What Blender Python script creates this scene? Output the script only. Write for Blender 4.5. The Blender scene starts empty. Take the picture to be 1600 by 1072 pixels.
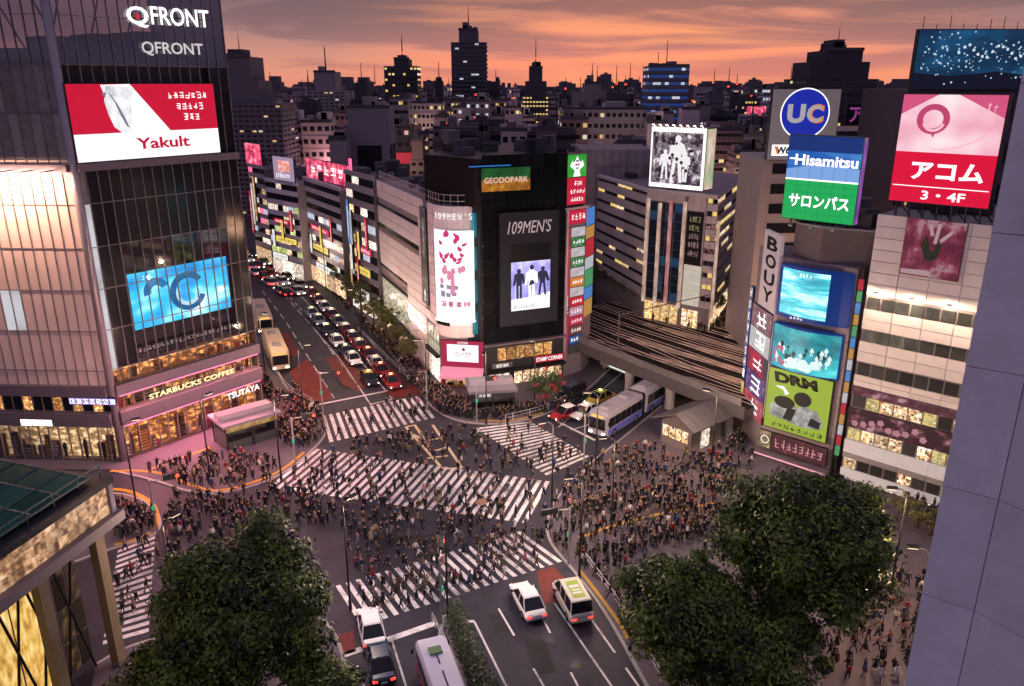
import bpy, math, random
from mathutils import Vector, Matrix
R = math.radians
random.seed(7)
S = bpy.context.scene
COL = S.collection

# ------------------------------------------------------------------ camera
CAM_H, FPX, HZ = 38.0, 1226.0, 130.0          # metres above the road; focal length and horizon row of a 1600x1072 frame
CX, CY = 800.0, 536.0
PITCH = math.atan((CY - HZ) / FPX)
cam_d = bpy.data.cameras.new('camera')
cam = bpy.data.objects.new('camera', cam_d)
COL.objects.link(cam)
cam.location = (0, 0, CAM_H)
cam.rotation_euler = (R(90) - PITCH, 0, 0)
cam_d.sensor_width = 36
cam_d.lens = 36 * FPX / 1600
cam_d.clip_start = 0.2
cam_d.clip_end = 9000
S.camera = cam
S.view_settings.view_transform = 'Standard'
S.view_settings.look = 'None'
S.view_settings.gamma = 1
S.view_settings.exposure = 0.0
S.view_settings.use_curve_mapping = False
S.render.engine = 'CYCLES'
S.cycles.use_denoising = True
S.cycles.max_bounces = 5
S.cycles.diffuse_bounces = 2
S.cycles.glossy_bounces = 3
S.cycles.transparent_max_bounces = 12
S.cycles.sample_clamp_indirect = 4
S.cycles.caustics_reflective = False
S.cycles.caustics_refractive = False

# ------------------------------------------------------------------ sky and sun: the sun has just gone down ahead, a little to the right
SUN_AZ = R(9.5)
W = bpy.data.worlds.new('World')
S.world = W
W.use_nodes = True
nt = W.node_tree
nt.nodes.clear()


def N(tree, kind, ins=None, **kw):
    n = tree.nodes.new('ShaderNode' + kind)
    for k, v in kw.items():
        setattr(n, k, v)
    for k, v in (ins or {}).items():
        if hasattr(v, 'is_output'):
            tree.links.new(v, n.inputs[k])
        else:
            n.inputs[k].default_value = v
    return n


def ramp(tree, fac, stops, interp='LINEAR'):
    r = tree.nodes.new('ShaderNodeValToRGB')
    r.color_ramp.interpolation = interp
    el = r.color_ramp.elements
    while len(el) < len(stops):
        el.new(0.5)
    for e, (p, c) in zip(el, stops):
        e.position = p
        e.color = (c[0], c[1], c[2], 1)
    tree.links.new(fac, r.inputs[0])
    return r.outputs[0]


def mixc(tree, fac, a, b, mode='MIX'):
    m = tree.nodes.new('ShaderNodeMix')
    m.data_type = 'RGBA'
    m.blend_type = mode
    for sock, v in ((m.inputs[0], fac), (m.inputs[6], a), (m.inputs[7], b)):
        if hasattr(v, 'is_output'):
            tree.links.new(v, sock)
        elif isinstance(v, (int, float)):
            sock.default_value = v
        else:
            sock.default_value = (v[0], v[1], v[2], 1)
    return m.outputs[2]


def math_(tree, op, a, b=0.0, c=None):
    n = tree.nodes.new('ShaderNodeMath')
    n.operation = op
    for i, v in enumerate((a, b) if c is None else (a, b, c)):
        if hasattr(v, 'is_output'):
            tree.links.new(v, n.inputs[i])
        else:
            n.inputs[i].default_value = v
    return n.outputs[0]


tc = N(nt, 'TexCoord')
sep = N(nt, 'SeparateXYZ', {0: tc.outputs['Generated']})
elev = sep.outputs[2]
fwd = math_(nt, 'ADD', math_(nt, 'MULTIPLY', sep.outputs[0], math.sin(SUN_AZ)), math_(nt, 'MULTIPLY', sep.outputs[1], math.cos(SUN_AZ)))
west = ramp(nt, elev, [(0.0, (0.85, 0.25, 0.16)), (0.025, (0.98, 0.30, 0.17)), (0.055, (0.92, 0.32, 0.19)), (0.085, (0.72, 0.27, 0.19)), (0.16, (0.26, 0.15, 0.19)), (0.25, (0.32, 0.22, 0.32)), (0.45, (0.34, 0.27, 0.42)), (1.0, (0.42, 0.34, 0.54))])
mauve = ramp(nt, elev, [(0.0, (0.78, 0.29, 0.19)), (0.022, (0.68, 0.29, 0.20)), (0.05, (0.44, 0.23, 0.21)), (0.075, (0.31, 0.18, 0.19)), (0.11, (0.24, 0.155, 0.18)), (0.3, (0.30, 0.23, 0.36)), (0.5, (0.33, 0.26, 0.42)), (1.0, (0.42, 0.34, 0.54))])
east = ramp(nt, elev, [(0.0, (0.17, 0.13, 0.22)), (0.2, (0.25, 0.20, 0.34)), (0.5, (0.26, 0.215, 0.34)), (1.0, (0.31, 0.255, 0.40))])
glow = ramp(nt, fwd, [(0.925, (0, 0, 0)), (0.994, (1, 1, 1))])
base = mixc(nt, ramp(nt, fwd, [(0.2, (0, 0, 0)), (0.75, (1, 1, 1))]), east, mixc(nt, glow, mauve, west))
mp = N(nt, 'Mapping', {'Vector': tc.outputs['Generated'], 'Scale': (1.3, 1.3, 13.0), 'Rotation': (0.02, 0.05, 0.0), 'Location': (0.7, 0.2, 0.35)})
n1 = N(nt, 'TexNoise', {'Vector': mp.outputs[0], 'Scale': 1.9, 'Detail': 9.0, 'Roughness': 0.5, 'Distortion': 0.9})
cl = ramp(nt, math_(nt, 'ADD', n1.outputs[0], ramp(nt, elev, [(0.035, (0, 0, 0)), (0.11, (0.13, 0.13, 0.13))])), [(0.43, (0, 0, 0)), (0.60, (1, 1, 1))], 'EASE')
cloudcol = mixc(nt, ramp(nt, fwd, [(0.3, (0, 0, 0)), (0.9, (1, 1, 1))]), (0.25, 0.2, 0.33), ramp(nt, elev, [(0.0, (0.66, 0.22, 0.16)), (0.03, (0.42, 0.18, 0.175)), (0.06, (0.21, 0.125, 0.14)), (0.09, (0.145, 0.098, 0.118)), (0.16, (0.16, 0.11, 0.15)), (0.4, (0.29, 0.24, 0.35)), (1.0, (0.28, 0.23, 0.37))]))
mp2 = N(nt, 'Mapping', {'Vector': tc.outputs['Generated'], 'Scale': (1.4, 1.4, 18.0), 'Rotation': (0.0, 0.06, 0.3), 'Location': (3.1, 0.4, 1.2)})
n2 = N(nt, 'TexNoise', {'Vector': mp2.outputs[0], 'Scale': 2.2, 'Detail': 6.0, 'Roughness': 0.5, 'Distortion': 0.4})
skyc = mixc(nt, math_(nt, 'MULTIPLY', cl, 0.85), base, cloudcol)
skyc = mixc(nt, math_(nt, 'MULTIPLY', ramp(nt, n2.outputs[0], [(0.48, (0, 0, 0)), (0.70, (1, 1, 1))]), math_(nt, 'MULTIPLY', glow, 0.85)), skyc, (1.0, 0.37, 0.16))
nish = N(nt, 'TexSky', sky_type='NISHITA', sun_disc=False, sun_elevation=R(1.0), sun_rotation=SUN_AZ, air_density=1.5, dust_density=2.0)
bg1 = N(nt, 'Background', {0: nish.outputs[0], 1: 0.012})
bg2 = N(nt, 'Background', {0: skyc, 1: 1.08})
addw = N(nt, 'AddShader', {0: bg1.outputs[0], 1: bg2.outputs[0]})
wo = N(nt, 'OutputWorld', {0: addw.outputs[0]})

sun_d = bpy.data.lights.new('sun', 'SUN')
sun_d.energy = 0.12
sun_d.angle = R(4)
sun_d.color = (1.0, 0.55, 0.35)
sun = bpy.data.objects.new('sun', sun_d)
COL.objects.link(sun)
sun.rotation_euler = (R(90 - 1.5), 0, math.pi - SUN_AZ)      # light travels from the glow towards the camera
sun['kind'] = 'helper'


# ------------------------------------------------------------------ pixel rays onto real surfaces
def ray(px, py):
    u = (px - CX) / FPX
    v = (CY - py) / FPX
    return Vector((u, math.cos(PITCH) + v * math.sin(PITCH), -math.sin(PITCH) + v * math.cos(PITCH)))


def G(px, py, z=0.0):
    """Where the view ray of a photo pixel meets the level plane z."""
    d = ray(px, py)
    t = (z - CAM_H) / d.z
    return Vector((d.x * t, d.y * t))


def Zat(y, py):
    """Height seen at photo row py at distance y."""
    d = ray(CX, py)
    return CAM_H + y * d.z / d.y


def Xat(y, px, z):
    """x seen at column px for a point at distance y and height z."""
    dep = y * math.cos(PITCH) - (z - CAM_H) * math.sin(PITCH)
    return (px - CX) / FPX * dep


def proj(x, y, z):
    z -= CAM_H
    dep = y * math.cos(PITCH) - z * math.sin(PITCH)
    return CX + FPX * x / dep, CY - FPX * (y * math.sin(PITCH) + z * math.cos(PITCH)) / dep


# ------------------------------------------------------------------ mesh builder
class MB:
    def __init__(s):
        s.v, s.f, s.m = [], [], []

    def poly(s, pts, m=0):
        i = len(s.v)
        s.v += [tuple(p) for p in pts]
        s.f.append(tuple(range(i, i + len(pts))))
        s.m.append(m)
        return s

    def box(s, x0, x1, y0, y1, z0, z1, m=0):
        i = len(s.v)
        s.v += [(x0, y0, z0), (x1, y0, z0), (x1, y1, z0), (x0, y1, z0), (x0, y0, z1), (x1, y0, z1), (x1, y1, z1), (x0, y1, z1)]
        s.f += [(i, i + 3, i + 2, i + 1), (i + 4, i + 5, i + 6, i + 7), (i, i + 1, i + 5, i + 4), (i + 1, i + 2, i + 6, i + 5), (i + 2, i + 3, i + 7, i + 6), (i + 3, i, i + 4, i + 7)]
        s.m += [m] * 6
        return s

    def prism(s, pts, z0, z1, m=0, mt=None, top=None):
        """pts: counter-clockwise outline; top: optional outline of the upper rim."""
        n, i = len(pts), len(s.v)
        top = top or pts
        s.v += [(p[0], p[1], z0) for p in pts] + [(p[0], p[1], z1) for p in top]
        s.f.append(tuple(i + k for k in reversed(range(n))))
        s.f.append(tuple(i + n + k for k in range(n)))
        s.m += [m, m if mt is None else mt]
        for k in range(n):
            l = (k + 1) % n
            s.f.append((i + k, i + l, i + n + l, i + n + k))
            s.m.append(m)
        return s

    def tube(s, a, b, r0, r1=None, n=6, m=0, caps=True):
        a, b = Vector(a), Vector(b)
        r1 = r0 if r1 is None else r1
        d = (b - a).normalized()
        u = d.orthogonal().normalized()
        w = d.cross(u)
        i = len(s.v)
        for c, r in ((a, r0), (b, r1)):
            for k in range(n):
                t = 2 * math.pi * k / n
                s.v.append(tuple(c + (u * math.cos(t) + w * math.sin(t)) * r))
        for k in range(n):
            l = (k + 1) % n
            s.f.append((i + k, i + l, i + n + l, i + n + k))
            s.m.append(m)
        if caps:
            s.f += [tuple(i + k for k in reversed(range(n))), tuple(i + n + k for k in range(n))]
            s.m += [m, m]
        return s

    def path(s, pts, r, n=6, m=0):
        for a, b in zip(pts[:-1], pts[1:]):
            s.tube(a, b, r, r, n, m)
        return s

    def loft(s, rings, m=0, caps=True):
        n, i = len(rings[0]), len(s.v)
        for r in rings:
            s.v += [tuple(p) for p in r]
        for j in range(len(rings) - 1):
            for k in range(n):
                l = (k + 1) % n
                s.f.append((i + j * n + k, i + j * n + l, i + (j + 1) * n + l, i + (j + 1) * n + k))
                s.m.append(m)
        if caps:
            e = i + (len(rings) - 1) * n
            s.f += [tuple(i + k for k in reversed(range(n))), tuple(e + k for k in range(n))]
            s.m += [m, m]
        return s

    def mesh(s, name, mats, smooth=False):
        me = bpy.data.meshes.new(name)
        me.from_pydata(s.v, [], s.f)
        for m in (mats if isinstance(mats, (list, tuple)) else [mats]):
            me.materials.append(m)
        me.polygons.foreach_set('material_index', s.m)
        if smooth:
            me.polygons.foreach_set('use_smooth', [True] * len(s.f))
        me.update()
        return me


def link(name, data, parent=None, loc=(0, 0, 0), rz=0.0):
    o = bpy.data.objects.new(name, data)
    COL.objects.link(o)
    o.location = loc
    o.rotation_euler = (0, 0, rz)
    if parent is not None:
        o.parent = parent
    return o


def tag(o, label=None, cat=None, group=None, kind=None):
    for k, v in (('label', label), ('category', cat), ('group', group), ('kind', kind)):
        if v:
            o[k] = v
    return o


def thing(name, label, cat, loc=(0, 0, 0), rz=0.0, group=None):
    o = link(name, None, None, loc, rz)
    o.empty_display_size = 0.5
    return tag(o, label, cat, group)


def struct(name, mb, mats, smooth=False):
    return tag(link(name, mb.mesh(name, mats, smooth)), kind='structure')


def copy_tree(o, parent=None):
    c = o.copy()
    COL.objects.link(c)
    if parent is not None:
        c.parent = parent
    for ch in o.children:
        copy_tree(ch, c)
    return c


class Fr:
    """A facade: a vertical plane seen from outside, u to the right from p0, z up, d out of the wall."""

    def __init__(s, p0, p1):
        s.p0 = Vector((p0[0], p0[1]))
        e = Vector((p1[0], p1[1])) - s.p0
        s.L = e.length
        s.e = e / s.L
        s.n = Vector((s.e.y, -s.e.x))
        s.ang = math.atan2(s.e.y, s.e.x)

    def w(s, u, z, d=0.0):
        p = s.p0 + s.e * u + s.n * d
        return Vector((p.x, p.y, z))

    def uz(s, px, py, d=0.0):
        r = ray(px, py)
        q = s.p0 + s.n * d
        t = s.n.dot(q) / s.n.dot(Vector((r.x, r.y)))
        p = Vector((r.x, r.y)) * t
        return (p - s.p0).dot(s.e), CAM_H + r.z * t

    def rect(s, *pts, d=0.0):
        q = [s.uz(p[0], p[1], d) for p in pts]
        if len(q) == 2:
            return min(q[0][0], q[1][0]), max(q[0][0], q[1][0]), min(q[0][1], q[1][1]), max(q[0][1], q[1][1])
        us = sorted(a[0] for a in q)
        zs = sorted(a[1] for a in q)
        return (us[0] + us[1]) / 2, (us[-1] + us[-2]) / 2, (zs[0] + zs[1]) / 2, (zs[-1] + zs[-2]) / 2

    def put(s, name, data, root, u=0.0, z=0.0, d=0.0):
        """A part in the facade's own axes (x = u, y = into the wall, z up)."""
        p = s.w(u, z, d)
        if root is None:
            return link(name, data, None, p, s.ang)
        rl = root.location
        return link(name, data, root, (p.x - rl.x, p.y - rl.y, p.z - rl.z), s.ang)


# ------------------------------------------------------------------ lettering: fitted to its field once, at the end of the script
FIT = []


def text(body, w, h, m, parent, x, z, y=-0.02, ext=0.01, bold=0.0, shear=0.0, rz=0.0, name='lettering', vertical=False, lead=1.0):
    c = bpy.data.curves.new(name, 'FONT')
    c.body = '\n'.join(body) if vertical else body
    c.align_x = 'CENTER'
    c.size = 1.0
    c.extrude = 0.0
    c.offset = bold
    c.shear = shear
    c.space_line = lead
    c.resolution_u = 3
    c.materials.append(m)
    o = link(name, c, parent)
    FIT.append((o, w, h, x, y, z, ext, rz))
    return o


def fit_text():
    bpy.context.view_layer.update()
    dg = bpy.context.evaluated_depsgraph_get()
    for o, w, h, x, y, z, ext, rz in FIT:
        me = bpy.data.meshes.new_from_object(o.evaluated_get(dg))
        me.name = o.data.name
        xs = [v.co.x for v in me.vertices]
        ys = [v.co.y for v in me.vertices]
        x0, x1, y0, y1 = min(xs), max(xs), min(ys), max(ys)
        sx, sy = w / max(x1 - x0, 1e-3), h / max(y1 - y0, 1e-3)
        for v in me.vertices:                      # stand the letters up in the facade's axes, with a little thickness
            v.co = ((v.co.x - (x0 + x1) / 2) * sx, 0.0, (v.co.y - (y0 + y1) / 2) * sy)
        nm, par = o.name, o.parent
        bpy.data.objects.remove(o)
        n = link(nm, me, par, (x, y, z), rz)
        if ext:
            md = n.modifiers.new('depth', 'SOLIDIFY')
            md.thickness = ext
    FIT.clear()


# ------------------------------------------------------------------ materials
MATS = {}


def M(name, col=(0.3, 0.3, 0.3), rough=0.6, metal=0.0, em=None, ems=0.0, var=0.12, scale=1.0, rnd=0.0, bump=0.0, spec=0.14):
    if name in MATS:
        return MATS[name]
    m = bpy.data.materials.new(name)
    m.use_nodes = True
    t = m.node_tree
    b = t.nodes['Principled BSDF']
    b.inputs['Roughness'].default_value = rough
    b.inputs['Metallic'].default_value = metal
    b.inputs['Specular IOR Level'].default_value = spec
    b.inputs['Base Color'].default_value = (*col, 1)
    if var or rnd or bump:
        geo = N(t, 'NewGeometry')
        no = N(t, 'TexNoise', {'Vector': geo.outputs['Position'], 'Scale': scale, 'Detail': 5.0, 'Roughness': 0.65})
        f = math_(t, 'MULTIPLY_ADD', no.outputs[0], 2.6 * var, 1.0 - 1.3 * var)
        if rnd:
            oi = N(t, 'ObjectInfo')
            f = math_(t, 'MULTIPLY', f, math_(t, 'MULTIPLY_ADD', oi.outputs['Random'], 2 * rnd, 1.0 - rnd))
        cc = N(t, 'Combine' + 'XYZ', {0: f, 1: f, 2: f})
        t.links.new(mixc(t, 1.0, col, cc.outputs[0], 'MULTIPLY'), b.inputs['Base Color'])
        if bump:
            n3 = N(t, 'TexNoise', {'Vector': geo.outputs['Position'], 'Scale': scale * 12, 'Detail': 3.0})
            bp = N(t, 'Bump', {'Strength': bump, 'Distance': 0.03, 'Height': n3.outputs[0]})
            t.links.new(bp.outputs[0], b.inputs['Normal'])
    if em is not None:
        b.inputs['Emission Color'].default_value = (*em, 1)
        b.inputs['Emission Strength'].default_value = ems
    MATS[name] = m
    return m


def E(name, col, s=1.0):
    """A lit surface: a sign face, lamp or letter."""
    return M(name, (0.02, 0.02, 0.02), 0.5, em=col, ems=s, var=0)


def lit(name, stops, scale=(2.0, 2.0, 2.0), s=1.5, kind='noise', detail=3.0, rnd=0.0, rough=0.4, world=False, zfade=0.0):
    """A lit window or shop front, or a picture on a screen: light of several colours in patches."""
    if name in MATS:
        return MATS[name]
    m = bpy.data.materials.new(name)
    m.use_nodes = True
    t = m.node_tree
    b = t.nodes['Principled BSDF']
    b.inputs['Base Color'].default_value = (0.02, 0.02, 0.02, 1)
    b.inputs['Roughness'].default_value = rough
    b.inputs['Specular IOR Level'].default_value = 0.2
    c = N(t, 'TexCoord')
    mp_ = N(t, 'Mapping', {'Vector': N(t, 'NewGeometry').outputs['Position'] if world else c.outputs['Object'], 'Scale': scale})
    vec = mp_.outputs[0]
    if rnd and not world:
        oi = N(t, 'ObjectInfo')
        vec = N(t, 'VectorMath', {0: vec, 1: N(t, 'CombineXYZ', {0: math_(t, 'MULTIPLY', oi.outputs['Random'], 37.0), 1: math_(t, 'MULTIPLY', oi.outputs['Random'], 91.0), 2: 0.0}).outputs[0]}, operation='ADD').outputs[0]
    if kind == 'noise':
        f = N(t, 'TexNoise', {'Vector': vec, 'Scale': 1.0, 'Detail': detail, 'Roughness': 0.6}).outputs[0]
        f = math_(t, 'MULTIPLY_ADD', f, 1.9, -0.45)
    else:
        vec = N(t, 'VectorMath', {0: vec, 1: (2.1, 2.1, 1.5)}, operation='MULTIPLY').outputs[0]
        wv = N(t, 'VectorMath', {0: vec, 1: N(t, 'TexNoise', {'Vector': vec, 'Scale': 2.2, 'Detail': 3.0}).outputs['Color']}, operation='ADD').outputs[0]
        f = N(t, 'TexVoronoi', {'Vector': wv, 'Scale': 1.3}).outputs['Color']
        f = N(t, 'SeparateColor', {0: f}).outputs[0]
        f = math_(t, 'ADD', math_(t, 'MULTIPLY', f, 0.8), math_(t, 'MULTIPLY', N(t, 'TexNoise', {'Vector': vec, 'Scale': 5.0, 'Detail': 4.0}).outputs[0], 0.3))
    col = ramp(t, f, stops, 'LINEAR')
    t.links.new(col, b.inputs['Emission Color'])
    st = s
    b.inputs['Emission Strength'].default_value = st
    if rnd:
        oi2 = N(t, 'ObjectInfo')
        t.links.new(math_(t, 'MULTIPLY', math_(t, 'MULTIPLY_ADD', oi2.outputs['Random'], 2 * rnd, 1 - rnd), s), b.inputs['Emission Strength'])
    if zfade:                                     # ceiling lights: brighter towards the top of each storey's pane
        oz = N(t, 'SeparateXYZ', {0: c.outputs['Object']}).outputs[2]
        zf = math_(t, 'MULTIPLY_ADD', math_(t, 'POWER', math_(t, 'MINIMUM', math_(t, 'MAXIMUM', math_(t, 'DIVIDE', oz, zfade), 0.0), 1.0), 1.6), 0.85, 0.35)
        prev = b.inputs['Emission Strength'].links
        src = prev[0].from_socket if prev else None
        t.links.new(math_(t, 'MULTIPLY', zf, src if src else s), b.inputs['Emission Strength'])
    MATS[name] = m
    return m


def glass(name, tint=(0.6, 0.65, 0.7), refl=0.12, rough=0.03):
    if name in MATS:
        return MATS[name]
    m = bpy.data.materials.new(name)
    m.use_nodes = True
    t = m.node_tree
    t.nodes.clear()
    tr = N(t, 'BsdfTransparent', {0: (*tint, 1)})
    gl = N(t, 'BsdfGlossy', {0: (0.9, 0.9, 0.95, 1), 'Roughness': rough})
    fr = N(t, 'Fresnel', {'IOR': 1.5})
    mx = N(t, 'MixShader', {0: math_(t, 'MULTIPLY_ADD', fr.outputs[0], 0.8, refl * 0.3), 1: tr.outputs[0], 2: gl.outputs[0]})
    N(t, 'OutputMaterial', {0: mx.outputs[0]})
    MATS[name] = m
    return m


asphalt = M('asphalt', (0.034, 0.031, 0.046), 0.55, var=0.5, scale=0.5, bump=0.5)
paving = M('paving', (0.098, 0.082, 0.104), 0.6, var=0.3, scale=0.5, bump=0.2)
kerbm = M('kerb_stone', (0.32, 0.30, 0.30), 0.7)


def worn(name, col, amount=.5, under=(.04, .036, .04)):
    """Road paint worn through to the asphalt in patches and scratches."""
    m = M(name, col, .55, var=0)
    t = m.node_tree
    b = t.nodes['Principled BSDF']
    g = N(t, 'NewGeometry')
    a = N(t, 'TexNoise', {'Vector': g.outputs['Position'], 'Scale': 1.1, 'Detail': 9.0, 'Roughness': .72})
    c = N(t, 'TexNoise', {'Vector': g.outputs['Position'], 'Scale': .18, 'Detail': 3.0})
    f = math_(t, 'ADD', math_(t, 'MULTIPLY', a.outputs[0], .7), math_(t, 'MULTIPLY', c.outputs[0], .5))
    t.links.new(mixc(t, ramp(t, f, [(.56, (0, 0, 0)), (.78, (amount, amount, amount))]), col, under), b.inputs['Base Color'])
    return m


whitep = worn('road_paint_white', (0.70, 0.67, 0.69), .9)
yellowp = M('paint_yellow', (0.46, 0.25, 0.025), 0.55, var=0.3, scale=2.5)
redp = M('road_paint_red', (0.15, 0.026, 0.024), 0.6, var=0.5, scale=0.7)
concrete = M('concrete', (0.32, 0.30, 0.31), 0.75, var=0.15, scale=0.6, rnd=0.06)
steel = M('steel', (0.35, 0.34, 0.36), 0.35, 0.8)
dark_metal = M('dark_metal', (0.035, 0.033, 0.038), 0.45, 0.5, var=0.1)
black = M('matt_black', (0.012, 0.012, 0.014), 0.6, var=0.0)
dark_glass = M('dark_glass', (0.010, 0.011, 0.015), 0.1, 0.0, var=0.0, spec=0.5)
rubber = M('rubber', (0.015, 0.015, 0.015), 0.8, var=0)
white_e = E('white_light', (1.0, 0.96, 0.92), 2.2)
white_letter = E('white_letter', (1, 0.97, 0.97), 1.3)
warm_e = E('warm_light', (1.0, 0.62, 0.28), 3.0)
red_e = E('red_light', (1.0, 0.05, 0.03), 3.0)
SHOP = [(0.0, (0.03, 0.015, 0.008)), (0.26, (0.10, 0.045, 0.02)), (0.36, (0.85, 0.45, 0.17)), (0.46, (0.16, 0.07, 0.03)), (0.58, (1.0, 0.74, 0.45)), (0.68, (0.25, 0.11, 0.05)), (0.8, (1, 0.86, 0.66)), (0.9, (0.3, 0.14, 0.07))]
shop = lit('shop_interior', SHOP, (1.6, 1.6, 2.2), 1.7, 'vor', rnd=0.45)
shop_warm = lit('shop_interior_orange', [(0.0, (0.04, 0.012, 0.006)), (0.28, (0.16, 0.045, 0.012)), (0.4, (0.75, 0.25, 0.05)), (0.5, (0.14, 0.04, 0.012)), (0.62, (1.0, 0.45, 0.12)), (0.72, (0.22, 0.07, 0.02)), (0.86, (1, 0.66, 0.28))], (2.2, 2.2, 3.0), 1.15, 'vor', rnd=0.45)
shop_white = lit('shop_interior_white', [(0.0, (0.06, 0.05, 0.04)), (0.25, (0.25, 0.2, 0.16)), (0.35, (1.0, 0.88, 0.72)), (0.5, (0.2, 0.16, 0.13)), (0.6, (1.0, 0.93, 0.82)), (0.75, (0.45, 0.2, 0.15)), (0.88, (1, 0.9, 0.75))], (1.4, 1.4, 2.0), 1.6, 'vor', rnd=0.35)
# ================================================================== the ground, roads, kerbs and painted lines
def pts(lst, z=0.0):
    return [(*G(x, y, 0.0), z) for x, y in lst]


def flat(name, lst, z, m, mb=None):
    mb = mb or MB()
    p = pts(lst, z)
    a = sum(p[i][0] * p[(i + 1) % len(p)][1] - p[(i + 1) % len(p)][0] * p[i][1] for i in range(len(p)))
    mb.poly(p if a > 0 else p[::-1])
    return mb


city_ground = M('city_ground', (0.045, 0.042, 0.048), 0.9, var=0.4, scale=0.02)
mb = MB()
mb.poly([(-6000, -300, -0.06), (6000, -300, -0.06), (6000, 8000, -0.06), (-6000, 8000, -0.06)])
struct('ground', mb, city_ground)

road_px = [(-300, 640), (395, 640), (372, 395), (345, 330), (470, 330), (505, 400), (665, 585), (905, 612), (1010, 520), (1130, 560), (960, 720), (1060, 1072), (1180, 1300), (-300, 1300)]
mb = flat('road', road_px, 0.0, asphalt)
# the road under the railway bridge
struct('road', mb, asphalt)


def ccw(p):
    a = sum(p[i][0] * p[(i + 1) % len(p)][1] - p[(i + 1) % len(p)][0] * p[i][1] for i in range(len(p)))
    return p if a > 0 else p[::-1]


def smooth_px(lst, n=4):
    """Corner-cut a pixel outline so kerb corners read as curves."""
    for _ in range(2):
        out = []
        for a, b in zip(lst[:-1], lst[1:]):
            out += [(a[0] * 0.75 + b[0] * 0.25, a[1] * 0.75 + b[1] * 0.25), (a[0] * 0.25 + b[0] * 0.75, a[1] * 0.25 + b[1] * 0.75)]
        lst = [lst[0]] + out + [lst[-1]]
    return lst


kerb_mesh = MB().box(-0.5, 0.5, -0.12, 0.12, -0.06, 0.125).mesh('kerb_stone', kerbm)
PAVEH = 0.12


def pavement(kerb_line, back, name='pavement', stones=True):
    kl = smooth_px(kerb_line)
    outline = [tuple(G(*p)) for p in kl] + [tuple(G(*p)) for p in back]
    o = struct(name, MB().prism(ccw(outline), -0.055, PAVEH), paving)
    if stones:
        g = [G(*p) for p in kl]
        # resample to stones of about 1.1 m
        acc, seg = [g[0]], 0.0
        for a, b in zip(g[:-1], g[1:]):
            L = (b - a).length
            t = 1.1 - seg
            while t <= L:
                acc.append(a + (b - a) * (t / L))
                t += 1.1
            seg = (seg + L) % 1.1
        for a, b in zip(acc[:-1], acc[1:]):
            c = (a + b) / 2
            d = b - a
            if c.y > 130 or d.length < 0.5:
                continue
            k = link('kerb_stone', kerb_mesh, o, (c.x, c.y, 0), math.atan2(d.y, d.x))
            k.scale = (d.length - 0.02, 1, 1)
    return o


pave_nw = pavement([(380, 400), (398, 470), (425, 560), (452, 620), (505, 640), (512, 680), (480, 712), (440, 745), (360, 772), (300, 772), (245, 752), (170, 735)],
                   [(-200, 735), (-250, 560), (250, 420)])
pave_isle = pavement([(40, 800), (150, 768), (215, 776), (248, 800), (252, 828), (235, 842), (175, 858), (60, 900)], [(40, 880)])
pave_ne = pavement([(470, 335), (500, 415), (560, 490), (618, 560), (655, 605), (675, 640), (720, 662), (790, 664), (850, 650), (905, 622), (960, 570)],
                   [(940, 540), (760, 500), (560, 330)])
pave_se = pavement([(1075, 600), (1010, 655), (955, 700), (915, 730), (872, 775), (852, 815), (858, 850), (890, 885), (945, 955), (1010, 1072), (1060, 1160)],
                   [(1900, 1300), (1900, 760), (1300, 640), (1160, 590)])
pave_sw = pavement([(150, 1040), (200, 1010), (300, 985), (420, 960), (500, 960), (530, 1000), (545, 1072), (560, 1150)], [(560, 1300), (100, 1300)])
# median with the hedge between the two halves of the near road
pave_mid = pavement([(655, 1140), (690, 975), (697, 968), (712, 968), (722, 975), (790, 1140)], [(760, 1160), (700, 1160)], 'median_kerb')


def stripes(name, a0, a1, b0, b1, n, z=0.004, w=0.5, skip=0, label=None):
    """n painted bars from the line a0-a1 to the line b0-b1 (photo pixels on the road); each bar is a piece of the crossing."""
    A0, A1, B0, B1 = G(*a0), G(*a1), G(*b0), G(*b1)
    root = tag(link(name, None), kind='structure')
    for i in range(n):
        t0, t1 = (i + 0.5 - w / 2) / n, (i + 0.5 + w / 2) / n
        q = [A0.lerp(A1, t0), A0.lerp(A1, t1), B0.lerp(B1, t1), B0.lerp(B1, t0)]
        q = ccw([tuple(p) for p in q])
        link('painted_bar', MB().poly([(x, y, z) for x, y in q]).mesh('painted_bar', whitep), root)
    return root


stripes('zebra_crossing', (492, 701), (862, 753), (416, 761), (826, 818), 32, w=0.52)
stripes('zebra_crossing', (500, 651), (655, 618), (512, 692), (682, 652), 15, w=0.5)
stripes('zebra_crossing', (742, 668), (856, 744), (828, 658), (922, 714), 17, w=0.52)
stripes('zebra_crossing', (520, 917), (816, 829), (560, 980), (882, 876), 21, w=0.46)
stripes('zebra_crossing', (186, 850), (160, 1010), (243, 828), (232, 990), 17, w=0.52)


def line(mb, p, q, w, z=0.004, m=0):
    a, b = G(*p), G(*q)
    d = (b - a).normalized()
    n = Vector((-d.y, d.x)) * (w / 2)
    mb.poly([(*(a + n), z), (*(a - n), z), (*(b - n), z), (*(b + n), z)][::-1], m)


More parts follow.
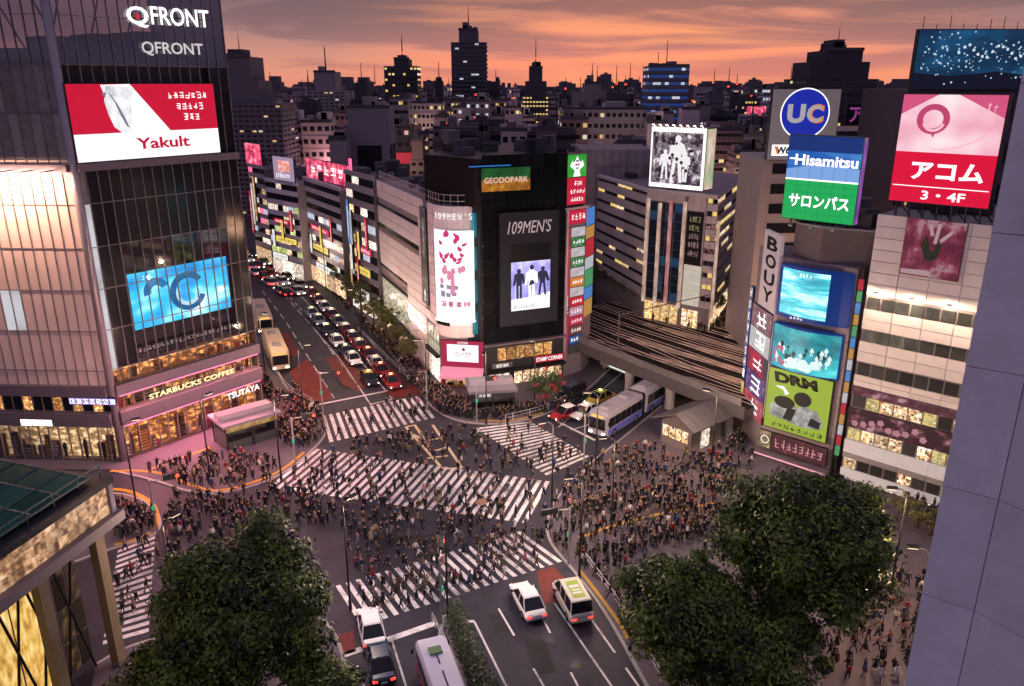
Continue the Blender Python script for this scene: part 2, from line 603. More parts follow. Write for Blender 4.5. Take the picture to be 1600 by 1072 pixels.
def dashes(mb, chain, w, on, off, z=0.004):
    g = [G(*p) for p in chain]
    L = [0]
    for a, b in zip(g[:-1], g[1:]):
        L.append(L[-1] + (b - a).length)

    def at(s):
        for i in range(len(g) - 1):
            if s <= L[i + 1]:
                return g[i].lerp(g[i + 1], (s - L[i]) / (L[i + 1] - L[i]))
        return g[-1]
    s = 0.0
    while s < L[-1]:
        a, b = at(s), at(min(s + on, L[-1]))
        if (b - a).length > 0.2:
            d = (b - a).normalized()
            n = Vector((-d.y, d.x)) * (w / 2)
            mb.poly([(*(a + n), z), (*(a - n), z), (*(b - n), z), (*(b + n), z)][::-1])
        s += on + off


# red bus lanes
mb = MB()
for q in ([(452, 580), (480, 560), (522, 622), (480, 634)], [(508, 560), (536, 553), (580, 600), (560, 612), (535, 600)], [(600, 612), (645, 600), (652, 606), (658, 616), (615, 624)],
          [(578, 556), (590, 554), (636, 598), (628, 602)], [(838, 893), (866, 886), (884, 905), (905, 930), (850, 945)], [(528, 992), (552, 985), (556, 1018), (530, 1026)],
          [(432, 520), (450, 520), (470, 552), (452, 560)]):
    flat('x', q, 0.004, redp, mb)
struct('road_marking', mb, redp)
mb = MB()
line(mb, (468, 638), (640, 604), 0.4)
line(mb, (578, 632), (642, 617), 0.3)
line(mb, (570, 619), (580, 633), 0.2)
line(mb, (604, 612), (614, 625), 0.2)
for ch in ([(410, 455), (445, 500), (522, 622)], [(435, 450), (470, 490), (492, 515), (570, 618)]):
    dashes(mb, ch, 0.16, 3.6, 2.2)
for ch in ([(492, 515), (530, 560), (570, 618)], [(450, 440), (505, 500), (560, 560), (604, 612)]):
    for a, b in zip(ch[:-1], ch[1:]):
        line(mb, a, b, 0.16, 0.005)
dashes(mb, [(395, 420), (430, 440), (500, 515)], 0.16, 2.0, 2.0)
# near road
line(mb, (536, 1024), (682, 973), 0.55)
line(mb, (612, 1000), (640, 1090), 0.15)
line(mb, (728, 971), (741, 971), 0.3)
line(mb, (741, 971), (800, 1090), 0.16)
dashes(mb, [(779, 951), (860, 1090)], 0.15, 3.3, 3.6)
dashes(mb, [(842, 955), (915, 1095)], 0.15, 2.6, 4.2)
line(mb, (866, 942), (968, 1090), 0.16)
dashes(mb, [(920, 962), (1000, 1075)], 0.16, 4.3, 1.6)
line(mb, (558, 1040), (575, 1090), 0.14)
# right road by the bus
line(mb, (866, 656), (930, 688), 0.35)
line(mb, (872, 668), (905, 640), 0.14)
line(mb, (905, 640), (975, 580), 0.14)
line(mb, (892, 672), (925, 662), 0.14)
struct('road_marking', mb, whitep)
# yellow hatched box in the middle
mb = MB()
for a, b in (((634, 667), (692, 733)), ((676, 664), (722, 731)), ((634, 667), (650, 664)), ((660, 690), (690, 684)), ((674, 706), (702, 698)), ((690, 733), (722, 731)), ((640, 676), (664, 688)), ((652, 694), (668, 690)), ((668, 716), (700, 712)), ((648, 664), (676, 706))):
    line(mb, a, b, 0.32, 0.006)
struct('road_marking', mb, M('road_paint_worn_yellow', (0.55, 0.46, 0.28), 0.55, var=0.4, scale=2))
# yellow tactile strips on the pavements
mb = MB()


def strip(lst, w=0.42):
    l = smooth_px(lst)
    for a, b in zip(l[:-1], l[1:]):
        line(mb, a, b, w * .75, PAVEH + 0.008)


strip([(172, 738), (215, 736), (262, 742), (300, 762), (345, 770), (392, 757), (440, 738), (475, 708)], 0.5)
strip([(165, 765), (205, 768), (240, 788), (247, 812), (243, 828)], 0.6)
strip([(180, 853), (210, 846), (236, 834)], 0.5)
strip([(235, 735), (270, 722), (330, 700)], 0.4)
strip([(905, 842), (960, 822), (1040, 802), (1130, 785)], 0.42)
strip([(905, 892), (935, 930), (975, 985), (980, 1000)], 0.36)
strip([(745, 658), (800, 660), (850, 646)], 0.4)
struct('tactile_path', mb, yellowp)

# manhole covers and repaired patches
mh = MB().tube((0, 0, 0), (0, 0, .006), .38, .38, 16).mesh('manhole_cover', M('cast_iron', (.035, .033, .035), .4, .5))
road_o = [o for o in COL.objects if o.name == 'road'][0]
for px, py in ((640, 720), (590, 830), (705, 690), (470, 830), (760, 930), (860, 1000), (620, 700), (540, 640), (820, 700), (350, 820), (700, 860), (900, 1040), (560, 600), (780, 870), (430, 860), (500, 560)):
    g = G(px, py)
    link('manhole_cover', mh, road_o, (g.x, g.y, .004))
mb = MB()
for q in ([(600, 840), (680, 835), (690, 850), (606, 856)], [(380, 800), (430, 790), (440, 800), (386, 812)], [(760, 960), (790, 955), (806, 985), (775, 990)], [(720, 688), (760, 684), (770, 694), (728, 698)], [(820, 1000), (850, 1000), (870, 1050), (836, 1055)], [(520, 590), (545, 588), (560, 606), (536, 609)]):
    flat('x', q, 0.0025, asphalt, mb)
struct('road_patch', mb, M('fresh_asphalt', (.028, .026, .03), .7, var=.3, scale=.8, bump=.4))
# ================================================================== facades: helpers
def panels(fr, root, u0, u1, z0, z1, nu, nz, mat, d=0.0, gap=0.06, th=0.12, skip=None, name='wall_panel', pick=None):
    """A grid of separate panels that share one mesh; joints stay open between them."""
    w, h = (u1 - u0) / nu, (z1 - z0) / nz
    me = MB().box(gap / 2, w - gap / 2, 0, th, gap / 2, h - gap / 2).mesh(name, mat)
    for i in range(nu):
        for j in range(nz):
            uu, zz = u0 + i * w, z0 + j * h
            if skip and skip(uu + w / 2, zz + h / 2):
                continue
            o = fr.put(name, me, root, uu, zz, d)
            if pick:
                m = pick(uu + w / 2, zz + h / 2)
                if m:
                    o.material_slots[0].link = 'OBJECT'
                    o.material_slots[0].material = m
                    if m.name.startswith(('lit', 'shop')):
                        o.name = name


def bx(fr, root, name, u0, u1, z0, z1, d0, d1, mat):
    """One box part; d0..d1 is how far it stands out of the wall."""
    return fr.put(name, MB().box(0, u1 - u0, -d1, -d0, 0, z1 - z0).mesh(name, mat), root, u0, z0, 0)


def window_row(fr, root, u0, u1, z0, z1, n, d, mat, lits=(), plit=0.0, name='window', gap=0.08, rng=random):
    w = (u1 - u0) / n
    me = MB().box(gap, w - gap, 0, 0.06, 0.04, z1 - z0 - 0.04).mesh(name, mat)
    for i in range(n):
        o = fr.put(name, me, root, u0 + i * w, z0, d)
        if lits and rng.random() < plit:
            o.material_slots[0].link = 'OBJECT'
            o.material_slots[0].material = rng.choice(lits)


def sign(fr, name, label, u0, u1, z0, z1, d, face, frame=dark_metal, th=0.25, cat='sign', group=None, rim=0.08, root=None):
    """A sign or screen as a thing of its own: casing, lit face; returns (thing, face part, w, h)."""
    p = fr.w(u0, z0, d)
    t = root or thing(name, label, cat, p, fr.ang, group)
    w, h = u1 - u0, z1 - z0
    if rim:
        link('casing', MB().box(-rim, w + rim, 0.0, th, -rim, h + rim).mesh('casing', frame), t)
    f = link('face', MB().box(0, w, -0.04, 0.03, 0, h).mesh('face', face), t)
    return t, f, w, h


def shape(parent, name, polys, mat, y=-0.055, rz=None):
    mb = MB()
    for p in polys:
        a = sum(p[i][0] * p[(i + 1) % len(p)][1] - p[(i + 1) % len(p)][0] * p[i][1] for i in range(len(p)))
        q = p if a > 0 else p[::-1]
        mb.poly([(x, y, z) for x, z in q])
    return link(name, mb.mesh(name, mat), parent)


def disc(cx, cz, r, n=28, rz=None, a0=0.0, a1=2 * math.pi):
    rz = rz or r
    return [(cx + r * math.cos(a0 + (a1 - a0) * k / n), cz + rz * math.sin(a0 + (a1 - a0) * k / n)) for k in range(n)]


def ring(cx, cz, r0, r1, a0=0.0, a1=2 * math.pi, n=32, ez=1.0):
    out = []
    for k in range(n):
        s, t = a0 + (a1 - a0) * k / n, a0 + (a1 - a0) * (k + 1) / n
        out.append([(cx + r0 * math.cos(s), cz + ez * r0 * math.sin(s)), (cx + r1 * math.cos(s), cz + ez * r1 * math.sin(s)), (cx + r1 * math.cos(t), cz + ez * r1 * math.sin(t)), (cx + r0 * math.cos(t), cz + ez * r0 * math.sin(t))])
    return out


def figure2d(x, z, h, rng=random):
    """A printed standing figure: head, trunk with arms, two legs."""
    w = h * 0.13
    j = rng.uniform(-0.04, 0.04) * h
    return [disc(x + j * 0.3, z + h * 0.92, h * 0.075, 12), [(x - w * 1.3, z + h * 0.8), (x - w * 1.7, z + h * 0.45), (x - w * 1.1, z + h * 0.45), (x - w * 0.8, z + h * 0.62), (x - w * 0.75, z + h * 0.42), (x + w * 0.75, z + h * 0.42), (x + w * 0.8, z + h * 0.62), (x + w * 1.2 + j, z + h * 0.46), (x + w * 1.8 + j, z + h * 0.5), (x + w * 1.3, z + h * 0.8), (x + w * 0.4, z + h * 0.86), (x - w * 0.4, z + h * 0.86)],
            [(x - w * 0.8, z + h * 0.425), (x - w * 0.9 - j, z), (x - w * 0.3 - j, z), (x - 0.02 * h, z + h * 0.425)], [(x + w * 0.8, z + h * 0.425), (x + w * 0.9 + j, z), (x + w * 0.3 + j, z), (x + 0.02 * h, z + h * 0.425)]]


def pseudo(parent, x0, x1, z0, z1, n, mat, seed=0, y=-0.06):
    """Characters the photograph shows too blurred to read: short strokes, one cluster a character."""
    r = random.Random(seed)
    polys = []
    w = (x1 - x0) / n
    h = z1 - z0
    t = min(w, h) * 0.13
    for i in range(n):
        a, b = x0 + i * w + w * 0.08, x0 + (i + 1) * w - w * 0.08
        for k in range(r.randint(2, 3)):
            zz = z0 + h * (k + r.uniform(0.1, 0.7)) / 3
            polys.append([(a + r.uniform(0, 0.2) * w, zz), (b - r.uniform(0, 0.2) * w, zz + r.uniform(-.05, .08) * h), (b - r.uniform(0, .2) * w, zz + t), (a + r.uniform(0, .2) * w, zz + t)])
        for k in range(r.randint(1, 2)):
            xx = a + (b - a) * r.uniform(0.15, 0.85)
            s = r.uniform(-0.2, 0.2) * w
            polys.append([(xx, z0 + r.uniform(0, .3) * h), (xx + t, z0 + r.uniform(0, .3) * h), (xx + t + s, z1 - r.uniform(0, .2) * h), (xx + s, z1 - r.uniform(0, .2) * h)])
    return shape(parent, 'characters', polys, mat, y)


def roof_kit(root, fr, u0, u1, v0, v1, z, seed, n=6, mat=None):
    """Plant on a flat roof: boxes, tanks, a mast; parts of the building. v runs into the building."""
    r = random.Random(seed)
    mat = mat or M('roof_plant', (0.085, 0.08, 0.09), 0.7, rnd=0.5)
    for i in range(n):
        u, v = r.uniform(u0, u1), r.uniform(v0, v1)
        k = r.random()
        if k < 0.55:
            a, b, c = r.uniform(0.8, 2.6), r.uniform(0.8, 2.0), r.uniform(0.7, 1.9)
            fr.put('air_unit', MB().box(-a / 2, a / 2, -b / 2, b / 2, 0, c).mesh('air_unit', mat), root, u, z, -v)
        elif k < 0.8:
            mb = MB()
            rr = r.uniform(0.6, 1.2)
            mb.tube((0, 0, 0.8), (0, 0, 0.8 + 1.5 * rr), rr, rr, 10)
            for q in (0, 1.57, 3.14, 4.71):
                mb.tube((rr * .7 * math.cos(q), rr * .7 * math.sin(q), 0), (rr * .7 * math.cos(q), rr * .7 * math.sin(q), 0.85), 0.07, n=4)
            fr.put('water_tank', mb.mesh('water_tank', mat), root, u, z, -v)
        else:
            mb = MB().tube((0, 0, 0), (0, 0, r.uniform(2.5, 6)), 0.06, 0.03, 5).tube((-0.5, 0, 1.8), (0.5, 0, 1.8), 0.03, n=4)
            fr.put('mast', mb.mesh('mast', mat), root, u, z, -v)


# ================================================================== the glass corner building on the left, with two big screens
Pc = G(192, 722)
FR = Fr(Pc, G(412, 640))
FL = Fr((Pc.x - 17.0, Pc.y + 0.9), Pc)
glass_tower = thing('glass_building', 'tall glass corner building with two giant screens and a coffee shop at its foot', 'building', (Pc.x, Pc.y, 0))
TOPZ = 48.0
zr = lambda px, py: FR.uz(px, py)[1]
ROOFZ = zr(100, 66)
core = M('core_wall', (0.05, 0.045, 0.05), 0.7)
inner = [FR.w(0.9, 0, -0.9), FR.w(FR.L - 0.5, 0, -0.9), FR.w(FR.L - 0.5, 0, -22), FL.w(0, 0, -22), FL.w(0, 0, -0.9)]
pl = [(p.x - Pc.x, p.y - Pc.y) for p in inner]
link('core', MB().prism(ccw(pl), 0.0, ROOFZ - 1.5).mesh('core', core), glass_tower)
nR, nL = 16, 16
zG, zL1, zS0, zS1, zW0, zW1 = zr(190, 722), zr(188, 661), zr(185, 645), zr(182, 616), zr(180, 601), zr(176, 578)
levels = [0.12, zL1 - 0.2, zS0 + 0.2, zS1, zW0, zW1]
z = zW1
nlev = 9
for i in range(1, nlev + 1):
    levels.append(zW1 + (TOPZ - zW1) * i / nlev)
mull = M('mullion', (0.20, 0.17, 0.18), 0.45, 0.2, var=0.1)
yk = FR.rect((102, 127), (332, 135), (345, 240), (120, 252), d=0.35)
bl = FR.rect((196, 427), (352, 403), (362, 483), (212, 512), d=-0.35)
for fr, n, nm in ((FR, nR, 'right'), (FL, nL, 'left')):
    vm = MB().box(-0.035, 0.035, -0.09, 0.1, 0, TOPZ).mesh('mullion', mull)
    for i in range(n + 1):
        if fr is FR and i == 0:
            continue
        u = fr.L * i / n
        if fr is FR and yk[0] < u < yk[1]:
            for a, b in ((0, yk[2] - 0.15), (yk[3] + 0.15, TOPZ)):
                fr.put('mullion', MB().box(-0.035, 0.035, -0.09, 0.1, 0, b - a).mesh('mullion', mull), glass_tower, u, a, 0)
        else:
            fr.put('mullion', vm, glass_tower, u, 0, 0)
    hm = MB().box(0, fr.L, -0.06, 0.08, -0.035, 0.035).mesh('transom', mull)
    for zz in levels[1:]:
        if not (fr is FR and yk[2] < zz < yk[3]):
            fr.put('transom', hm, glass_tower, 0, zz, 0)
clear = glass('screen_glass', (0.92, 0.92, 0.93), 0.03)
top_glass = glass('rooftop_glass', (0.62, 0.58, 0.6), 0.25)
lp_hot = lit('lit_pane_hot', [(0.0, (0.42, 0.20, 0.14)), (0.35, (0.75, 0.38, 0.25)), (0.62, (1.0, 0.66, 0.46)), (0.85, (1.0, 0.88, 0.74)), (1.0, (1.0, 0.94, 0.85))], (0.12, 0.12, 0.10), 1.0, rnd=0.04, world=True)
lp_warm = lit('lit_pane_warm', [(0.0, (0.34, 0.17, 0.12)), (0.5, (0.58, 0.31, 0.22)), (1.0, (0.85, 0.55, 0.42))], (0.12, 0.12, 0.10), 0.9, rnd=0.04, world=True)
lp_mid = lit('lit_pane_mid', [(0.0, (0.20, 0.11, 0.10)), (0.5, (0.34, 0.19, 0.17)), (1.0, (0.52, 0.32, 0.27))], (0.14, 0.14, 0.12), 0.72, rnd=0.05, world=True)
lp_dim = lit('lit_pane_dim', [(0.0, (0.12, 0.075, 0.085)), (0.5, (0.19, 0.12, 0.13)), (1.0, (0.30, 0.20, 0.20))], (0.14, 0.14, 0.12), 0.72, rnd=0.05, world=True)
lp_white = lit('lit_pane_white', [(0.0, (0.55, 0.5, 0.55)), (0.5, (0.9, 0.88, 0.95)), (1.0, (1, 1, 1))], (0.3, 0.3, 0.3), 0.62, rnd=0.08, world=True)
grey_pane = M('grey_pane', (0.22, 0.20, 0.205), 0.25, var=0.3, rnd=0.25)
dark_pane = M('dark_pane', (0.012, 0.012, 0.015), 0.12, rnd=0.3, spec=0.25)
frosted = M('frosted_pane', (.62, .47, .43), .35, var=.16, scale=.3, rnd=.06, spec=.3)
rngp = random.Random(3)
ZH0, ZH1 = zr(150, 475), zr(122, 262)
for fr, n in ((FR, nR), (FL, nL)):
    w = fr.L / n
    for j in range(len(levels) - 1):
        z0, z1 = levels[j], levels[j + 1]
        zc = (z0 + z1) / 2
        me = MB().box(0.045, w - 0.045, 0, 0.03, 0.045, z1 - z0 - 0.045).mesh('pane', dark_pane)
        for i in range(n):
            u = (i + 0.5) * w
            if fr is FR and yk[0] < u < yk[1] and (yk[2] < zc + 1 and zc - 1 < yk[3]):
                continue
            if zc > ROOFZ:
                m = top_glass
            elif fr is FR:
                ov = z1 > bl[2] - 0.6 and z0 < bl[3] + 0.6 and bl[0] - 0.8 < u < bl[1] + 0.8
                m = clear if ov or j in (0, 2, 4) else dark_pane
                if j in (1, 3):
                    m = grey_pane
                if i == 0 and 4 < j < 10:
                    m = lp_white if j < 9 else grey_pane
            else:
                f = i / n
                k = len(levels) - j
                if j in (0,):
                    m = clear
                elif j in (1, 3):
                    m = grey_pane
                elif j == 2:
                    m = dark_pane if rngp.random() < 0.6 else shop_warm
                elif zc < ZH1:
                    m = lp_white if (j == 6 and .42 < f < .54) else frosted
                else:
                    m = grey_pane
            o = fr.put('pane', me, glass_tower, i * w, z0, -0.02)
            if m is not dark_pane:
                o.material_slots[0].link = 'OBJECT'
                o.material_slots[0].material = m
# corner post, ledges, roof
link('corner_post', MB().tube((0, 0.25, 0), (0, 0.25, TOPZ), 0.42, 0.42, 12).mesh('corner_post', M('post_metal', (0.30, 0.26, 0.29), 0.35, 0.4), True), glass_tower)
ledge_m = M('ledge_metal', (0.15, 0.12, 0.15), 0.4, 0.2)
for z0, z1 in ((zL1 - 0.2, zS0 + 0.1), (zS1 - 0.05, zW0 + 0.05), (zr(125, 268), zr(122, 256))):
    bx(FR, glass_tower, 'ledge', 0.35, FR.L, z0, z1, 0.17, 0.6, ledge_m)
    bx(FL, glass_tower, 'ledge', 0, FL.L - 0.3, z0, z1, 0.17, 0.5, ledge_m)
bx(FR, glass_tower, 'blank_panel', 0.3, FR.L - 0.4, zr(125, 268) - 1.6, zr(125, 268), -0.5, -0.3, M('blank_grey', (0.20, 0.18, 0.2), 0.5))
bx(FR, glass_tower, 'rooftop_screen_wall', FR.L - 0.12, FR.L + 0.04, 0.2, TOPZ, -14, -0.1, M('side_glass', (0.25, 0.2, 0.2), 0.2, 0.3))
for k in range(5):
    bx(FR, glass_tower, 'side_band', FR.L + 0.05, FR.L + 0.14, 8 + 8 * k, 8.5 + 8 * k, -14, -0.1, mull)
for fr in (FR, FL):
    bx(fr, glass_tower, 'parapet', 0.3, fr.L - 0.3, ROOFZ - 2.6, ROOFZ - 0.4, -3.2, -2.8, M('parapet_dark', (0.06, 0.05, 0.06), 0.5))
    for k in range(5):
        u = fr.L * (k + 0.5) / 5
        fr.put('brace', MB().tube((0, 0.1, TOPZ - 1.5), (0, 5.0, ROOFZ - 1.6), 0.09, n=6).mesh('brace', mull), glass_tower, u, 0, 0)
mb = MB()
for i, (a, b) in enumerate(((0.3, 4), (5, 9), (9.5, 12))):
    mb.box(a, b, 4, 8 + i, 0, 2.2 + i * 0.4)
FR.put('plant_room', mb.mesh('plant_room', M('plant_dark', (0.05, 0.045, 0.055), 0.6)), glass_tower, 1.0, ROOFZ - 1.5, 0)
# wash light under the ledge of the left face, shining down the frosted panes
for k_ in range(7):
    bx(FL, glass_tower, 'lamp_arm', 3.5 + k_ * 2, 3.58 + k_ * 2, ZH1 - .2, ZH1 - .1, .2, 2.5, dark_metal)
wl = bx(FL, glass_tower, 'wash_light', 3, FL.L - .8, ZH1 - .32, ZH1 - .2, 2.4, 2.55, E('wash_tube', (1, .72, .5), 3.0))
for en_, dz_, tilt_ in ((2700, -.1, 34), (1300, -.12, 20)):
    ld = bpy.data.lights.new('wash_lamp', 'AREA')
    ld.shape = 'RECTANGLE'
    ld.size, ld.size_y = FL.L - 5, .3
    ld.energy, ld.color = en_, (1, .62, .42)
    lo = link('wash_lamp', ld, wl, ((FL.L - 4) / 2, -2.6, dz_))
    lo.rotation_euler = (R(tilt_), 0, 0)
# magenta tubes added under the ledges to tint the plaza
pink_tube = E('added_magenta_tube', (1.0, 0.16, 0.38), 3.0)
for fr, z0, ua, ub in ((FR, zS1 - .12, .6, FR.L - .3), (FR, zL1 - .27, .6, FR.L - .3)):
    tb_ = bx(fr, glass_tower, 'added_tube', ua, ub, z0 - .06, z0, .3, .5, pink_tube)
    ld = bpy.data.lights.new('added_tube_light', 'AREA')
    ld.shape = 'RECTANGLE'
    ld.size, ld.size_y = ub - ua, .4
    ld.energy = 2000
    ld.color = (1.0, .30, .36)
    lo = link('added_tube_light', ld, tb_, ((ub - ua) / 2, -.75, -.12))
    lo.rotation_euler = (R(-38), 0, 0)
# rooms behind the clear panes of the lower floors
def shop_room(fr, root, u0, u1, z0, z1, depth, seed, back, lampm, goods, d0=-0.06):
    """A lit room: back wall, floor, ceiling with lamps, shelves and goods that stand free in it."""
    r = random.Random(seed)
    h = z1 - z0
    bx(fr, root, 'room_back', u0, u1, z0, z1, d0 - depth, d0 - depth + .03, back)  # back wall glows by its own emission, patches of light in its colour
    bx(fr, root, 'room_ceiling', u0, u1, z1 - .06, z1 - .01, d0 - depth + .04, d0, M('ceiling_white', (.6, .55, .5), .7, var=0))
    bx(fr, root, 'room_floor', u0, u1, z0 + .01, z0 + .06, d0 - depth + .04, d0, M('floor_brown', (.25, .16, .1), .5, var=0))
    u = u0 + .3
    lm = MB().box(-.35, .35, -.06, .06, -.05, 0).mesh('ceiling_lamp', lampm)
    while u < u1 - .3:
        fr.put('ceiling_lamp', lm, root, u, z1 - .08, d0 - depth * r.choice([.3, .55]))
        u += r.uniform(.9, 1.7)
    u = u0 + .2
    while u < u1 - .6:
        w = r.uniform(.35, 1.1)
        hh = h * r.choice([.2, .3, .45, .62, .7])
        dd = depth * r.uniform(.15, .6)
        if r.random() < .8:
            k = r.random()
            mt = r.choice(goods)
            if k < .6:
                mb = MB().box(0, w, 0, .3, 0, hh)
                for q in range(int(hh / .35)):
                    mb.box(.03, w * r.uniform(.5, .97), -.06, .0, .06 + q * .35, .06 + q * .35 + r.uniform(.12, .26), 1)
                fr.put('shelf', mb.mesh('shelf', [M('shelf_wood', (.14, .08, .045), .6, var=.1), mt]), root, u, z0 + .06, d0 - dd)
            else:
                mb = MB().tube((.2, .1, 0), (.2, .1, hh * .75), .16, .2, 7).tube((.2, .1, hh * .75), (.2, .1, hh * .9), .2, .07, 7)
                fr.put('display_stand', mb.mesh('display_stand', mt), root, u, z0 + .06, d0 - dd)
        u += w * r.uniform(.8, 1.5)


goods_w = [M('goods_' + n_, c, .6, var=.1) for n_, c in (('cream', (.7, .6, .45)), ('red', (.5, .05, .04)), ('brown', (.12, .06, .03)), ('dark', (.02, .018, .016)), ('amber', (.6, .3, .06)), ('dark2', (.03, .025, .02)), ('white', (.75, .72, .68)))]
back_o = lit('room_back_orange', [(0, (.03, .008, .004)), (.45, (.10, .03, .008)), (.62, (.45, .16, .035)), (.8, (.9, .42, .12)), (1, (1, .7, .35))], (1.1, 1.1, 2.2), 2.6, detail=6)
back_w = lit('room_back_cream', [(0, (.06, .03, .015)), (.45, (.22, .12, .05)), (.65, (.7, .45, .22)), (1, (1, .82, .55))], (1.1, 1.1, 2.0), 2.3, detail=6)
lamp_o = E('room_lamp_orange', (1.0, .50, .17), 22.0)
lamp_w = E('room_lamp_cream', (1.0, .78, .5), 22.0)
for j, sd in ((0, 1), (2, 2), (4, 3)):
    shop_room(FR, glass_tower, .5, FR.L - .4, levels[j] + .05, levels[j + 1] - .05, .78, sd, back_o, lamp_o, goods_w)
shop_room(FL, glass_tower, FL.L - 15.5, FL.L - .6, levels[0] + .05, levels[1] - .05, .78, 5, back_w, lamp_w, goods_w)

# --- screens and letters on it
red_screen = E('screen_red', (0.60, 0.004, 0.035), 1.0)
white_screen = E('screen_white', (0.93, 0.93, 0.97), 1.15)
t, f, w, h = sign(FR, 'video_screen', 'red and white screen with red lettering high on the glass corner building', *yk, 0.35, red_screen, cat='screen')
shape(f, 'white_band', [[(0, 0), (w, 0), (w, h * 0.36), (0, h * 0.36)], [(w * 0.30, h * 0.362), (w * 0.64, h * 0.362), (w * 0.40, h), (w * 0.21, h * 0.99)]], white_screen)
pale = lit('screen_pale', [(0, (0.35, 0.36, 0.42)), (0.35, (0.75, 0.75, 0.8)), (0.7, (1, 1, 1))], (0.9, 0.9, 0.7), 1.0)
shape(f, 'white_animal', [[(w * .24, h * .98), (w * .42, h * .96), (w * .40, h * .80), (w * .38, h * .55), (w * .37, h * .38), (w * .30, h * .37), (w * .26, h * .44), (w * .235, h * .60), (w * .22, h * .78)]], pale, -0.07)
shape(f, 'shade', [[(w * .25, h * .9), (w * .27, h * .86), (w * .31, h * .6), (w * .34, h * .45), (w * .36, h * .42), (w * .34, h * .55), (w * .30, h * .75)], [(w * .21, h * .88), (w * .24, h * .9), (w * .23, h * .82)]], E('screen_grey', (0.18, 0.2, 0.26), 1.0), -0.085)
text('Yakult', w * .38, h * .155, E('letter_red', (0.55, 0.0, 0.03), 1.0), f, w * .58, h * .20, bold=0.025, y=-0.07)
for k, (a, b, n_) in enumerate(((.645, .945, 7), (.70, .91, 5), (.745, .875, 3))):
    pseudo(f, w * a, w * b, h * (.79 - .15 * k), h * (.89 - .15 * k), n_, white_letter, 10 + k)
cyan = lit('screen_cyan', [(0.0, (0.0, 0.10, 0.30)), (0.25, (0.01, 0.27, 0.62)), (0.5, (0.03, 0.5, 0.85)), (0.68, (0.30, 0.82, 1.0)), (0.95, (0.85, 0.99, 1.0))], (0.22, 0.22, 0.30), 1.7, detail=2.0)
t, f, w, h = sign(FR, 'video_screen', 'glowing blue screen with a ring of water behind the glass grid', *bl, -0.35, cyan, cat='screen', rim=0.15)
shape(f, 'ring_dark', ring(w * .56, h * .5, h * .24, h * .36, 0.6, 5.9, ez=1.0), E('screen_deep_blue', (0.005, 0.16, 0.42), 1.0))
shape(f, 'ring_light', ring(w * .56, h * .47, h * .17, h * .24, 2.6, 6.5), E('screen_ice', (0.6, 0.93, 1.0), 1.1), -0.06)
shape(f, 'swirl', [ring(w * .25, h * .62, h * .1, h * .24, 0.3, 3.4)[k] for k in range(32)], E('screen_mid_blue', (0.01, 0.24, 0.55), 1.0), -0.06)
tk = FR.rect((188, 545), (375, 505), (377, 515), (190, 556), d=-0.3)
t, f, w, h = sign(FR, 'ticker_display', 'dark strip of small grey characters below the blue water screen', tk[0] + .5, tk[1], (tk[2] + tk[3]) / 2 - .35, (tk[2] + tk[3]) / 2 + .35, -0.3, black, cat='sign', rim=0.03)
pseudo(f, 0.2, w - 0.2, 0.1, h - 0.1, 26, M('grey_letter', (0.5, 0.48, 0.48), 0.5, em=(.5, .48, .48), ems=0.25), 3)


def letters(fr, name, label, px, mat, body, d=0.35, bold=0.02, shear=0.0, cat='sign', backing=None, frac=1.0, vertical=False, lead=1.0):
    """Free-standing letters on a facade; px are the four photo corners of the lettering."""
    r = fr.rect(*px, d=d)
    t = thing(name, label, cat, fr.w(r[0], r[2], d), fr.ang)
    w, h = r[1] - r[0], r[3] - r[2]
    link('mounting_rail', MB().box(0, w, 0.02, 0.08, h * 0.42, h * 0.42 + 0.08).mesh('mounting_rail', backing or dark_metal), t)
    text(body, w, h * frac, mat, t, w / 2, h / 2, bold=bold, shear=shear, ext=0.03, vertical=vertical, lead=lead)
    return t, w, h


letters(FR, 'letter_sign', 'white rooftop letters on the glass screen of the corner building', ((236, 12), (326, 14), (326, 40), (236, 42)), E('white_letter_bright', (1, .98, .98), 1.6), 'FRONT', d=0.25, bold=0.01)
t, w, h = letters(FR, 'letter_sign', 'white ring logo before the rooftop letters of the glass building', ((198, 10), (232, 10), (232, 43), (198, 43)), MATS['white_letter_bright'], 'Q', d=0.25, bold=0.015)
shape(t, 'red_dot', [disc(w * .5, h * .52, h * .13)], E('dot_red', (0.6, 0.03, 0.05), 1.0), -0.03)
letters(FR, 'letter_sign', 'lower dimmer row of white letters above the red and white screen', ((222, 67), (316, 66), (318, 86), (222, 90)), E('letter_reflection', (0.8, 0.75, 0.75), 0.8), 'QFRONT', d=0.25, bold=0.01)  # dim second row stands in for the sign's reflection in the glass
letters(FR, 'letter_sign', 'cream coffee shop letters on the orange lit floor', ((232, 611), (366, 578), (367, 588), (233, 621)), E('cream_letter', (1.0, 0.86, 0.42), 1.5), 'STARBUCKS COFFEE', d=0.45, frac=0.75)
letters(FR, 'letter_sign', 'white letters over the street corner of the glass building', ((354, 615), (405, 599), (406, 610), (355, 625)), white_letter, 'TSUTAYA', d=0.7, frac=0.85)
q = FL.rect((108, 621), (181, 624), (181, 633), (108, 631), d=0.5)
t, f, w, h = sign(FL, 'light_box', 'row of small white and violet boxes beside the corner post', *q, 0.5, E('violet_box', (0.32, 0.22, 0.75), 1.0), cat='sign', rim=0.05)
shape(f, 'white_squares', [[(w * (k + .12) / 7, h * .1), (w * (k + .88) / 7, h * .1), (w * (k + .88) / 7, h * .9), (w * (k + .12) / 7, h * .9)] for k in range(7)], white_letter)
text('ECPSOAL', w * .92, h * .55, E('letter_violet', (0.05, 0.02, 0.2), 1.0), f, w / 2, h / 2, y=-0.07)
q = FL.rect((33, 656), (81, 656), (81, 665), (33, 665), d=0.5)
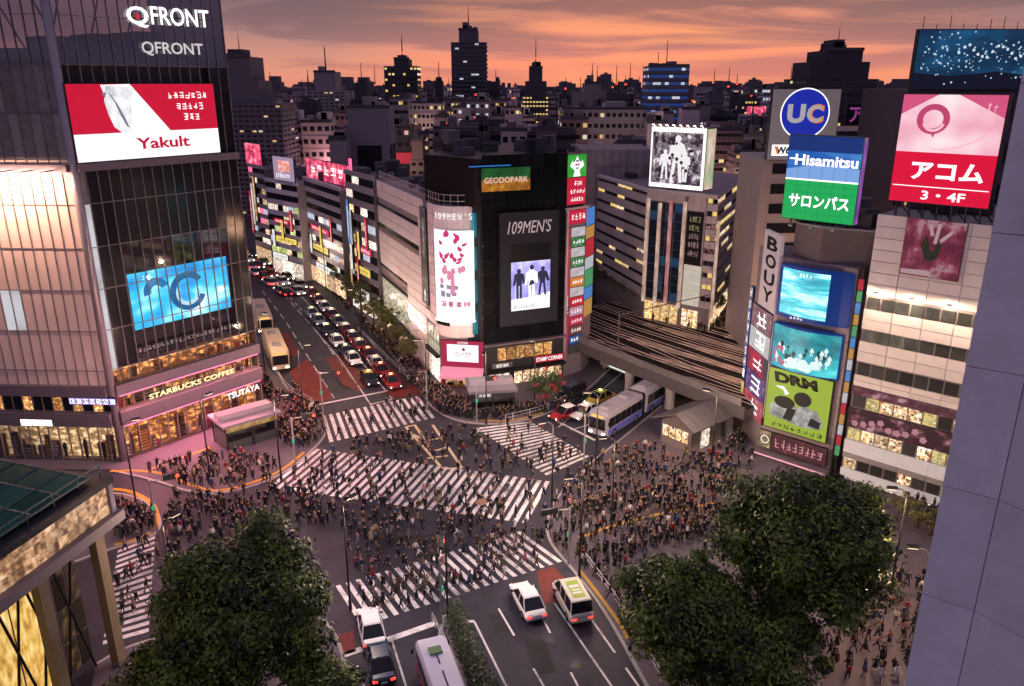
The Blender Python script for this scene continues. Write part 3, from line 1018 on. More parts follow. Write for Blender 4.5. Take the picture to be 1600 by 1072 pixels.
t, f, w, h = sign(FL, 'light_box', 'plain white lit strip over the shops left of the corner', *q, 0.5, white_e, cat='sign', rim=0.05)
shape(f, 'divider', [[(w * k, 0), (w * k + .08, 0), (w * k + .08, h), (w * k, h)] for k in (.36, .56, .78)], dark_metal)

# ================================================================== the men's fashion building in the middle
A0, A1 = G(600, 508), G(690, 603)
C0, C1 = G(692, 605), G(757, 609)
D1 = G(880, 590)
FA, FC, FD = Fr(A0, A1), Fr(C0, C1), Fr(C1, D1)
mens = thing('department_store', 'pale panelled store with black corner block and men\'s fashion screens at the crossing', 'building', (C1.x, C1.y, 0))
wallp = M('pale_panel', (0.76, 0.67, 0.68), 0.55, var=0.10, scale=0.5, rnd=0.05)
zA = Zat(C0.y, 322)                       # roof of the pale part
zB = FD.uz(800, 241)[1]                   # roof of the black part
zlow = Zat(C0.y, 527)                     # underside of the pale rounded corner
# bodies
rel = lambda p: (p.x - C1.x, p.y - C1.y)
body = [FA.w(0, 0, -0.2), FA.w(FA.L - 1.6, 0, -0.2), FC.w(0.8, 0, -0.9), FC.w(FC.L - 1.6, 0, -0.9), FC.w(FC.L - 1.6, 0, -8), FA.w(0, 0, -20)]
link('body', MB().prism(ccw([rel(p) for p in body]), 0.0, zA - 0.3).mesh('body', M('store_body', (0.30, 0.24, 0.26), 0.7)), mens)
blackwall = M('black_cladding', (0.006, 0.007, 0.010), 0.4, rnd=0.35, var=0.2, spec=0.04)
bb = [FD.w(-0.4, 0, -0.15), FD.w(FD.L, 0, -0.15), FD.w(FD.L, 0, -9), FD.w(-0.4, 0, -9)]
link('black_block', MB().prism(ccw([rel(p) for p in bb]), 0.0, zA).mesh('black_block', M('block_dark', (0.02, 0.019, 0.023), 0.5)), mens)
g0 = G(662, 236, zB)
bb = [FD.w(-0.9, 0, -0.15), FD.w(FD.L, 0, -0.15), FD.w(FD.L, 0, -20), Vector((g0.x + 4, g0.y + 12, 0)), Vector((g0.x, g0.y, 0))]
link('upper_block', MB().prism(ccw([rel(p) for p in bb]), zA, zB - 0.4).mesh('upper_block', M('block_tinted', (0.014, 0.010, 0.012), 0.45)), mens)
# strips of windows and the tall shop opening on the long pale side, read from the photo
wrows = []
for q in (((572, 303), (652, 352), (652, 360), (572, 312)), ((574, 337), (654, 380), (654, 389), (574, 346)), ((590, 404), (638, 439), (638, 447), (590, 413))):
    wrows.append(FA.rect(*q))
opening = FA.rect((596, 428), (638, 462), (640, 540), (600, 500))
banner = FA.rect((655, 318), (664, 324), (672, 480), (662, 470))
nrow = 18
z_open = opening[3]


def skipA(u, z_):
    for (a, b, c, d_) in wrows:
        if a - .3 < u < b + .3 and c - .2 < z_ < d_ + .2:
            return True
    if banner[0] < u < banner[1] and z_ > banner[2]:
        return True
    return (opening[0] < u < opening[1] and z_ < z_open) or (u > FA.L - 5.5 and z_ < zlow + 1.0) or z_ < 0.6


panels(FA, mens, 0, FA.L - 1.6, 0.1, zA, 13, nrow, wallp, 0.0, 0.07, 0.15, skipA)
for a, b, c, d_ in wrows:
    window_row(FA, mens, a, b, c, d_, 9, -0.1, dark_glass)
bx(FA, mens, 'opening_frame', opening[0], opening[1], z_open - 0.25, z_open, -0.1, 0.15, dark_metal)
zmid = opening[2] + (z_open - opening[2]) * 0.45
window_row(FA, mens, opening[0], opening[1], 3.4, z_open - 0.3, 4, -0.12, lit('shop_interior_pale', [(0, (.06, .05, .03)), (.3, (.2, .17, .11)), (.42, (.7, .6, .4)), (.52, (.18, .15, .1)), (.64, (.85, .75, .55)), (.78, (.14, .11, .08)), (.9, (.9, .8, .6))], (1.2, 1.2, 1.8), .9, 'vor'), name='shop_window')
window_row(FA, mens, opening[0], opening[1], 0.2, 2.9, 4, -0.12, shop, name='shop_window')
bx(FA, mens, 'canopy', opening[0] - .2, opening[1] + .2, 2.95, 3.3, 0, 1.1, dark_metal)
window_row(FA, mens, FA.L - 5.4, FA.L - 0.6, 0.2, zlow * 0.55, 4, -0.05, shop_white, name='shop_window')
window_row(FA, mens, FA.L - 5.4, FA.L - 0.6, zlow * 0.6, zlow + .6, 4, -0.05, MATS['shop_interior_pale'], name='shop_window')
bx(FA, mens, 'canopy', FA.L - 5.6, FA.L - .4, zlow * .55, zlow * .6, -0.05, 0.5, dark_metal)
# bracket lamps added along the pale wall to brighten it
for k in range(6):
    u = FA.L * (k + .5) / 6.4
    lm = FA.put('wall_lamp', MB().tube((0, 0, 0), (0, -1.2, .1), .05, n=5).box(-.25, .25, -1.5, -1.1, -.05, .1).mesh('wall_lamp', steel), mens, u, 5.2, 0)
    ld = bpy.data.lights.new('wall_lamp_light', 'AREA')
    ld.energy = 190
    ld.size = .6
    ld.color = (1.0, .78, .66)
    lo = link('wall_lamp_light', ld, lm, (0, -1.4, .16))
    lo.rotation_euler = (R(180 - 28), 0, 0)
# long hanging banner
p = FA.w(banner[0], banner[2], 0.05)
t, f, w, h = sign(FA, 'banner', 'tall narrow dark banner hanging down the pale store wall', banner[0], banner[1], banner[2], banner[3] - .2, 0.06, lit('banner_art', [(0, (.01, .008, .01)), (.5, (.05, .04, .045)), (.75, (.25, .2, .2)), (1, (.6, .5, .5))], (1.4, 1.4, .8), 0.5), cat='banner', rim=0.04, th=0.12)
pseudo(f, w * .25, w * .75, h * .45, h * .9, 1, M('grey_letter', (0.5, 0.48, 0.48)), 5)
shape(f, 'photo', figure2d(w * .5, h * .03, h * .13, random.Random(2)), white_letter)
# rounded corner: wall panels turned along an arc from the long side to the front
ctr_u = 0.0
r_c = 3.6
dA, dC = FA.e, FC.e
# centre of a circle touching both walls
nA, nC = -FA.n, -FC.n
den = nA.x * nC.y - nA.y * nC.x
kA = nA.dot(FA.p0) + r_c
kC = nC.dot(FC.p0) + r_c
cc = Vector(((kA * nC.y - kC * nA.y) / den, (kC * nA.x - kA * nC.x) / den))
a_s = math.atan2(FA.n.y, FA.n.x)
a_e = math.atan2(FC.n.y, FC.n.x) + R(42)
NA = 9
gapz = (zA - zlow) / 12
adq = FC.rect((688, 364), (729, 360), (735, 500), (696, 502), d=0.5)
for j in range(12):
    z0 = zlow + j * gapz
    mbs = []
    win = j in (1, 4, 6, 8)
    for k in range(NA):
        t0, t1 = a_s + (a_e - a_s) * k / NA, a_s + (a_e - a_s) * (k + 1) / NA
        mat = wallp
        if win and k < 4:
            mat = dark_glass
        da = 0.004
        rr = r_c - (0.12 if mat is dark_glass else 0)
        q = [(cc.x + rr_ * math.cos(tt) - C1.x, cc.y + rr_ * math.sin(tt) - C1.y) for rr_, tt in ((rr - .15, t0 + da), (rr, t0 + da), (rr, t1 - da), (rr - .15, t1 - da))]
        link('window' if mat is dark_glass else 'wall_panel', MB().prism(ccw(q), z0 + .03, z0 + gapz - .03).mesh('wall_panel', mat), mens)
mb = MB()
arcp = [(cc.x + (r_c - .2) * math.cos(a_s + (a_e - a_s) * k / 24) - C1.x, cc.y + (r_c - .2) * math.sin(a_s + (a_e - a_s) * k / 24) - C1.y) for k in range(25)] + [(cc.x - C1.x, cc.y - C1.y)]
link('rounded_core', MB().prism(ccw(arcp), zlow + 0.05, zA - .1).mesh('rounded_core', MATS['store_body']), mens)
# curved advert on the rounded corner
adw = thing('curved_billboard', 'tall white curved advert of pink flowers on the rounded store corner', 'billboard', (cc.x, cc.y, adq[2]))
aA, aB = a_e - R(86), a_e - R(4)
hAd = adq[3] - adq[2]
mb = MB()
for k in range(16):
    t0, t1 = aA + (aB - aA) * k / 16, aA + (aB - aA) * (k + 1) / 16
    r0, r1 = r_c + .06, r_c + .3
    mb.prism(ccw([(r0 * math.cos(t0), r0 * math.sin(t0)), (r1 * math.cos(t0), r1 * math.sin(t0)), (r1 * math.cos(t1), r1 * math.sin(t1)), (r0 * math.cos(t1), r0 * math.sin(t1))]), 0, hAd)
link('face', mb.mesh('face', lit('flower_white', [(0, (0.55, 0.62, 0.95)), (0.35, (0.9, 0.85, 1.0)), (0.6, (1, 0.97, 1))], (0.3, 0.3, 0.1), 1.25)), adw)


def on_arc(polys, r):
    out = MB()
    for p in polys:
        out.poly([(r * math.cos(aA + (aB - aA) * x), r * math.sin(aA + (aB - aA) * x), z) for x, z in p])
    return out


rf = random.Random(5)
pet = []
for k in range(16):
    x, z = rf.uniform(.22, .78), rf.uniform(.62, .95) * hAd
    a = rf.uniform(-.12, .12)
    L = rf.uniform(.04, .09) * hAd
    pet.append([(x - .03, z), (x + a * .2 - .05, z + L * .5), (x + a, z + L), (x + a * .2 + .06, z + L * .45), (x + .03, z)])
link('flowers', on_arc(pet, r_c + .33).mesh('flowers', E('flower_pink', (0.62, 0.03, 0.16), 1.0)), adw)
pet = []
for k in range(9):
    x, z = .5 + rf.uniform(-.28, .28), rf.uniform(.42, .58) * hAd
    pet.append([(x - .05, z), (x, z - .03 * hAd), (x + .06, z), (x + .03, z + .05 * hAd), (x - .04, z + .045 * hAd)])
pet.append([(.44, .3 * hAd), (.56, .3 * hAd), (.53, .55 * hAd), (.47, .55 * hAd)])
link('flowers', on_arc(pet, r_c + .34).mesh('flowers', E('flower_rose', (0.75, 0.25, 0.38), 1.0)), adw)
pet = []
for k in range(7):
    x, z = .5 + rf.uniform(-.3, .3), rf.uniform(.24, .36) * hAd
    pet += [[(x - .05, z), (x + .05, z), (x + .06, z + .04 * hAd), (x - .06, z + .05 * hAd)]]
link('vase', on_arc(pet, r_c + .335).mesh('vase', E('vase_grey', (0.35, 0.3, 0.4), 0.8)), adw)
pet = []
for k in range(4):
    for s_ in range(4):
        x, z = .2 + .18 * k + rf.uniform(0, .04), .15 * hAd + rf.uniform(0, .05) * hAd
        pet.append([(x, z), (x + .1, z), (x + .1, z + .008 * hAd), (x, z + .008 * hAd)])
        pet.append([(x + .03 * s_, .15 * hAd), (x + .03 * s_ + .02, .15 * hAd), (x + .03 * s_ + .02, .21 * hAd), (x + .03 * s_, .21 * hAd)])
link('characters', on_arc(pet, r_c + .336).mesh('characters', E('char_red', (0.5, 0.06, 0.15), 1.0)), adw)
mb = MB()
for k in range(16):
    t0, t1 = aA + (aB - aA) * k / 16, aA + (aB - aA) * (k + 1) / 16
    r0, r1 = r_c + .08, r_c + .45
    mb.prism(ccw([(r0 * math.cos(t0), r0 * math.sin(t0)), (r1 * math.cos(t0), r1 * math.sin(t0)), (r1 * math.cos(t1), r1 * math.sin(t1)), (r0 * math.cos(t1), r0 * math.sin(t1))]), -0.35, -0.1)
link('lower_lamp', mb.mesh('lower_lamp', E('lamp_white', (0.9, 1, 1), 2.5)), adw)
# row of small letters above the advert, bent along the corner
lt = thing('letter_sign', 'small white letters above the flower advert on the pale corner', 'sign', (cc.x, cc.y, 0))
mid = (aA + aB) / 2 - R(90)
for k, ch in enumerate("109MEN'S"):
    a = aA + (aB - aA) * (k + .5) / 8
    text(ch, 0.12 if ch == "'" else (0.15 if ch == '1' else 0.40), 0.22 if ch == "'" else 0.75, white_letter, lt, (r_c + .2) * math.cos(a), zA - (0.98 if ch == "'" else 1.25), (r_c + .2) * math.sin(a), ext=0.02, rz=a + R(90), name='letter')
# railing and plant on the pale roof
rail = M('railing_grey', (0.42, 0.40, 0.40), 0.4, 0.4)
railpts = [FA.w(0.3, 0, -.4), FA.w(FA.L - 2.5, 0, -.4)] + [Vector((cc.x + (r_c - .4) * math.cos(a_s + (a_e - a_s) * k / 6), cc.y + (r_c - .4) * math.sin(a_s + (a_e - a_s) * k / 6), 0)) for k in range(1, 7)]
mb = MB()
for a, b in zip(railpts[:-1], railpts[1:]):
    a, b = a - Vector((C1.x, C1.y, 0)), b - Vector((C1.x, C1.y, 0))
    for hz in (0.55, 1.3):
        mb.tube((a.x, a.y, zA + hz), (b.x, b.y, zA + hz), 0.06, n=4)
    n_ = max(1, int((b - a).length / 0.9))
    for k in range(n_):
        p = a.lerp(b, k / n_)
        mb.tube((p.x, p.y, zA - .1), (p.x, p.y, zA + 1.3), 0.045, n=4)
o = link('roof_railing', mb.mesh('roof_railing', rail), mens)
o['kind'] = 'stuff'
roof_kit(mens, FA, 4, FA.L - 3, 2.5, 7, zA - .3, 4, 13)
FR2 = Fr(FD.w(-7, 0, -20), FD.w(FD.L, 0, -20))
roof_kit(mens, FD, 0, FD.L, 2, 20, zB - .4, 8, 14)
# black front: cladding panels, the framed screen box
panels(FD, mens, 0, FD.L, zlow * 0.9, zB, 7, 13, blackwall, 0.0, 0.05, 0.12)
fbx = FD.rect((780, 333), (873, 328), (872, 500), (783, 512), d=0.6)
link_box = bx(FD, mens, 'screen_surround', fbx[0], fbx[1], fbx[2], fbx[3], 0.02, 0.6, M('surround_grey', (0.022, 0.023, 0.032), 0.5, spec=.1))
sc = FD.rect((798, 411), (859, 405), (859, 480), (799, 486), d=0.7)
bx(FD, mens, 'screen_recess', sc[0] - .1, sc[1] + .1, sc[2] - .2, sc[3] + 2.3, 0.601, 0.63, M('recess_black', (0.008, 0.008, 0.012), 0.3))
t, f, w, h = sign(FD, 'video_screen', 'lilac screen showing three figures on the black block', sc[0], sc[1], sc[2], sc[3], 0.72, lit('screen_lilac', [(0, (0.15, 0.16, 0.5)), (0.45, (0.35, 0.32, 0.8)), (0.7, (0.62, 0.58, 1.0)), (1, (0.9, 0.88, 1))], (0.5, 0.5, 0.4), 1.15), cat='screen', rim=0.06, th=0.08)
shape(f, 'pale_floor', [[(0, 0), (w, 0), (w, h * .34), (w * .6, h * .27), (0, h * .24)]], white_screen)
r_ = random.Random(8)
shape(f, 'dark_figures', figure2d(w * .2, h * .25, h * .62, r_) + figure2d(w * .8, h * .28, h * .6, r_), E('screen_ink', (0.012, 0.015, 0.06), 1.0), -0.06)
shape(f, 'light_figure', figure2d(w * .52, h * .2, h * .72, r_), white_screen, -0.065)
shape(f, 'dark_details', [disc(w * .52, h * .875, h * .05, 12), [(w * .45, h * .5), (w * .6, h * .53), (w * .56, h * .62), (w * .48, h * .6)]], E('screen_ink', (0.012, 0.015, 0.06)), -0.07)
pseudo(f, w * .05, w * .6, h * .03, h * .13, 9, E('screen_slate', (0.2, 0.2, 0.3)), 12)
letters(FD, 'letter_sign', 'thin grey slanted letters above the lilac screen', ((793, 346), (862, 342), (862, 362), (793, 366)), M('letter_silver', (0.5, 0.48, 0.5), 0.4, em=(.5, .46, .48), ems=0.35), "109MEN'S", d=0.63, bold=0.0, shear=0.25)
q = FD.rect((752, 263), (828, 261), (828, 297), (752, 299), d=0.15)
t, f, w, h = sign(FD, 'billboard', 'dim green and amber billboard at the top of the black block', *q, 0.2, lit('screen_green_amber', [(0, (0.0, 0.02, 0.0)), (.5, (0.0, .09, .015)), (1, (.02, .22, .05))], (.6, .6, .5), 0.7), cat='billboard', rim=0.05)
shape(f, 'amber_foot', [[(0, 0), (w, 0), (w, h * .5), (w * .3, h * .55), (0, h * .5)]], lit('amber', [(0, (.08, .02, 0)), (.6, (.5, .18, .01)), (1, (.8, .4, .03))], (1.2, 1.2, 1), 0.8))
text('GEODOPARK', w * .9, h * .25, E('cream_pink', (0.9, 0.6, 0.5), 0.9), f, w / 2, h * .48, y=-0.07, bold=0.01)
bx(FD, mens, 'blue_strip', q[0] - 1.5, q[1] - 2.5, q[3] + .2, q[3] + .32, 0.0, 0.1, E('blue_strip', (0.02, .2, .6), 0.9))
# recess with cyan glass between pale corner and black block, with a pink sign strip
rc0, rc1 = FC.L - 2.3, FC.L - 0.4
for k in range(4):
    z0, z1 = zlow + .4 + k * 4.2, zlow + 3.4 + k * 4.2
    if z1 < zA:
        bx(FC, mens, 'stair_window', rc0 + .5, rc1, z0, z1, -0.75, -0.65, lit('cyan_stair', [(0, (0, .03, .05)), (.5, (.0, .16, .22)), (1, (.05, .35, .42))], (1, 1, .3), 0.9))
bx(FC, mens, 'recess_wall', rc0, rc1, zlow - .5, zA + .4, -0.9, -0.76, M('recess_dark', (.02, .03, .035), .3))
t, f, w, h = sign(FC, 'sign_strip', 'narrow magenta vertical sign beside the black block', rc1 + .05, rc1 + .5, zlow + 1.5, zA - 3.5, -0.2, E('magenta', (.6, .03, .25), .9), rim=0.02)
pseudo(f, w * .1, w * .9, h * .02, h * .98, 1, white_letter, 77)
# lower storeys of the chamfer: red framed sign, pink awning, shop
q = FC.rect((693, 534), (758, 532), (758, 572), (694, 575), d=0.3)
zq0, zq1 = q[2], q[3]
t, f, w, h = sign(FC, 'shop_sign', 'crimson framed white sign with red characters over the pink awning', 0.0, FC.L, zq0, zq1, 0.3, E('crimson', (0.42, 0.004, 0.06), 0.9), cat='sign', rim=0.03)
shape(f, 'white_field', [[(w * .14, h * .2), (w * .88, h * .2), (w * .88, h * .86), (w * .14, h * .86)]], white_screen)
text('フレイガチ', w * .4, h * .2, E('letter_crimson', (.35, 0, .06)), f, w * .52, h * .5, y=-0.07)
shape(f, 'crest', [disc(w * .53, h * .68, h * .06, 10)], MATS['letter_crimson'], -0.07)
text('LOTTERIA', w * .25, h * .08, white_letter, f, w * .52, h * .93, y=-0.07)
mb = MB()
mb.poly([(0, 0, 0), (FC.L, 0, 0), (FC.L, -1.5, -1.0), (0, -1.5, -1.0)][::-1]).poly([(0, -1.5, -1.0), (FC.L, -1.5, -1.0), (FC.L, -1.5, -1.3), (0, -1.5, -1.3)][::-1])
mb.poly([(0, 0, -.05), (FC.L, 0, -.05), (FC.L, -1.48, -1.05), (0, -1.48, -1.05)]).poly([(0, 0, 0), (0, -1.5, -1), (0, -1.48, -1.05)]).poly([(FC.L, 0, 0), (FC.L, -1.48, -1.05), (FC.L, -1.5, -1)])
FC.put('awning', mb.mesh('awning', M('pink_cloth', (.65, .28, .42), .7, em=(.7, .25, .42), ems=.18)), mens, 0, zq0 - .05, 0.02)
window_row(FC, mens, 0.3, FC.L - .3, 0.2, zq0 - 1.1, 4, 0.0, clear, name='shop_window')
shop_room(FC, mens, .3, FC.L - .3, .2, zq0 - 1.1, .75, 11, back_w, lamp_w, goods_w, -.08)
bx(FC, mens, 'plinth', 0, FC.L, 0, 0.2, -0.4, 0.08, M('crimson_plinth', (.25, .02, .05), .5))
bx(FC, mens, 'jamb', -0.1, 0.3, 0.2, zq0, -0.4, 0.08, MATS['crimson_plinth'])
# lower storeys of the black block
q = FD.rect((777, 552), (864, 533), (863, 553), (778, 568), d=0.2)
zc0, zc1 = (FD.uz(780, 567, .2)[1]), (FD.uz(780, 548, .2)[1])
bx(FD, mens, 'dark_band', 0, FD.L, zc0 - 1.0, zlow * .9, -0.1, 0.05, M('band_dark', (.035, .033, .038), .4))
window_row(FD, mens, q[0], q[1], zc0 + .2, zc1 + .3, 6, 0.12, shop_warm, name='restaurant_window')
bx(FD, mens, 'band_ledge', -0.1, FD.L, zlow * .9 - .25, zlow * .9, 0.0, 0.7, ledge_m)
bx(FD, mens, 'band_ledge', -0.1, FD.L, zc0 - 1.3, zc0 - .95, 0.0, 0.8, dark_metal)
window_row(FD, mens, 0.5, 3.6, 0.2, 2.7, 3, 0.0, shop_white, name='shop_window')
window_row(FD, mens, 4.2, FD.L - .2, 0.2, 2.7, 6, 0.0, shop, name='shop_window')
q0 = FD.rect((833, 575), (872, 566), (872, 574), (834, 583), d=0.5)
t, f, w, h = sign(FD, 'shop_sign', 'slanting red fascia with white letters over the little shrub', q0[0], FD.L - .4, 3.0, 3.9, 0.85, E('fascia_red', (.5, .01, .03), .9), rim=0.03)
text('STAMP CORNER', w * .9, h * .6, white_letter, f, w / 2, h / 2, y=-0.07, bold=.01)
t, f, w, h = sign(FD, 'shop_sign', 'short grey fascia with white letters over the bright shop', 0.8, 3.6, 3.0, 3.7, 0.85, M('fascia_grey', (.12, .11, .12)), rim=0.03)
text('BEER BAR', w * .6, h * .6, white_letter, f, w / 2, h / 2, y=-0.07)

# narrow sign tower at the right end of the black block
E0, E1 = D1, G(908, 581)
E2 = G(921, 570)
FE, FE2 = Fr(E0, E1), Fr(E1, E2)
tower = thing('sign_tower', 'slim tower stacked with lit signs at the end of the black block', 'tower', (E0.x, E0.y, 0))
zT1 = FE.uz(895, 327)[1]
zT2 = FE.uz(895, 242)[1]
tb = [FE.w(0.05, 0, -.1), FE.w(FE.L, 0, -.1), FE2.w(FE2.L, 0, -.1), FE.w(0.05, 0, -4)]
link('body', MB().prism(ccw([(p.x - E0.x, p.y - E0.y) for p in tb]), 0, zT1).mesh('body', M('tower_grey', (.25, .2, .23), .5)), tower)
link('upper_body', MB().prism(ccw([(p.x - E0.x, p.y - E0.y) for p in (FE.w(0.05, 0, -.2), FE.w(FE.L - .2, 0, -.2), FE.w(FE.L - .2, 0, -3), FE.w(.05, 0, -3))]), zT1, zT2).mesh('upper_body', dark_metal), tower)
bx(FE, tower, 'edge_post', -0.12, 0.16, 2.5, zT1 + .2, 0.0, 0.25, M('post_pink', (.45, .35, .4), .4, .3))
bx(FE, tower, 'cap', -0.2, FE.L + .2, zT1, zT1 + .25, -1, 0.35, M('cap_pale', (.5, .4, .42)))
t, f, w, h = sign(FE, 'billboard', 'green billboard with a white emblem on top of the slim sign tower', 0, FE.L - .15, FE.uz(895, 277)[1], zT2, -0.05, lit('screen_green', [(0, (.01, .18, .015)), (1, (.05, .5, .06))], (.4, .4, .3), 1.0), cat='billboard', rim=.04)
shape(f, 'white_emblem', [disc(w * .5, h * .5, w * .22, 14), [(w * .3, h * .02), (w * .7, h * .02), (w * .6, h * .4), (w * .4, h * .4)], [(w * .12, h * .5), (w * .3, h * .35), (w * .38, h * .5), (w * .25, h * .75)], [(w * .88, h * .5), (w * .7, h * .35), (w * .62, h * .5), (w * .78, h * .75)], [(w * .38, h * .68), (w * .62, h * .68), (w * .5, h * .95)]], white_screen)
shape(f, 'dark_emblem', [disc(w * .44, h * .55, w * .05, 8), disc(w * .57, h * .55, w * .05, 8), [(w * .4, h * .42), (w * .6, h * .42), (w * .55, h * .36), (w * .45, h * .36)], [(w * .42, h * .68), (w * .58, h * .68), (w * .57, h * .75), (w * .43, h * .75)]], E('emblem_red', (.2, .01, .03)), -.07)
t, f, w, h = sign(FE, 'billboard', 'crimson panel with white handwriting under the green billboard', 0, FE.L - .15, FE.uz(895, 320)[1], FE.uz(895, 277)[1] - .1, -0.05, E('panel_red', (.55, .005, .04), 1.0), cat='billboard', rim=.04)
for k, (a, b, n_) in enumerate(((.35, .8, 3), (.15, .95, 5), (.18, .9, 5))):
    pseudo(f, w * a, w * b, h * (.7 - .3 * k), h * (.88 - .3 * k), n_, white_letter, 30 + k)
t, f, w, h = sign(FE, 'billboard', 'red panel with white characters below the pale cap of the tower', 0.25, FE.L, FE.uz(895, 350)[1], zT1 - .15, 0.05, MATS['panel_red'], cat='billboard', rim=.03)
pseudo(f, w * .15, w * .95, h * .25, h * .75, 4, white_letter, 40)
zz = FE.uz(895, 356)[1]
step = (zz - 3.0) / 13
stack = [('grey window of a lit lift shaft', lit('lift_white', [(0, (.3, .26, .3)), (1, (.85, .8, .85))], (.5, .5, .6), .8), None), ('green', lit('leaf_green', [(0, (0, .03, .01)), (.6, (.02, .2, .06)), (1, (.3, .6, .3))], (2, 2, 2), .9), 1), ('pale', MATS['lift_white'], None), ('green', MATS['leaf_green'], 1), ('pale', MATS['lift_white'], None), ('amber', E('amber_box', (.7, .22, .03), .9), 1),
         ('pale', MATS['lift_white'], None), ('red', E('box_red', (.6, .01, .03), .9), 1), ('pink', E('box_pink', (.6, .3, .4), .8), 1), ('crimson', E('box_crimson', (.55, .02, .08), .8), 1), ('brown', E('box_brown', (.16, .05, .04), .8), 1), ('navy', E('box_navy', (.02, .06, .22), .9), 1), ('grey', M('box_grey', (.1, .1, .1)), None)]
names = ['pale lit panel directly under the red panel', 'upper green sign of the sign tower', 'pale panel between the two green signs', 'lower green sign of the sign tower', 'pale panel above the amber sign', 'amber sign of the slim sign tower', 'pale panel between amber and red signs', 'bright red sign in the lower half of the tower', 'pink sign below the bright red one', 'crimson sign above the brown one', 'brown sign low on the sign tower', 'navy blue sign low on the sign tower', 'unlit grey panel at the foot of the tower']
for k, (nm, mt, tx) in enumerate(stack):
    z1 = zz - k * step
    t, f, w, h = sign(FE, 'stack_sign', names[k], 0.85, FE.L - .08, z1 - step + .12, z1, 0.05, mt, cat='sign', rim=.03, group='stacked signs on the slim tower')
    if tx:
        pseudo(f, w * .12, w * .9, h * .3, h * .72, 4, white_letter, 50 + k)
t, f, w, h = sign(FE, 'sign_strip', 'tall crimson strip with white marks along the tower edge', 0.2, 0.72, 3.4, zz, 0.05, lit('strip_red', [(0, (.02, .03, .05)), (.4, (.05, .06, .09)), (.5, (.5, .01, .06)), (.9, (.6, .05, .1))], (1, 1, .25), 0.8), rim=.02)
pseudo(f, .05, .45, h * .3, h * .5, 1, white_letter, 90)
cols = [('blue', (.1, .35, .9)), ('white', (.8, .8, .9)), ('amber', (.8, .4, .1)), ('green', (.1, .5, .2)), ('red', (.75, .03, .06))]
zs = zT1 - .2
k = 0
while zs > 8:
    c = cols[(k * 2) % 5]
    hh = 1.6 if k % 2 else 2.3
    sign(FE2, 'side_sign', c[0] + ' sign number ' + ['one', 'two', 'three', 'four', 'five', 'six', 'seven', 'eight', 'nine', 'ten', 'eleven', 'twelve'][min(k, 11)] + ' from the top on the tower side', 0.1, FE2.L - .1, zs - hh, zs, .05, E('side_' + c[0], c[1], .55), cat='sign', rim=.02, group='signs on the narrow side of the tower')
    zs -= hh + .12
    k += 1
# ================================================================== the narrow screen tower on the right, with curved screens
H0, H1 = G(1186, 706), G(1296, 742)
FH = Fr(H0, H1)
HL0 = G(1157, 672)
FHL = Fr(HL0, H0)
HR1 = G(1322, 716)
FHR = Fr(H1, HR1)
stone_grey = M('tower_panel_grey', (0.27, 0.23, 0.24), 0.55, rnd=0.07)
screen_tower = thing('screen_tower', 'narrow grey corner tower stacked with curved blue screens above a green poster', 'building', (H0.x, H0.y, 0))
zH = FH.uz(1195, 398)[1]
hb = [FHL.w(0, 0, -.15), FHL.w(FHL.L, 0, -.15), FH.w(FH.L - .1, 0, -.15), FHR.w(FHR.L, 0, -.15), FHR.w(FHR.L, 0, -6), FHL.w(0, 0, -5)]
link('body', MB().prism(ccw([(p.x - H0.x, p.y - H0.y) for p in hb]), 0, zH).mesh('body', M('tower_body', (0.2, 0.17, 0.18), 0.6)), screen_tower)
panels(FHR, screen_tower, 0.05, FHR.L, 4, zH, 2, 12, stone_grey, 0.0, 0.05, 0.12)
panels(FH, screen_tower, FH.L - 1.4, FH.L - .05, 4, zH, 1, 12, stone_grey, 0.0, 0.05, 0.12)
panels(FH, screen_tower, -0.05, 0.4, 4, zH, 1, 12, stone_grey, 0.0, 0.05, 0.12)
bulge = 0.9


def curved(fr, u0, u1, z0, z1, d0, mat, name, label, frame, cat='screen', n=10, rim=0.15):
    """A screen bowed outward; returns the thing and a function that bends flat polygons onto it."""
    p = fr.w(u0, z0, 0)
    t = thing(name, label, cat, p, fr.ang)
    w, h = u1 - u0, z1 - z0
    prof = lambda x: d0 + bulge * (1 - (2 * x / w - 1) ** 2)
    for nm, m, a, b, zz0, zz1, off in (('casing', frame, -rim, w + rim, -rim, h + rim, 0.0), ('face', mat, 0, w, 0, h, 0.06)):
        mb = MB()
        for k in range(n):
            x0, x1 = a + (b - a) * k / n, a + (b - a) * (k + 1) / n
            q0, q1 = prof(min(max(x0, 0), w)) + off, prof(min(max(x1, 0), w)) + off
            mb.prism(ccw([(x0, -q0), (x1, -q1), (x1, -q1 + (.7 if off == 0 else .05)), (x0, -q0 + (.7 if off == 0 else .05))]), zz0, zz1)
        link(nm, mb.mesh(nm, m), t)

    def bend(polys, mat, nm, off=0.09):
        mb = MB()
        for p in polys:
            a = sum(p[i][0] * p[(i + 1) % len(p)][1] - p[(i + 1) % len(p)][0] * p[i][1] for i in range(len(p)))
            q = p if a > 0 else p[::-1]
            mb.poly([(x, -prof(x) - off, z) for x, z in q])
        return link(nm, mb.mesh(nm, mat), t)
    return t, bend, w, h, prof


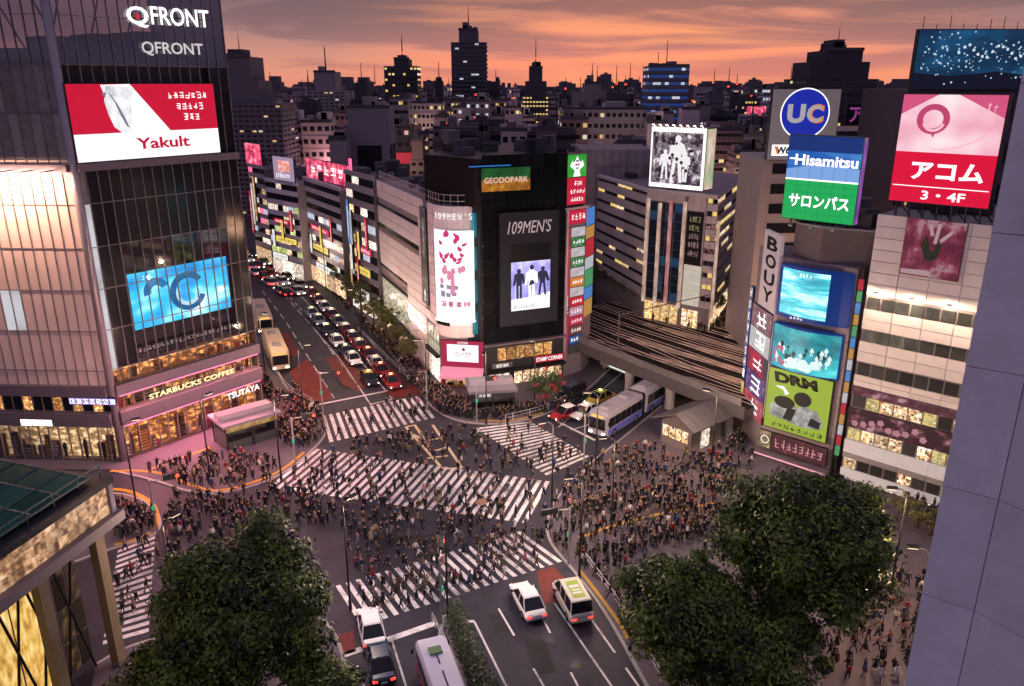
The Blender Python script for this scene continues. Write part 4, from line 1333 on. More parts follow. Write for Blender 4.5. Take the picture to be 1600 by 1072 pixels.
blue_case = M('screen_case_blue', (0.01, 0.02, 0.10), 0.3, em=(0.0, 0.035, 0.22), ems=0.55)
q = FH.rect((1197, 410), (1316, 430), (1300, 512), (1194, 488), d=0.5)
z0a, z1a = FH.uz(1197, 487, .5)[1], FH.uz(1197, 411, .5)[1]
t, bend, w, h, pf = curved(FH, 0.35, FH.L - .3, z0a, z1a, 0.15, blue_case, 'curved_screen', 'upper curved screen showing a pale turquoise sea with dark blue right side', blue_case)
sea = []
cols = [(0.0, (0.01, 0.10, 0.16)), (0.3, (0.02, .3, .38)), (.5, (.08, .5, .58)), (.68, (.5, .9, .95)), (.8, (.15, .62, .7)), (1.0, (.3, .8, .85))]
seam = lit('screen_sea', cols, (0.18, 0.18, 1.1), 1.6, detail=4)
bend([[(w * (.04 + .064 * k), h * .06), (w * (.04 + .064 * (k + 1)), h * .06), (w * (.04 + .064 * (k + 1)), h * .98), (w * (.04 + .064 * k), h * .98)] for k in range(11)], seam, 'sea')
bend([[(w * .3, h * .84), (w * .52, h * .84), (w * .52, h * .95), (w * .3, h * .95)]], E('grey_box', (.25, .4, .45), 1), 'caption_box', .1)
pseudo(t, w * .32, w * .5, h * .85, h * .94, 4, white_letter, 61, y=-pf(w * .4) - .14)
pseudo(t, w * .25, w * .45, -.02, h * .05, 4, white_letter, 62, y=-pf(w * .35) - .2)
mbk = MB()
z0b, z1b = FH.uz(1197, 567, .5)[1], FH.uz(1197, 500, .5)[1]
teal = lit('screen_teal', [(0, (0.0, .05, .07)), (.4, (.0, .2, .25)), (.7, (.02, .4, .45)), (1, (.1, .6, .65))], (.25, .25, .5), 1.35)
t, bend, w, h, pf = curved(FH, 0.3, FH.L - .55, z0b, z1b - .2, 0.15, teal, 'curved_screen', 'lower curved screen with a crowd of small figures on teal', blue_case)
r_ = random.Random(21)
dk, wt = [], []
for k in range(26):
    x, z = w * r_.uniform(.08, .92), h * r_.uniform(.05, .5)
    (dk if r_.random() < .55 else wt).extend(figure2d(x, z, h * r_.uniform(.16, .26), r_))
bend(dk, E('screen_dark_teal', (.0, .02, .03), 1), 'dark_figures')['kind'] = 'stuff'
bend(wt + [disc(w * (.45 + .1 * math.sin(k * 2.4)) + k * .18, h * (.2 + .05 * math.cos(k)), w * .07, 9) for k in range(-4, 8)], E('screen_foam', (.75, .93, .93), 1), 'white_figures', .1)['kind'] = 'stuff'
bend([disc(w * r_.uniform(.05, .25), h * r_.uniform(.1, .5), w * .03, 7) for k in range(12)], E('screen_rose', (.5, .12, .2), 1), 'pink_figures', .11)['kind'] = 'stuff'
z0c, z1c = FH.uz(1197, 664, .3)[1], FH.uz(1197, 571, .3)[1]
t, f, w, h = sign(FH, 'poster', 'lime green poster with bold black letters and two embracing figures', 0.35, FH.L - .75, z0c, z1c, .35, E('lime', (.36, .50, .045), .85), cat='poster', rim=.08)
text('DRM', w * .72, h * .17, E('ink', (.006, .006, .006), 0.2), f, w * .44, h * .87, y=-.07, bold=.06, shear=-.15)
ink = E('poster_ink', (.012, .012, .014), .5)
gr = lit('poster_grey', [(0, (.08, .08, .08)), (.5, (.35, .35, .34)), (1, (.8, .8, .78))], (1, 1, 1), .8)
shape(f, 'hair', [disc(w * .58, h * .6, w * .14, 16, h * .12), disc(w * .3, h * .48, w * .17, 16, h * .1)], ink, -.075)
shape(f, 'bodies', [[(w * .08, h * .2), (w * .06, h * .38), (w * .2, h * .5), (w * .42, h * .52), (w * .5, h * .44), (w * .62, h * .5), (w * .82, h * .46), (w * .93, h * .3), (w * .9, h * .18), (w * .6, h * .14), (w * .35, h * .18)]], gr, -.06)
shape(f, 'shade', [[(w * .3, h * .2), (w * .36, h * .42), (w * .5, h * .4), (w * .44, h * .2)], [(w * .7, h * .2), (w * .74, h * .34), (w * .9, h * .3), (w * .88, h * .19)]], ink, -.07)
shape(f, 'leaf_shape', [[(w * .12, h * .72), (w * .26, h * .74), (w * .36, h * .64), (w * .3, h * .6), (w * .26, h * .68)]], white_screen, -.08)
pseudo(f, w * .1, w * .95, h * .03, h * .12, 8, ink, 66)
zs1 = FH.uz(1197, 672, .3)[1]
zs0 = zs1 - 1.9
t, f, w, h = sign(FH, 'shop_sign', 'dark red sign with pink writing under the lime poster', 1.5, FH.L - .4, zs0, zs1, .5, lit('dark_red_sign', [(0, (.02, .004, .006)), (.7, (.1, .02, .03)), (1, (.3, .06, .08))], (1, 1, 1), .9), rim=.05)
pseudo(f, w * .05, w * .95, h * .2, h * .8, 8, E('pink_letter', (.8, .35, .4)), 67)
t, f, w, h = sign(FH, 'shop_sign', 'small amber picture box left of the dark red sign', 0.1, 1.35, zs0, zs1, .5, lit('amber_picture', [(0, (.03, .02, .01)), (.6, (.3, .2, .1)), (1, (.8, .6, .4))], (1.5, 1.5, 1.5), .8), rim=.05)
shape(f, 'frame_line', ring(w * .5, h * .5, w * .3, w * .36), white_letter)
window_row(FH, screen_tower, 0.1, FH.L - .2, .2, zs0 - .9, 5, .02, shop_white, name='shop_window')
bx(FH, screen_tower, 'canopy', -.3, FH.L + .1, zs0 - .75, zs0 - .3, 0, 1.2, ledge_m)
bx(FH, screen_tower, 'canopy_edge', -.3, FH.L + .1, zs0 - .62, zs0 - .5, 1.2, 1.26, E('canopy_pink', (.9, .4, .45), 1.2))
# the box on the roof that carries the board
zbx = FH.uz(1240, 352)[1]
rb0, rb1, rb2 = FH.w(.7, 0, -1.2), FH.w(FH.L * .5, 0, -.2), FH.w(FH.L + .9, 0, -1.6)
rbx = [rb0, rb1, rb2, FH.w(FH.L + .6, 0, -6), FH.w(.9, 0, -6)]
link('roof_box', MB().prism(ccw([(p.x - H0.x, p.y - H0.y) for p in rbx]), zH - .05, zbx).mesh('roof_box', M('roof_box_brown', (.14, .115, .115), .6)), screen_tower)
link('roof_box_rim', MB().prism(ccw([(p.x - H0.x, p.y - H0.y) for p in rbx]), zbx, zbx + .12).mesh('roof_box_rim', concrete), screen_tower)
roof_kit(screen_tower, FH, 1.5, FH.L, 2, 5, zbx + .12, 5, 9)
# picture strips down the narrow left side
r_ = random.Random(4)
zt = FHL.uz(1180, 350)[1]
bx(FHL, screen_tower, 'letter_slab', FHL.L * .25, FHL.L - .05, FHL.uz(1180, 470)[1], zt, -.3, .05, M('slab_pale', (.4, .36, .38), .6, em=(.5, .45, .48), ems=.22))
q = (FHL.L * .3, FHL.L - .15, FHL.uz(1180, 462)[1], zt - .3)
t = thing('letter_sign', 'black vertical letters on the pale slab beside the screen tower', 'sign', FHL.w(q[0], q[2], .06), FHL.ang)
for k, ch in enumerate('BOUY'):
    text(ch, (q[1] - q[0]) * .7, (q[3] - q[2]) / 4 * .78, black, t, (q[1] - q[0]) / 2, (q[3] - q[2]) * (3.5 - k) / 4, bold=.03, name='letter')
zz = FHL.uz(1180, 474)[1]
cs = [((.3, .12, .16), 'dusky rose'), ((.75, .7, .72), 'white'), ((.55, .02, .05), 'red'), ((.12, .03, .25), 'violet'), ((.6, .05, .1), 'crimson')]
hs = (zz - 3.0) / 5
for k, (c, nm) in enumerate(cs):
    m = lit('strip_' + nm.replace(' ', '_'), [(0, tuple(x * .15 for x in c)), (.4, c), (.62, tuple(min(1, x * .7 + .1) for x in c)), (.8, (.85, .75, .75)), (1, c)], (.9, .9, .9), .75, detail=4)
    t, f, w, h = sign(FHL, 'picture_panel', nm + ' picture panel on the narrow side of the screen tower', .2, FHL.L - .1, zz - (k + 1) * hs + .12, zz - k * hs, .06, m, cat='sign', rim=.03, group='picture panels beside the screen tower')
    pseudo(f, w * .2, w * .85, h * .1, h * .9, 1, white_letter, 70 + k)
t, f, w, h = sign(FHL, 'sign_strip', 'thin vertical white and blue sign at the far edge of the screen tower', -.75, -.1, FHL.uz(1162, 590)[1], FHL.uz(1166, 440)[1], .1, E('strip_blue', (.06, .1, .3), .8), rim=.04)
for k, ch in enumerate('HOKWASHI'):
    text(ch, w * .7, h / 8 * .7, white_letter, f, w / 2, h * (7.5 - k) / 8, y=-.06, name='letter')
t, f, w, h = sign(FHL, 'sign_strip', 'short yellow vertical sign below the thin blue one', -.75, -.1, FHL.uz(1158, 640)[1], FHL.uz(1162, 595)[1], .1, E('strip_yellow', (.75, .6, .12), .9), rim=.04)
pseudo(f, w * .1, w * .9, h * .05, h * .95, 1, MATS['ink'], 79)

# ---- the medicine board on top
q = FH.rect((1232, 212), (1344, 214), (1340, 349), (1224, 343), d=-1.0)
zb0, zb1 = q[2], q[3]
bz = lambda py: FH.uz(1285, py, -1.0)[1]
zmidb = bz(283)
t, f, w, h = sign(FH, 'billboard', 'blue over green billboard with white letters on the screen tower roof', q[0], q[1], zb0, zb1, -1.0, E('board_green', (.006, .42, .10), .95), cat='billboard', th=.9, rim=.06)
blue = lit('board_blue', [(0, (.0, .06, .32)), (.5, (.01, .12, .48)), (1, (.08, .3, .7))], (.2, .2, .9), 1.0, detail=2)
hm = zmidb - zb0
shape(f, 'blue_half', [[(0, hm), (w, hm), (w, h), (0, h)]], blue, -.05)
shape(f, 'pale_sky', [[(0, hm), (w, hm), (w, hm + h * .16), (w * .5, hm + h * .2), (0, hm + h * .12)]], E('board_sky', (.22, .42, .85), .9), -.055)
shape(f, 'deep_band', [[(0, h * .82), (w, h * .82), (w, h), (0, h)]], E('board_deep', (.004, .03, .2), .9), -.055)
shape(f, 'white_line', [[(0, hm - .06), (w, hm - .06), (w, hm + .1), (0, hm + .1)]], white_letter, -.06)
text('Hisamitsu', w * .86, h * .13, white_letter, f, w * .54, hm + h * .235, y=-.075, bold=.03)
shape(f, 'cross_mark', [[(w * .03, hm + h * .235), (w * .14, hm + h * .235), (w * .14, hm + h * .255), (w * .03, hm + h * .255)]], white_letter, -.075)
text('サロンパス', w * .84, h * .16, white_letter, f, w * .5, h * .23, y=-.075, bold=.03)
shape(f, 'panel_joints', [[(w * k / 6 - .012, 0), (w * k / 6 + .012, 0), (w * k / 6 + .012, h), (w * k / 6 - .012, h)] for k in range(1, 6)] + [[(0, h * k / 12 - .01), (w, h * k / 12 - .01), (w, h * k / 12 + .01), (0, h * k / 12 + .01)] for k in (1, 2, 3, 4, 5, 9, 10, 11)], E('joint_teal', (.004, .1, .12), .5), -.065)  # thin dark teal lines mark the panel joints
link('side_face', MB().box(w + .07, w + .1, .02, .85, 0, h).mesh('side_face', lit('side_purple', [(0, (.1, .02, .2)), (.5, (.35, .1, .5)), (1, (.7, .4, .5))], (1, 1, .3), .7)), t)
mb = MB()
for k in range(5):
    x = w * (k + .5) / 5
    mb.tube((x, .5, 0), (x, .7, -(zb0 - zbx)), .08, n=5).tube((x, .5, -.1), (x + .8, 2, -(zb0 - zbx)), .06, n=5)
link('legs', mb.mesh('legs', dark_metal), t)
for k in range(3):
    lm = MB().tube((0, 0, 0), (0, -.9, -.35), .03, n=4).box(-.2, .2, -1.1, -.8, -.45, -.3)
    link('floodlight', lm.mesh('floodlight', steel), t, (w * (k + .7) / 3.4, -.1, -.15))

# ================================================================== the white office building with the crimson board, right
K0, K1 = G(1311, 748), G(1480, 803)
FK0 = Fr(K0, K1)
FK = Fr(K0, K0 + FK0.e * 15.5)
office = thing('office_building', 'white panelled office block with ribbon windows behind the right hand tree', 'building', (K0.x, K0.y, 0))
zK = FK.uz(1370, 334)[1]
kb = [FK.w(0, 0, -.2), FK.w(FK.L, 0, -.2), FK.w(FK.L, 0, -14), FK.w(0, 0, -14)]
link('body', MB().prism(ccw([(p.x - K0.x, p.y - K0.y) for p in kb]), 0, zK - .1).mesh('body', M('office_body', (.25, .22, .22), .7)), office)
white_panel = M('white_panel', (.70, .65, .63), .45, rnd=.06, var=.08)
zk = lambda px, py: FK.uz(px, py)[1]
rows = [('p', 334, 459), ('w', 463, 482), ('p', 482, 513), ('w', 514, 532), ('p', 532, 563), ('w', 565, 584), ('p', 584, 601), ('b1', 601, 614), ('g', 615, 634), ('b2', 635, 664), ('g', 666, 684), ('s', 684, 704), ('p2', 704, 712), ('g', 712, 728), ('s2', 728, 741), ('shop', 743, 770)]
edge_x = lambda py: 1370 - (py - 335) * (60 / 410)
lits_k = [shop, shop_white, lit('office_yellow', [(0, (.1, .08, .03)), (.4, (.7, .55, .2)), (.6, (.25, .2, .1)), (1, (1, .85, .45))], (1.4, 1.4, 1.4), 1.0, rnd=.4)]
rk = random.Random(9)
for kind, a, b in rows:
    z1, z0 = zk(edge_x(a), a), zk(edge_x(b), b)
    if kind == 'p':
        nz = max(1, round((z1 - z0) / 1.05)) if (z1 - z0) > 3 else 2
        panels(FK, office, 0, FK.L, z0, z1, 6, nz, white_panel, 0.0, .05, .15)
    elif kind == 'p2':
        panels(FK, office, 0, FK.L, z0, z1, 6, 1, M('grey_fascia', (.3, .28, .28), .4, rnd=.1), .1, .05, .2)
    elif kind == 'w':
        window_row(FK, office, 0.1, FK.L, z0, z1, 12, -.1, M('office_glass', (.05, .05, .05), .08, rnd=.4), [lit('office_dim', [(0, (.04, .035, .025)), (.6, (.12, .1, .08)), (1, (.35, .3, .22))], (1, 1, 1), .7, rnd=.4)], .3)
    elif kind == 'g':
        window_row(FK, office, 0.1, FK.L, z0, z1, 12, -.1, MATS['office_glass'], lits_k[2:] + [shop], .65)
    elif kind in ('s', 's2'):
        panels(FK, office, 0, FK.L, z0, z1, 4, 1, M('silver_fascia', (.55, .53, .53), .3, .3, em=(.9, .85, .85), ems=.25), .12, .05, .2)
    elif kind == 'shop':
        window_row(FK, office, 0.1, FK.L, .3, z1, 9, -.02, shop_white, name='shop_window')
    elif kind in ('b1', 'b2'):
        m = lit('banner_floral' + kind, [(0, (.02, .006, .01)), (.5, (.05, .012, .02) if kind == 'b2' else (.12, .03, .05)), (.66, (.25, .08, .11)), (.8, (.6, .35, .38))], (.7, .7, 1.0), .75, detail=5)
        t, f, w, h = sign(FK, 'banner', ('narrow dusky pink banner' if kind == 'b1' else 'wide black banner with pink blossom') + ' across the white office block', 0, FK.L, z0, z1, .12, m, cat='banner', rim=.02, th=.1)
        if kind == 'b2':
            r2 = random.Random(31)
            for _ in range(9):
                x, z_ = w * (.05 + .05 * _), h * r2.uniform(.25, .75)
                shape(f, 'blossom', [disc(x + .18 * math.cos(q_), z_ + .18 * math.sin(q_), .16, 7) for q_ in (0, 1.25, 2.5, 3.77, 5.0)], E('blossom_pink', (.55, .25, .3), .8))
# wall lamps washing the panels: the photo shows the spotlights on their arms
for k in range(5):
    u = FK.L * (k + .35) / 5
    z0 = zk(edge_x(450), 452)
    lm = FK.put('wall_lamp', MB().tube((0, 0, 0), (0, -.9, .1), .04, n=5).box(-.22, .22, -1.1, -.8, -.05, .08).mesh('wall_lamp', steel), office, u, z0, 0)
    ld = bpy.data.lights.new('wall_lamp_light', 'AREA')
    ld.energy = 190
    ld.size = .5
    ld.color = (1.0, .74, .52)
    lo = link('wall_lamp_light', ld, lm, (0, -1.0, -.12))
    lo.rotation_euler = (R(35), 0, 0)
q = FK.rect((1414, 347), (1508, 342), (1502, 436), (1407, 432), d=.15)
t, f, w, h = sign(FK, 'wall_art', 'faded crimson square poster high on the white office wall', *q, .15, lit('art_crimson', [(0, (.05, .008, .018)), (.45, (.16, .015, .045)), (.62, (.3, .05, .1)), (.72, (.45, .25, .28)), (1, (.2, .02, .05))], (.55, .55, .55), .75, detail=5), cat='poster', rim=.03, th=.1)
shape(f, 'dark_leaves', [[(w * .4, h * .3), (w * .3, h * .55), (w * .38, h * .75), (w * .46, h * .5)], [(w * .5, h * .3), (w * .55, h * .6), (w * .66, h * .66), (w * .6, h * .35)], disc(w * .48, h * .38, w * .1, 10)], E('leaf_ink', (.02, .03, .012), .6))
shape(f, 'white_strokes', [[(w * .5, h * .6), (w * .56, h * .6), (w * .6, h * .95), (w * .54, h * .95)], [(w * .62, h * .6), (w * .8, h * .8), (w * .78, h * .86), (w * .6, h * .68)], [(w * .44, h * .72), (w * .5, h * .74), (w * .44, h * .94), (w * .39, h * .92)]], E('art_pale', (.5, .32, .35), .8))
shape(f, 'white_edge', [[(w * .02, h * .02), (w * .55, h * .02), (w * .5, h * .12), (w * .02, h * .1)]], MATS['art_pale'])
roof_kit(office, FK, 1, FK.L - 1, 1, 8, zK, 3, 16)
# neon pipe strip between the tower and the office
t = thing('sign_strip', 'thin vertical strip of small coloured lights between the screen tower and office', 'sign', FK.w(-.75, 2.5, .1), FK.ang)
cl5 = ['side_green', 'side_white', 'side_blue', 'side_red', 'side_amber']
for k in range(16):
    link('light_box', MB().box(0, .42, -.1, .1, 0, 1.0).mesh('light_box', MATS[cl5[(k * 3 + k // 4) % 5]]), t, (0, 0, k * 1.14))
link('pole', MB().box(.1, .3, .12, .3, -2.4, 19).mesh('pole', dark_metal), t)
# ---- the crimson board
q = FK.rect((1408, 150), (1572, 146), (1550, 322), (1393, 317), d=.4)
rz0, rz1 = FK.uz(1475, 320, .4)[1], FK.uz(1490, 148, .4)[1]
t, f, w, h = sign(FK, 'billboard', 'large pink and crimson billboard with white katakana above the white office block', q[0], q[1], rz0, rz1, .4, E('board_crimson', (.62, .002, .035), 1.15), cat='billboard', th=.9, rim=.08)
pk = lit('board_pink', [(0, (.8, .25, .38)), (.45, (.95, .55, .65)), (.75, (1, .82, .85)), (1, (1, .95, .95))], (.18, .18, .25), 1.0, detail=2)
hp = h * .475
shape(f, 'pink_half', [[(0, hp), (w, hp), (w, h), (0, h)]], pk, -.05)
for pc_ in ([(0, h * .82), (0, h), (w * .35, h)], [(w * .55, h), (w, h), (w, h * .8)]):
    shape(f, 'pink_corner', [pc_], E('board_rose', (.72, .1, .24), .9), -.053)
rose = E('board_ring', (.55, .06, .16), .95)
shape(f, 'bubble', ring(w * .33, h * .78, w * .10, w * .165, ez=.95) + [[(w * .3, h * .69), (w * .38, h * .69), (w * .355, h * .61)]], rose, -.06)
shape(f, 'bubble_light', ring(w * .34, h * .765, w * .085, w * .115, 3.4, 6.0), E('board_blush', (.95, .5, .58), 1), -.066)
r2 = random.Random(6)
shape(f, 'ribbon', [[(w * (.35 + .035 * k), hp + h * (.02 + .0004 * k ** 2.2)), (w * (.37 + .035 * k), hp + h * (.02 + .0004 * k ** 2.2)), (w * (.385 + .035 * k), hp + h * (.035 + .00045 * k ** 2.2)), (w * (.36 + .035 * k), hp + h * (.04 + .00045 * k ** 2.2))] for k in range(17)], MATS['board_blush'], -.06)
pseudo(f, w * .82, w * .93, h * .72, h * .95, 2, MATS['board_blush'], 81)
text('アコム', w * .72, h * .17, white_letter, f, w * .55, h * .305, y=-.075, bold=.035)
text('3・4F', w * .44, h * .085, white_letter, f, w * .55, h * .075, y=-.075, bold=.02)
shape(f, 'white_rule', [[(w * .02, h * .15), (w * .98, h * .15), (w * .98, h * .158), (w * .02, h * .158)]], white_letter, -.07)
mb = MB()
for k in range(7):
    x = w * (k + .5) / 7
    mb.tube((x, .4, 0), (x, .6, zK - rz0), .09, n=5).tube((x, .5, 0), (x + .6, 2.2, zK - rz0), .06, n=5)
link('legs', mb.mesh('legs', dark_metal), t)

# ================================================================== near column at the right edge
NP = 11.0
nz_ = Zat(NP, 600)
nx = Xat(NP, 1503, nz_)
column = thing('concrete_column', 'huge lavender grey panelled column close by at the right edge', 'column', (nx, NP, 0))
cm = M('column_panel', (.76, .74, .75), .55, var=.26, scale=.9, rnd=.05, bump=.15)
FP1 = Fr((nx, NP), (nx + .62, NP - .45))
FP2 = Fr((nx + .62, NP - .45), (nx + 2.5, NP - 3.6))
pb = [FP1.w(0, 0, -.06), FP1.w(FP1.L, 0, -.06), FP2.w(FP2.L, 0, -.06), (FP2.w(FP2.L, 0, -.06) + Vector((3, .5, 0))), (nx + 3, NP + 3, 0)]
link('core', MB().prism(ccw([(p[0] - nx, p[1] - NP) for p in pb]), 10, 60).mesh('core', M('column_joint', (.30, .29, .32), .7)), column)
panels(FP1, column, 0, FP1.L, 12, 56, 1, 22, cm, 0, .012, .08)
panels(FP2, column, 0, FP2.L, 12, 56, 2, 22, cm, 0, .012, .08)

# ================================================================== boards and blocks behind the right side
def back_block(name, label, x0, x1, y, base_px_top, depth, wall, cat='building', zb=0.0, rows=0, cols=0, plit=.2, seed=1, winm=None):
    """A plain block facing the camera squarely between two photo columns."""
    zt = Zat(y, base_px_top)
    xa, xb = Xat(y, x0, zt), Xat(y, x1, zt)
    fr = Fr((xa, y), (xb, y))
    o = thing(name, label, cat, (xa, y, zb))
    w = xb - xa
    fr.put('wall', MB().box(0, w, 0.05, depth, 0, zt - zb).mesh('wall', wall), o, 0, zb, 0)
    rr = random.Random(seed)
    if rows:
        mbd, mbl = MB(), MB()
        for i in range(cols):
            for j in range(rows):
                a, b = w * (i + .15) / cols, w * (i + .85) / cols
                c, d = (zt - zb) * (j + .25) / rows, (zt - zb) * (j + .75) / rows
                (mbl if rr.random() < plit else mbd).box(a, b, -.03, .04, c, d)
        for nm, m_, mt in (('windows', mbd, winm or dark_glass), ('lit_windows', mbl, city_lit)):
            if m_.f:
                fr.put(nm, m_.mesh(nm, mt), o, 0, zb, 0)['kind'] = 'stuff'
    return o, fr, zt, w


city_lit = lit('city_window', [(0, (.5, .28, .1)), (.45, (1, .62, .28)), (.6, (1, .85, .6)), (1, (1, .95, .85))], (.3, .3, .3), .75)
city_warm = lit('city_window_yellow', [(0, (.6, .35, .06)), (.5, (1, .7, .2)), (1, (1, .9, .5))], (.3, .3, .3), .9)
city_cool = lit('city_window_white', [(0, (.4, .45, .6)), (.5, (.8, .85, 1)), (1, (1, 1, 1))], (.3, .3, .3), .7)
o, fr, zt, w = back_block('office_building', 'tall block with a grey credit card board behind the screen tower', 1192, 1304, 98, 248, 10, M('uc_wall', (.30, .25, .25), .6), rows=12, cols=1, plit=0)
q = fr.rect((1208, 141), (1312, 138), (1302, 249), (1197, 250))
t, f, w, h = sign(fr, 'billboard', 'grey rooftop billboard with a blue disc and silver and orange letters', *q, .2, M('board_grey', (.20, .18, .19), .6, em=(.2, .18, .19), ems=.35), cat='billboard', rim=.08, th=.8)
R0 = w * .35
shape(f, 'white_ring', [disc(w * .5, h * .66, R0 * 1.05, 40)], white_letter, -.05)
shape(f, 'blue_disc', [disc(w * .5, h * .66, R0, 40)], E('disc_blue', (.006, .02, .36), 1.0), -.06)
text('U', w * .27, h * .27, E('letter_grey', (.42, .4, .42), .9), f, w * .37, h * .66, y=-.08, bold=.05)
text('C', w * .25, h * .27, E('letter_orange', (.75, .22, .03), 1.0), f, w * .655, h * .66, y=-.085, bold=.06)
text('C', w * .22, h * .24, E('letter_grey', (.42, .4, .42)), f, w * .635, h * .66, y=-.095, bold=.03)
shape(f, 'white_label', [[(w * .06, h * .06), (w * .36, h * .06), (w * .36, h * .22), (w * .06, h * .22)]], white_letter, -.05)
text('W6', w * .22, h * .11, E('ink_blue', (.02, .02, .06), .5), f, w * .23, h * .14, y=-.075, bold=.05)
shape(f, 'orange_flash', [[(w * .09, h * .2), (w * .13, h * .2), (w * .17, h * .08), (w * .14, h * .08)]], MATS['letter_orange'], -.08)
mb = MB().path([(w * .2, .3, h), (w * .22, -.6, h + .5), (w * .65, -.9, h + .55)], .05)
link('lamp_arm', mb.mesh('lamp_arm', dark_metal), t)
o, fr, zt, w = back_block('office_building', 'dark blue block behind the crimson board with a dim violet roof sign', 1310, 1420, 112, 205, 14, M('blue_dark_wall', (.03, .035, .06), .3), rows=9, cols=6, plit=.08, winm=M('blue_glass', (.02, .05, .10), .1, em=(.02, .1, .2), ems=.25))
q = fr.rect((1322, 163), (1408, 161), (1404, 194), (1320, 196))
t, f, w, h = sign(fr, 'billboard', 'dim black board with violet katakana behind the crimson billboard', *q, .3, black, cat='billboard', rim=.02, th=.4)
text('アコム', w * .9, h * .75, E('letter_violet_dim', (.32, .05, .28), .8), f, w * .5, h * .5, y=-.07, bold=.02)
o, fr, zt, w = back_block('office_building', 'slate block under the blue night scene board at the upper right', 1420, 1640, 92, 140, 12, M('slate_wall', (.06, .05, .07), .5), rows=8, cols=12, plit=.25, seed=4)
q = fr.rect((1432, 52), (1620, 42), (1612, 138), (1424, 140))
zq0, zq1 = q[2], q[3]
t, f, w, h = sign(fr, 'billboard', 'wide dark blue billboard picturing night lights at the upper right', q[0], q[1], zq0, zq1, .3, lit('board_night', [(0, (.001, .006, .02)), (.5, (.004, .035, .09)), (.75, (.008, .09, .22)), (1, (.03, .2, .4))], (.12, .12, .22), 1.0, detail=3), cat='billboard', rim=.1, th=.7)
r2 = random.Random(12)
shape(f, 'lights', [disc(w * r2.uniform(.05, .95), h * r2.betavariate(3, 2.2), r2.uniform(.03, .13), 6) for _ in range(150)], E('night_light', (.5, .7, .85), .9))['kind'] = 'stuff'
shape(f, 'light_swirl', [disc(w * (.35 + .04 * k), h * (.62 + .1 * math.sin(k * .9)) + .1 * (k % 3), .16, 8) for k in range(14)], E('night_swirl', (.75, .85, .95), .9))['kind'] = 'stuff'
shape(f, 'shore', [[(0, 0), (w, 0), (w, h * .22), (w * .7, h * .3), (w * .3, h * .22), (0, h * .28)]], E('night_shore', (.004, .006, .02), .8), -.052)
mb = MB()
for k in range(9):
    mb.tube((w * (k + .3) / 9, .3, h), (w * (k + .3) / 9, .3, h + random.Random(k).uniform(.4, 1.6)), .04, n=4)
link('roof_posts', mb.mesh('roof_posts', dark_metal), t)

# ================================================================== corner building beyond the tracks, with the white picture screen
ZD = 4.5                                   # level of the tracks and of the street beyond them
S0, S1, S2, S3 = G(928, 448, ZD), G(1001, 497, ZD), G(1106, 520, ZD), G(1165, 436, ZD)
FS0, FS1, FS2 = Fr(S0, S1), Fr(S1, S2), Fr(S2, S3)
mall = thing('department_store', 'grey rounded department store beyond the railway with a big picture screen on top', 'building', (S1.x, S1.y, 0))
zS = FS1.uz(1010, 300)[1]
sb = [FS0.w(0, 0, -.2), FS0.w(FS0.L, 0, -.2), FS1.w(FS1.L - .3, 0, -.2), FS2.w(FS2.L, 0, -.2), FS2.w(FS2.L, 0, -16), FS0.w(0, 0, -16)]
mallw = M('mall_panel', (.52, .44, .43), .6, rnd=.10)
link('body', MB().prism(ccw([(p.x - S1.x, p.y - S1.y) for p in sb]), 0, zS - .2).mesh('body', M('mall_body', (.22, .18, .19), .7)), mall)
nfl = 9
fh = (zS - ZD - 3.4) / nfl
for k in range(nfl):
    z0 = ZD + 3.4 + k * fh
    panels(FS0, mall, 0, FS0.L, z0, z0 + fh * .70, 5, 1, mallw, 0.0, .05, .15)
    window_row(FS0, mall, .2, FS0.L - .2, z0 + fh * .71, z0 + fh, 7, -.12, dark_glass, [city_lit, shop, city_warm], .22)
    panels(FS2, mall, 0, FS2.L, z0, z0 + fh * .6, 4, 1, mallw, 0.0, .05, .15)
    window_row(FS2, mall, .2, FS2.L - .2, z0 + fh * .61, z0 + fh, 6, -.12, dark_glass, [city_lit, shop, city_warm], .45)
q1 = FS1.rect((1002, 310), (1056, 318), (1050, 480), (1003, 470))
uA, uB = FS1.L * .02, FS1.L * .55
# dark glass strip with light fins
for k in range(11):
    z0 = ZD + 3.4 + (zS - ZD - 4.6) * k / 11
    window_row(FS1, mall, uA + .3, uB - .2, z0, z0 + (zS - ZD - 4.6) / 11, 4, .0, M('navy_glass', (.015, .025, .045), .08, rnd=.3), [MATS['blue_glass']], .3)
fin_w, fin_r = lit('fin_warm', [(0, (.25, .15, .12)), (.5, (.6, .38, .3)), (1, (1, .75, .6))], (1, 1, .6), .8), lit('fin_red', [(0, (.3, .04, .06)), (.5, (.5, .2, .2)), (1, (.9, .5, .45))], (1, 1, .5), .8)
for k, u in enumerate((uA, uA + (uB - uA) * .33, uA + (uB - uA) * .63, uB)):
    bx(FS1, mall, 'light_fin', u, u + .35, ZD + 2.8, zS - .8 - (.5 if k in (1,) else 0), .02, .5, fin_r if k == 2 else fin_w)
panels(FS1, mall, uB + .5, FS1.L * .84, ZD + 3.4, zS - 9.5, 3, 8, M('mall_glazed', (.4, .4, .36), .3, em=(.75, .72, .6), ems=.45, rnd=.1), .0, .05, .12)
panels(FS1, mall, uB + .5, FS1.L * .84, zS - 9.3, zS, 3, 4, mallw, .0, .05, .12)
panels(FS1, mall, 0, uB, zS - 1.1, zS, 4, 1, mallw, .05, .05, .2)
t, f, w, h = sign(FS1, 'banner', 'black poster with pale handwriting on the department store front', uB + .6, FS1.L * .82, zS - 9.4, zS - 2.0, .15, black, cat='poster', rim=.04, th=.1)
